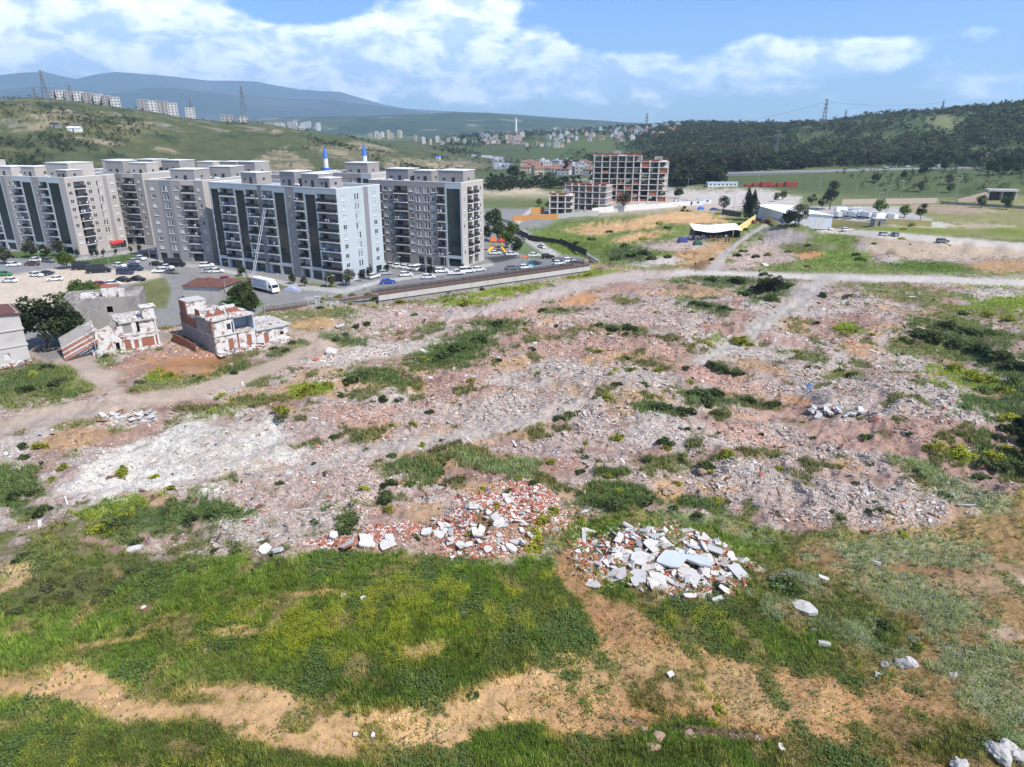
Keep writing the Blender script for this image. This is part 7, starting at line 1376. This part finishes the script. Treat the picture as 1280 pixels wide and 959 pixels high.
for k, u_, v_, r in (('d', 575, 440, 3.2), ('d', 555, 447, 3.0), ('d', 600, 430, 3.0), ('g', 545, 456, 2.4), ('d', 620, 408, 2.6), ('y', 530, 452, 1.8), ('d', 440, 480, 2.4), ('d', 455, 473, 2.0), ('y', 410, 484, 1.8), ('y', 385, 490, 2.2), ('y', 372, 497, 1.8), ('y', 390, 486, 1.8), ('y', 350, 516, 2.2), ('o', 352, 524, 1.6), ('y', 265, 518, 1.5), ('y', 275, 497, 1.5), ('d', 420, 547, 1.5), ('d', 480, 500, 1.6), ('y', 588, 478, 1.3), ('y', 490, 533, 1.0), ('y', 515, 532, 1.2), ('y', 456, 612, 1.1), ('d', 482, 623, 1.6), ('d', 483, 608, 1.7), ('d', 350, 606, 1.0), ('y', 155, 594, 1.4), ('y', 195, 598, 1.2), ('y', 152, 588, 1.2), ('d', 215, 612, 1.0), ('d', 30, 574, 1.4), ('y', 48, 561, 1.6), ('d', 25, 560, 1.4), ('y', 78, 586, 1.3), ('y', 65, 601, 1.2),
                     ('y', 930, 430, 2.8), ('y', 918, 428, 2.2), ('y', 882, 430, 1.8), ('y', 1062, 416, 2.6), ('y', 1050, 412, 2.0), ('y', 998, 442, 1.6), ('d', 905, 462, 2.4), ('d', 890, 458, 2.0), ('d', 920, 468, 2.0), ('d', 880, 505, 2.6), ('d', 895, 492, 2.2), ('d', 870, 494, 2.4), ('y', 862, 480, 1.8), ('y', 822, 465, 1.6), ('d', 805, 483, 1.6), ('d', 815, 510, 2.0), ('d', 833, 513, 2.0), ('d', 856, 517, 2.2), ('d', 932, 503, 2.2), ('d', 965, 507, 2.0), ('d', 895, 517, 1.3), ('y', 762, 501, 1.9), ('d', 770, 483, 1.5), ('d', 712, 521, 1.6), ('d', 700, 524, 1.3), ('y', 772, 549, 1.5), ('y', 910, 568, 1.3), ('d', 832, 556, 1.8), ('d', 855, 462, 1.4), ('y', 910, 568, 1.2), ('d', 1050, 466, 1.8), ('d', 1065, 470, 1.8), ('o', 1010, 460, 1.6), ('d', 1015, 548, .9), ('d', 1090, 547, 1.0), ('d', 950, 543, .8),
                     ('d', 1150, 420, 3.2), ('d', 1175, 425, 3.6), ('d', 1200, 433, 3.6), ('d', 1225, 442, 3.6), ('d', 1250, 450, 3.6), ('d', 1270, 460, 3.4), ('d', 1185, 410, 3.0), ('d', 1210, 415, 3.0), ('g', 1135, 428, 2.4), ('y', 1195, 463, 2.4), ('y', 1215, 475, 2.6), ('y', 1240, 478, 2.4), ('y', 1255, 490, 2.2), ('g', 1225, 490, 2.4), ('g', 1265, 480, 2.6), ('y', 1180, 470, 1.6), ('g', 1240, 420, 3.), ('y', 1260, 400, 2.6), ('y', 1235, 395, 2.2), ('g', 1205, 393, 2.2), ('y', 1258, 525, 2.0), ('g', 1262, 540, 2.4), ('y', 1260, 565, 1.8), ('y', 1240, 575, 2.0), ('d', 1275, 590, 2.2), ('d', 1250, 588, 2.0), ('y', 1205, 570, 2.2), ('y', 1192, 566, 1.8), ('y', 1172, 556, 1.5), ('y', 1165, 562, 1.5), ('o', 1230, 580, 1.8), ('d', 1200, 545, 1.0), ('o', 1105, 640, 1.4), ('d', 1088, 640, .9), ('d', 1180, 622, 1.2), ('d', 1170, 585, 1.2), ('d', 1150, 590, 1.2), ('d', 1225, 598, 1.6),
                     ('d', 920, 352, 3.), ('d', 945, 362, 3.2), ('g', 965, 376, 3.0), ('d', 930, 370, 2.6), ('d', 890, 352, 2.4), ('d', 900, 388, 2.4), ('d', 880, 384, 2.4), ('d', 865, 380, 1.8), ('g', 985, 358, 2.4), ('y', 960, 352, 1.8), ('d', 1030, 370, 1.8), ('o', 1060, 372, 2.), ('d', 700, 390, 2.2), ('d', 680, 389, 1.8), ('d', 765, 412, 2.2), ('d', 785, 410, 2.2), ('d', 748, 408, 1.6), ('d', 795, 413, 1.6), ('y', 750, 440, 1.2), ('d', 665, 437, 1.2), ('d', 655, 406, 1.2), ('y', 672, 468, 1.2), ('d', 620, 452, 1.5),
                     ('d', 745, 630, 1.5), ('d', 768, 633, 1.8), ('d', 800, 632, 2.0), ('g', 785, 625, 1.5), ('d', 727, 620, 1.2), ('d', 668, 606, 1.2), ('y', 725, 650, .9), ('y', 760, 595, 1.1), ('d', 725, 590, 1.0), ('y', 690, 578, 1.), ('d', 810, 575, 1.2), ('y', 832, 562, 1.2), ('d', 850, 575, 1.4), ('y', 908, 572, 1.1), ('d', 885, 583, 1.8), ('d', 840, 640, 1.4), ('d', 870, 645, 1.2), ('y', 680, 655, 1.6), ('y', 675, 672, 1.6), ('y', 668, 688, 1.5), ('y', 690, 640, 1.3), ('d', 597, 660, .9), ('d', 613, 655, .8), ('d', 440, 655, 1.6), ('d', 430, 668, 1.4), ('d', 520, 672, .9),
                     ('g', 985, 735, 2.2), ('p', 975, 728, 1.6), ('p', 990, 722, 1.5), ('d', 915, 720, 1.2), ('d', 900, 735, 1.2), ('d', 1105, 785, 1.2), ('d', 1100, 795, 1.1), ('p', 1140, 800, .9), ('p', 1020, 790, .9), ('p', 1190, 820, .9), ('y', 1128, 668, 1.1), ('g', 1145, 810, .9), ('y', 1150, 808, .7), ('y', 900, 890, .8), ('y', 888, 905, .7), ('o', 60, 735, 1.2), ('o', 100, 730, 1.2), ('o', 40, 750, 1.2), ('o', 130, 742, 1.1), ('d', 170, 715, 1.2), ('d', 190, 722, 1.1), ('o', 80, 745, 1.1), ('o', 20, 765, 1.1), ('o', 120, 755, 1.), ('o', 150, 728, 1.1), ('o', 240, 712, 1.0), ('o', 320, 710, 1.0), ('o', 350, 705, .9), ('d', 25, 700, 1.3), ('d', 175, 680, 1.5), ('g', 165, 790, .8), ('d', 510, 848, .5), ('p', 507, 840, .8), ('p', 580, 768, .7), ('d', 20, 622, 1.6), ('d', 55, 640, 1.5), ('d', 40, 618, 1.4), ('d', 150, 655, 1.6), ('d', 130, 662, 1.5), ('d', 210, 640, 1.5), ('d', 235, 650, 1.5), ('y', 165, 645, 1.3), ('y', 120, 665, 1.3), ('y', 215, 612, 1.), ('d', 265, 645, 1.3), ('d', 295, 690, .9), ('d', 270, 690, .9), ('g', 860, 815, .6), ('g', 590, 870, .8), ('d', 435, 895, .5),
                     ('y', 45, 470, 2.0), ('o', 70, 480, 2.2), ('d', 30, 490, 2.2), ('d', 60, 462, 2.), ('y', 212, 470, 1.9), ('y', 200, 465, 1.6), ('o', 175, 480, 1.6), ('d', 295, 466, 1.4), ('d', 250, 474, 1.2), ('d', 340, 437, 1.5), ('d', 355, 440, 1.5), ('d', 365, 430, 1.4), ('d', 132, 447, 1.3), ('d', 235, 430, 1.6), ('d', 222, 425, 1.8), ('o', 325, 432, 1.4), ('d', 330, 425, 1.2), ('y', 408, 375, 1.6), ('y', 425, 372, 1.7), ('y', 440, 370, 1.6), ('y', 460, 370, 1.6), ('d', 470, 375, 1.8), ('d', 490, 374, 1.8), ('y', 500, 379, 1.8), ('y', 560, 379, 1.8), ('y', 580, 380, 1.8), ('d', 520, 370, 1.6), ('y', 650, 362, 1.8), ('y', 630, 364, 1.6), ('y', 735, 345, 1.8), ('y', 715, 348, 1.6), ('d', 600, 362, 1.6), ('d', 560, 366, 1.6), ('d', 445, 410, 1.8), ('d', 460, 405, 1.6), ('d', 430, 420, 1.6), ('g', 420, 425, 1.5), ('d', 400, 385, 1.5),
                     ('g', 790, 320, 2.6), ('d', 805, 318, 2.8), ('g', 780, 310, 2.6), ('d', 770, 325, 2.6), ('d', 815, 325, 2.2), ('d', 835, 322, 2.2), ('g', 740, 300, 2.2), ('y', 805, 300, 2.2), ('d', 720, 305, 2.2), ('g', 690, 300, 2.), ('y', 825, 280, 2.), ('d', 870, 283, 2.), ('g', 835, 285, 2.2), ('y', 898, 268, 1.8), ('d', 925, 282, 2.4), ('d', 917, 285, 2.), ('d', 930, 288, 2.), ('g', 930, 315, 2.), ('d', 920, 320, 2.), ('y', 950, 300, 1.6), ('y', 960, 320, 2.), ('g', 1075, 326, 2.4), ('d', 1070, 320, 2.), ('y', 1093, 306, 1.8), ('y', 1128, 299, 1.6), ('y', 1140, 283, 2.), ('y', 1130, 287, 1.8), ('d', 1010, 308, 1.8), ('g', 985, 316, 1.8), ('y', 1060, 288, 1.4), ('d', 762, 291, 2.), ('d', 945, 322, 1.8), ('d', 955, 345, 1.8), ('d', 890, 325, 1.5)): bush(k, u_, v_, r * (.86 if v_ > 380 else 1.0))
for k in range(130):                                   # seedlings dotted over the rubble
    u_, v_ = rr.uniform(380, 1180), 372 + 300 * rr.random() ** 1.3
    bush(rr.choice('yygdo'), u_, v_, rr.uniform(.45, 1.0) * (1.25 if v_ < 470 else 1))
BUSH.sort(key=lambda b_: -b_[0].scale.x / b_[0].location.length)
SV, SF, SCc = [], [], []; off_ = 0
for o, lb in BUSH[290:]:                               # the smallest ones: too many to tell apart
    me = o.data; n_ = len(me.vertices); a_ = np.empty(n_ * 3, np.float32); me.vertices.foreach_get('co', a_); a_ = a_.reshape(-1, 3) * np.array(o.scale); c_ = np.empty(n_ * 4, np.float32); me.attributes['Col'].data.foreach_get('color', c_)
    f_ = np.empty(len(me.polygons) * 4, np.int32); me.polygons.foreach_get('vertices', f_); SV.append(a_ + np.array(o.location)); SF.append(f_.reshape(-1, 4) + off_); SCc.append(c_.reshape(-1, 4)); off_ += n_; bpy.data.objects.remove(o)
tag(link('small_weeds', np_mesh('small_weeds', np.concatenate(SV), np.concatenate(SF), M_LEAF, np.concatenate(SCc))), kind='stuff'); BUSH = BUSH[:290]
rank_labels(BUSH)
# ------------------------------------------------------------------ stuff: grass, weeds, rubble, wood
def pick(weight, n, rng):
    w = np.where(VIS, weight, 0.0); w = np.clip(w, 0, None); c = np.cumsum(w); i = np.searchsorted(c, rng.random(n) * c[-1]); i = np.clip(i, 0, N - 1)
    d = TD[i]; sx = .0015 * d; sy = d * d / CAM_H * .0014; a = TA[i]; r1 = rng.uniform(-1, 1, n) * sx; r2 = rng.uniform(-1, 1, n) * np.minimum(sy, d * .05)
    x = TX[i] + r1 * np.cos(a) + r2 * np.sin(a); y = TY[i] - r1 * np.sin(a) + r2 * np.cos(a); return i, x, y, H(x, y)
def grass(name, weight, n, hmin, hmax, w, seed, cf, spread=.35, blades=4, flower=None):
    rng = np.random.default_rng(seed); i, x, y, z = pick(weight, n, rng); n = len(i); hgt = rng.uniform(hmin, hmax, n) * (.75 + .5 * rng.random(n))
    V = np.zeros((n, blades, 3, 3)); a = rng.uniform(0, 2 * np.pi, (n, blades)); lean = rng.uniform(.1, .75, (n, blades)); ox = rng.uniform(-.16, .16, (n, blades)); oy = rng.uniform(-.16, .16, (n, blades)); hb = hgt[:, None] * rng.uniform(.6, 1.1, (n, blades))
    px, py = -np.sin(a) * w / 2, np.cos(a) * w / 2
    V[:, :, 0] = np.stack([x[:, None] + ox + px, y[:, None] + oy + py, np.broadcast_to(z[:, None] - .05, px.shape)], 2); V[:, :, 1] = np.stack([x[:, None] + ox - px, y[:, None] + oy - py, np.broadcast_to(z[:, None] - .05, px.shape)], 2)
    V[:, :, 2] = np.stack([x[:, None] + ox + np.cos(a) * hb * lean, y[:, None] + oy + np.sin(a) * hb * lean, z[:, None] + hb], 2)
    F = np.arange(n * blades * 3).reshape(-1, 3); c = cf(i, rng, n); c = np.repeat(np.repeat(c[:, None], blades, 1) * rng.uniform(.75, 1.3, (n, blades, 1)), 3, 1).reshape(-1, 3)
    tag(link(name, np_mesh(name, V.reshape(-1, 3), F, M_LEAF, np.clip(c, .004, .6))), kind='stuff')
def cf_grass(i, rng, n):
    c = col[i] * np.array((1.55, 1.85, 1.05)); dry = rng.random(n) < .14; c[dry] = np.array((.20, .18, .09)); c *= (1 + .25 * n_b[i])[:, None]; return c
near_w = sst(TV, 560, 640) * np.clip(gr, 0, 1) ** 1.2
grass('meadow_grass', near_w * (TV < 1000), 130000, .12, .42, .075, 71, cf_grass)
grass('field_weeds', (1 - sst(TV, 560, 640)) * np.clip(gr - .15, 0, 1) * (TD < 330) * (TV > 262), 60000, .3, .8, .16, 72, lambda i, r, n: col[i] * (np.array((1.3, 1.45, .95)) + .8 * r.random((n, 1))))
grass('tall_weeds', near_w * sst(n_b - .3 * n_a, .0, .6) * (TV < 1000), 9000, .35, .75, .085, 77, lambda i, r, n: col[i] * np.array((1.45, 1.6, 1.05)) * r.uniform(.6, 1.4, (n, 1)) + (r.random((n, 1)) < .2) * np.array((.14, .10, .03)), blades=12)
def dots(name, weight, n, size, base, seed, h0, h1, tilt=.6, mt=None):
    rng = np.random.default_rng(seed); i, x, y, z = pick(weight, n, rng); P_ = np.stack([x, y, z + rng.uniform(h0, h1, n)], 1); s = size * rng.uniform(.6, 1.5, n) * np.clip(TD[i] / 60, .8, 3) ** .7
    c = np.asarray(base)[None] * rng.uniform(.75, 1.2, (n, 1)); V, F, C_ = leaf_quads(P_, s, c, rng, tilt); tag(link(name, np_mesh(name, V, F, M_LEAF, np.clip(C_, 0, .8))), kind='stuff')
dots('yellow_flowers', flo * gr * sst(n_b + .5 * n_a, -.25, .35), 22000, .085, (.42, .42, .04), 73, .3, .65)
dots('pale_weeds', pale * (.3 + sst(n_b, -.2, .4)), 20000, .10, (.34, .37, .26), 74, .12, .42)
dots('broad_leaves', near_w * sst(n_a, -.1, .5) * (1 - pale), 42000, .22, (.125, .185, .055), 75, .08, .38, .9)
dots('dry_litter', near_w * 0 + MEAD * (1 - gr) * .6 + .1 * gr * MEAD, 9000, .11, (.27, .18, .095), 76, .01, .05, .4)
# rubble: broken stone, concrete and brick
CUBE = np.array([(x, y, z) for z in (-.5, .5) for x, y in ((-.5, -.5), (.5, -.5), (.5, .5), (-.5, .5))]); CF = np.array([(0, 3, 2, 1), (4, 5, 6, 7), (0, 1, 5, 4), (1, 2, 6, 5), (2, 3, 7, 6), (3, 0, 4, 7)])
def chunks(name, weight, n, smed, seed, pal, flat=.5, grow=.55, sig=.42, long=1.0):
    rng = np.random.default_rng(seed); i, x, y, z = pick(weight, n, rng); s = smed * np.exp(rng.normal(0, sig, n)) * (TD[i] / 70) ** grow; dim = np.stack([s * rng.uniform(.7, 1.7, n) * long, s * rng.uniform(.6, 1.1, n), s * rng.uniform(.3, .9, n) * flat * 1.6], 1)
    V = CUBE[None] + rng.uniform(-.26, .26, (n, 8, 3)); V = V * dim[:, None, :]; Rm = rand_rot(n, rng, .7); V = np.einsum('nij,nkj->nki', Rm, V) + np.stack([x, y, z + dim[:, 2] * .22], 1)[:, None]
    F = (np.arange(n)[:, None, None] * 8 + CF[None]).reshape(-1, 4); c = pal(i, rng, n); tag(link(name, np_mesh(name, V.reshape(-1, 3), F, M_STONE_A, np.repeat(np.clip(c, .01, .78), 8, 0))), kind='stuff')
def pal_r(i, rng, n):
    c = col[i] * rng.uniform(.8, 1.4, (n, 1)); q = rng.random(n)
    c[q < .22] = (.42, .37, .335); c[(q > .22) & (q < .26)] = (.56, .54, .515); b_ = (q > .955) | ((rng.random(n) < .55) & (brk[i] > .4)); c[b_] = (.36, .115, .070); w = (rng.random(n) < .30) & (brk[i] > .4); c[w] = (.62, .60, .57)
    return c * rng.uniform(.8, 1.15, (n, 1))
RW = np.clip(rub - .3, 0, 1) * (1 - .85 * gr) * (TD < 300) * (TV > 262)
chunks('rubble', RW * sst(n_b + n_a * .6, -.7, .5), 150000, .105, 81, pal_r)
chunks('coarse_rubble', RW * sst(n_a + .4 * n_b, .1, .8) * (rub > .45), 10000, .19, 82, pal_r, .55, .5)
chunks('brick_rubble', brk * rub * (TV > 600), 36000, .105, 83, pal_r, .6, .5)
chunks('heap_brick', m_ell(826, 702, 100, 42, 6, .3, .3), 11000, .16, 85, pal_r, .8, .3)
def pal_s(i, rng, n):
    p_ = np.array([(.20, .13, .08), (.30, .22, .14), (.45, .43, .40), (.16, .08, .06), (.55, .54, .52), (.10, .16, .30)]); return p_[rng.choice(6, n, p=[.25, .2, .25, .12, .13, .05])] * rng.uniform(.7, 1.2, (n, 1))
chunks('scrap_timber', RW * (TV > 370) + .6 * brk, 900, .20, 86, pal_s, .28, .5, .35, 3.6)
chunks('stones', MEAD * (1 - gr) * sst(n_b, .1, .7), 2600, .10, 84, lambda i, r, n: col[i] * r.uniform(.7, 1.7, (n, 1)), .7, .3)
# wood on the right hill, shrubs on the left ridge, trees of the valley: too many to count
def crowns(name, weight, n, h0, h1, base, seed, leaves=22, squash=.85):
    rng = np.random.default_rng(seed); i, x, y, z = pick(weight, n, rng); h = rng.uniform(h0, h1, n) * (.7 + .6 * rng.random(n)); d = rng.normal(size=(n, leaves, 3)); d /= np.linalg.norm(d, axis=2)[:, :, None]; d *= rng.uniform(.35, 1, (n, leaves, 1)) ** .5
    P_ = np.stack([x, y, z + h * .55], 1)[:, None] + d * (h * .5)[:, None, None] * np.array((.95, .95, squash)); c = np.asarray(base)[None] * rng.uniform(.6, 1.55, (n, 1)); c[:, 0] *= rng.uniform(.85, 1.35, n); c = np.repeat(c[:, None], leaves, 1) * rng.uniform(.75, 1.3, (n, leaves, 1))
    V, F, C_ = leaf_quads(P_.reshape(-1, 3), np.repeat(h * .42, leaves) * rng.uniform(.7, 1.3, n * leaves), c.reshape(-1, 3), rng, 1.2); tag(link(name, np_mesh(name, V, F, M_LEAF, np.clip(C_, .004, .3))), kind='stuff')
crowns('hill_wood', WR * (TD < 1450) * (.06 + sst(n_f + .7 * fbm(TX / 45, TY / 45, 3, 151), -.15, .45)) * (1 - m_ell(1183, 152, 26, 9)), 8500, 2.5, 8.5, (.062, .080, .034), 91)
crowns('roadside_wood', m_poly([(835, 206), (900, 203), (1000, 200), (1010, 208), (1000, 212), (900, 215), (830, 217)], 2, 2) + m_poly([(1000, 203), (1300, 196), (1300, 205), (1000, 209)], 2, 2) * .5 + m_poly([(830, 226), (905, 222), (905, 227), (845, 234)], 1, 2), 900, 6, 10, (.034, .046, .022), 92, 40)
crowns('ridge_scrub', WL * (TD > 480) * (TD < 1000) * sst(n_f + .8 * fbm(TX / 30, TY / 30, 4, 131), .1, .8), 4200, 1.2, 3.2, (.040, .056, .026), 93, 12, .7)
crowns('valley_trees', VAL * sst(n_f + fbm(TX / 130, TY / 130, 4, 135), .0, .6) * (TD < 2600) + (TD > 480) * (TD < 900) * (TA > R(-2)) * (TA < R(12)) * sst(n_f, .1, .6) * .6, 5200, 4, 9, (.030, .045, .020), 94, 14)
crowns('slope_scrub', m_poly([(1040, 214), (1290, 212), (1290, 242), (1100, 243)], 2, 3) * sst(n_a, .1, .6), 260, 1.5, 3.5, (.055, .070, .030), 95, 16)
# ------------------------------------------------------------------ single slabs, boulders and litter
M_SLAB = mat('slab_concrete', (.52, .495, .465), .9, .14, 1.2, stain=.5, stain_scale=1.1, bump=.6, bscale=6, patch=(.38, .33, .29), patch_scale=.9, patch_at=.62); M_SLABG = mat('slab_grey', (.44, .43, .42), .95, .12, .9, stain=.4, bump=.5); M_SLABB = mat('slab_pale_blue', (.45, .49, .53), .85, .10, .9, stain=.3)
rr = random.Random(17); SL = []
def slab(u_, v_, lx, ly, th, mi, lb, grp, tilt=22, dz=.25, name='concrete_slab', cat='slab'):
    pts = []; cs = [(-.5, -.5), (.5, -.5), (.5, .5), (-.5, .5)]
    for k, (cx, cy) in enumerate(cs):               # a torn rectangle: corners snapped off, edges crooked
        nx, ny = cs[(k + 1) % 4]; px_, py_ = cs[k - 1]; q = rr.uniform(.08, .42) if rr.random() < .7 else 0
        if q: pts.append((cx + (px_ - cx) * q, cy + (py_ - cy) * q)); q2 = rr.uniform(.08, .42); pts.append((cx + (nx - cx) * q2, cy + (ny - cy) * q2))
        else: pts.append((cx, cy))
        if rr.random() < .5: f = rr.uniform(.45, .6); pts.append((cx + (nx - cx) * f - cx * rr.uniform(-.05, .14), cy + (ny - cy) * f - cy * rr.uniform(-.05, .14)))
    pts = [((x + rr.uniform(-.05, .05)) * lx * 1.05, (y + rr.uniform(-.05, .05)) * ly * 1.05) for x, y in pts]
    mb = MB(); mb.prism(pts, -th, 0, 1, 0); o = mb.build(name, [[M_SLAB, M_SLABG, M_SLABB][mi], [M_BRICK, M_SLABG, M_SLABG][mi] if rr.random() < .35 else M_SLABG]); o.location = G(u_, v_) + up * (dz + th * .5); o.rotation_euler = (R(rr.uniform(-tilt, tilt)) + R(8), R(rr.uniform(-tilt, tilt)), rr.uniform(0, 6.28)); tag(o, None, cat, grp); SL.append((o, lb)); return o
BIGS = ((771, 722, 2.6, 1.8), (798, 724, 2.6, 2.4), (822, 728, 1.9, 2.1), (838, 728, 2.8, 2.2), (803, 702, 2.6, 3.0), (772, 700, 3.2, 1.7), (855, 666, 2.8, 2.0), (864, 684, 2.8, 2.2), (880, 676, 2.4, 1.7), (893, 690, 2.2, 1.2), (862, 722, 3.0, 1.8), (883, 702, 1.8, 2.2), (784, 706, 2.0, 1.2), (816, 685, 2.2, 2.0), (833, 683, 1.8, 1.3), (741, 734, 1.8, 1.0), (866, 748, 3.2, .9), (908, 742, 2.0, .9), (896, 752, 1.3, .6), (908, 721, 1.8, 1.2), (925, 721, 3.0, 1.5), (922, 704, 1.4, 1.2), (932, 704, .9, .7), (815, 672, 2.6, .9), (786, 660, 1.8, .8), (738, 668, 2.6, .7), (730, 675, 2.2, .6), (812, 712, 1.6, 1.3), (760, 708, 1.4, .9))
for u_, v_, lx, ly in BIGS: slab(u_, v_, lx * .74, ly * .74, .17, 0 if rr.random() < .72 else 1, 'white broken concrete slab in the white slab heap', 'slabs of the white heap', 26, .30)
for u_, v_, lx, ly in ((864, 703, 4.2, 1.7), (838, 706, 2.2, 2.0)): slab(u_, v_, lx, ly, .22, 2, 'large pale blue wall panel lying in the white slab heap', 'pale blue panels of the white heap', 6, .6)
for k in range(140):
    while True:
        a, b_ = rr.uniform(-1, 1), rr.uniform(-1, 1)
        if a * a + b_ * b_ < 1: break
    slab(832 + a * 92, 703 + b_ * 40 + a * 6, rr.uniform(.35, 1.2), rr.uniform(.3, .8), .14, rr.choice((0, 0, 0, 1)), 'small white concrete piece in the white slab heap', 'small pieces of the white heap', 35, .35)
for k in range(46):
    while True:
        a, b_ = rr.uniform(-1, 1), rr.uniform(-1, 1)
        if a * a + b_ * b_ < 1: break
    slab(612 + a * 62, 660 + b_ * 34, rr.uniform(.4, 1.1), rr.uniform(.35, .8), .16, 0 if rr.random() < .85 else 1, 'white concrete lump in the red brick heap', 'white lumps of the brick heap', 35, .3)
for u_, v_, s in ((551, 669, 1.5), (533, 668, 1.1), (563, 680, 1.0), (577, 685, 1.3), (610, 690, 1.0), (640, 688, 1.3), (624, 657, 1.3), (485, 683, 1.6), (487, 676, 1.1), (332, 690, 1.3), (348, 690, 1.2), (418, 672, 1.0), (434, 683, 2.0), (462, 680, 2.2)): slab(u_, v_, s * .95, s * .8, .24, 0, 'white block at the meadow edge of the brick heap', 'white blocks along the meadow edge', 25, .3)
for u_, v_, lx, ly, lb in ((1003, 760, 2.6, 1.3, 'long white slab in the grass right of the slab heap'), (1030, 806, .9, .6, 'white block on the weedy slope'), (455, 751, .6, .5, 'small white block in the meadow'), (838, 846, .5, .45, 'lone white stone on the bare clay'), (430, 748, .7, .6, 'tan stone beside the small white block in the meadow'), (976, 937, .55, .4, 'pale stone near the bottom edge'), (1098, 845, .5, .4, 'white scrap on the orange clay at right'), (445, 921, .3, .25, 'white stone on the tan clay, left one'), (467, 922, .35, .25, 'pale bluish stone on the tan clay, right one'), (180, 762, .5, .4, 'small white scrap on the shrubby left slope'), (1030, 725, 1.0, .5, 'pale slab among the pale weeds'), (1095, 705, .8, .5, 'pale stone on the brown slope'), (168, 688, 1.4, .8, 'white debris lump left of the meadow'), (530, 440, 2.0, 1.0, 'white slab beside the dark weed island'), (425, 408, 2.0, 1.2, 'white slab at the foot of the orange soil'), (415, 440, 3.4, 2.0, 'white rubble slab by the track'), (1140, 372, 1.8, 1.2, 'pale slab near the field road'), (960, 345, 2.4, 1.4, 'white lump by the field road'), (957, 332, 2.6, 1.6, 'white lump above the field road'), (1010, 333, 2.4, 1.2, 'pale slab on the green strip above the field road'), (640, 272, .1, .1, None)):
    if lb: slab(u_, v_, lx, ly, .3, 0, lb, None, 15, .15, 'loose_slab', 'slab')
rank_labels(SL)
def boulder(u_, v_, s, colr, lb, dz=0):
    bm = bmesh.new(); bmesh.ops.create_icosphere(bm, subdivisions=3, radius=1); r_ = random.Random(int(u_)); o3 = Vector((r_.random() * 9, r_.random() * 9, r_.random() * 9))
    from mathutils import noise as mn
    for v in bm.verts: d = mn.noise(v.co * 1.1 + o3) * .5 + mn.cell(v.co * 1.6 + o3) * .18 + mn.noise(v.co * 4 + o3) * .08; v.co = v.co * (1 + d) * s; v.co.z *= .62
    me = bpy.data.meshes.new('boulder'); bm.to_mesh(me); bm.free(); me.materials.append(mat('boulder_' + colr, {'white': (.42, .40, .37), 'grey': (.27, .26, .25), 'tan': (.33, .23, .15)}[colr], .95, .2, 2, stain=.5, stain_scale=1.2, bump=.6, bscale=5)); o = link('boulder', me, None, G(u_, v_) + up * (s * .25 + dz)); tag(o, lb, 'boulder')
for a in ((1249, 944, .75, 'white', 'large pale boulder in the bottom right corner'), (1271, 947, .65, 'white', 'pale boulder at the right edge of the bottom right corner'), (1258, 936, .6, 'white', 'pale boulder atop the bottom right group'), (1200, 958, .6, 'white', 'pale boulder cut by the bottom edge'), (1238, 935, .45, 'grey', 'small grey boulder of the bottom right group'), (1128, 832, .6, 'grey', 'dark grey boulder in the weeds at right'), (1138, 830, .5, 'white', 'pale boulder joined to the dark grey boulder'), (1106, 832, .3, 'grey', 'small grey stone left of the dark boulder'), (824, 922, .4, 'tan', 'tan boulder on the dark soil near the bottom'), (862, 920, .4, 'tan', 'tan boulder right of its twin near the bottom'), (805, 912, .25, 'tan', 'small tan stone near the bottom middle'), (815, 935, .45, 'tan', 'rounded tan stone below its twin near the bottom'), (1192, 845, .3, 'white', 'small white boulder on the orange patch'), (835, 616, .8, 'tan', 'tan boulder on the rubble right of the brick heap'), (880, 590, .8, 'tan', 'tan block in the orange hollow'), (750, 583, .5, 'tan', 'small tan boulder above the brick heap')): boulder(*a)
# excavated grey concrete pieces in the hollow on the right
for k in range(26): slab(1040 + rr.uniform(-26, 36), 515 + rr.uniform(-6, 7), rr.uniform(.7, 1.6), rr.uniform(.6, 1.2), .25, 1 if rr.random() < .6 else 0, 'grey broken concrete piece in the reddish hollow', 'grey pieces in the reddish hollow', 30, .25)
for k in range(22): slab(172 + rr.uniform(-45, 25), 520 + rr.uniform(-8, 8), rr.uniform(.6, 1.8), rr.uniform(.4, .9), .12, rr.choice((0, 0, 1, 2)), 'pale debris sheet dumped beside the left track', 'debris beside the left track', 30, .2)
rank_labels(SL[-48:])
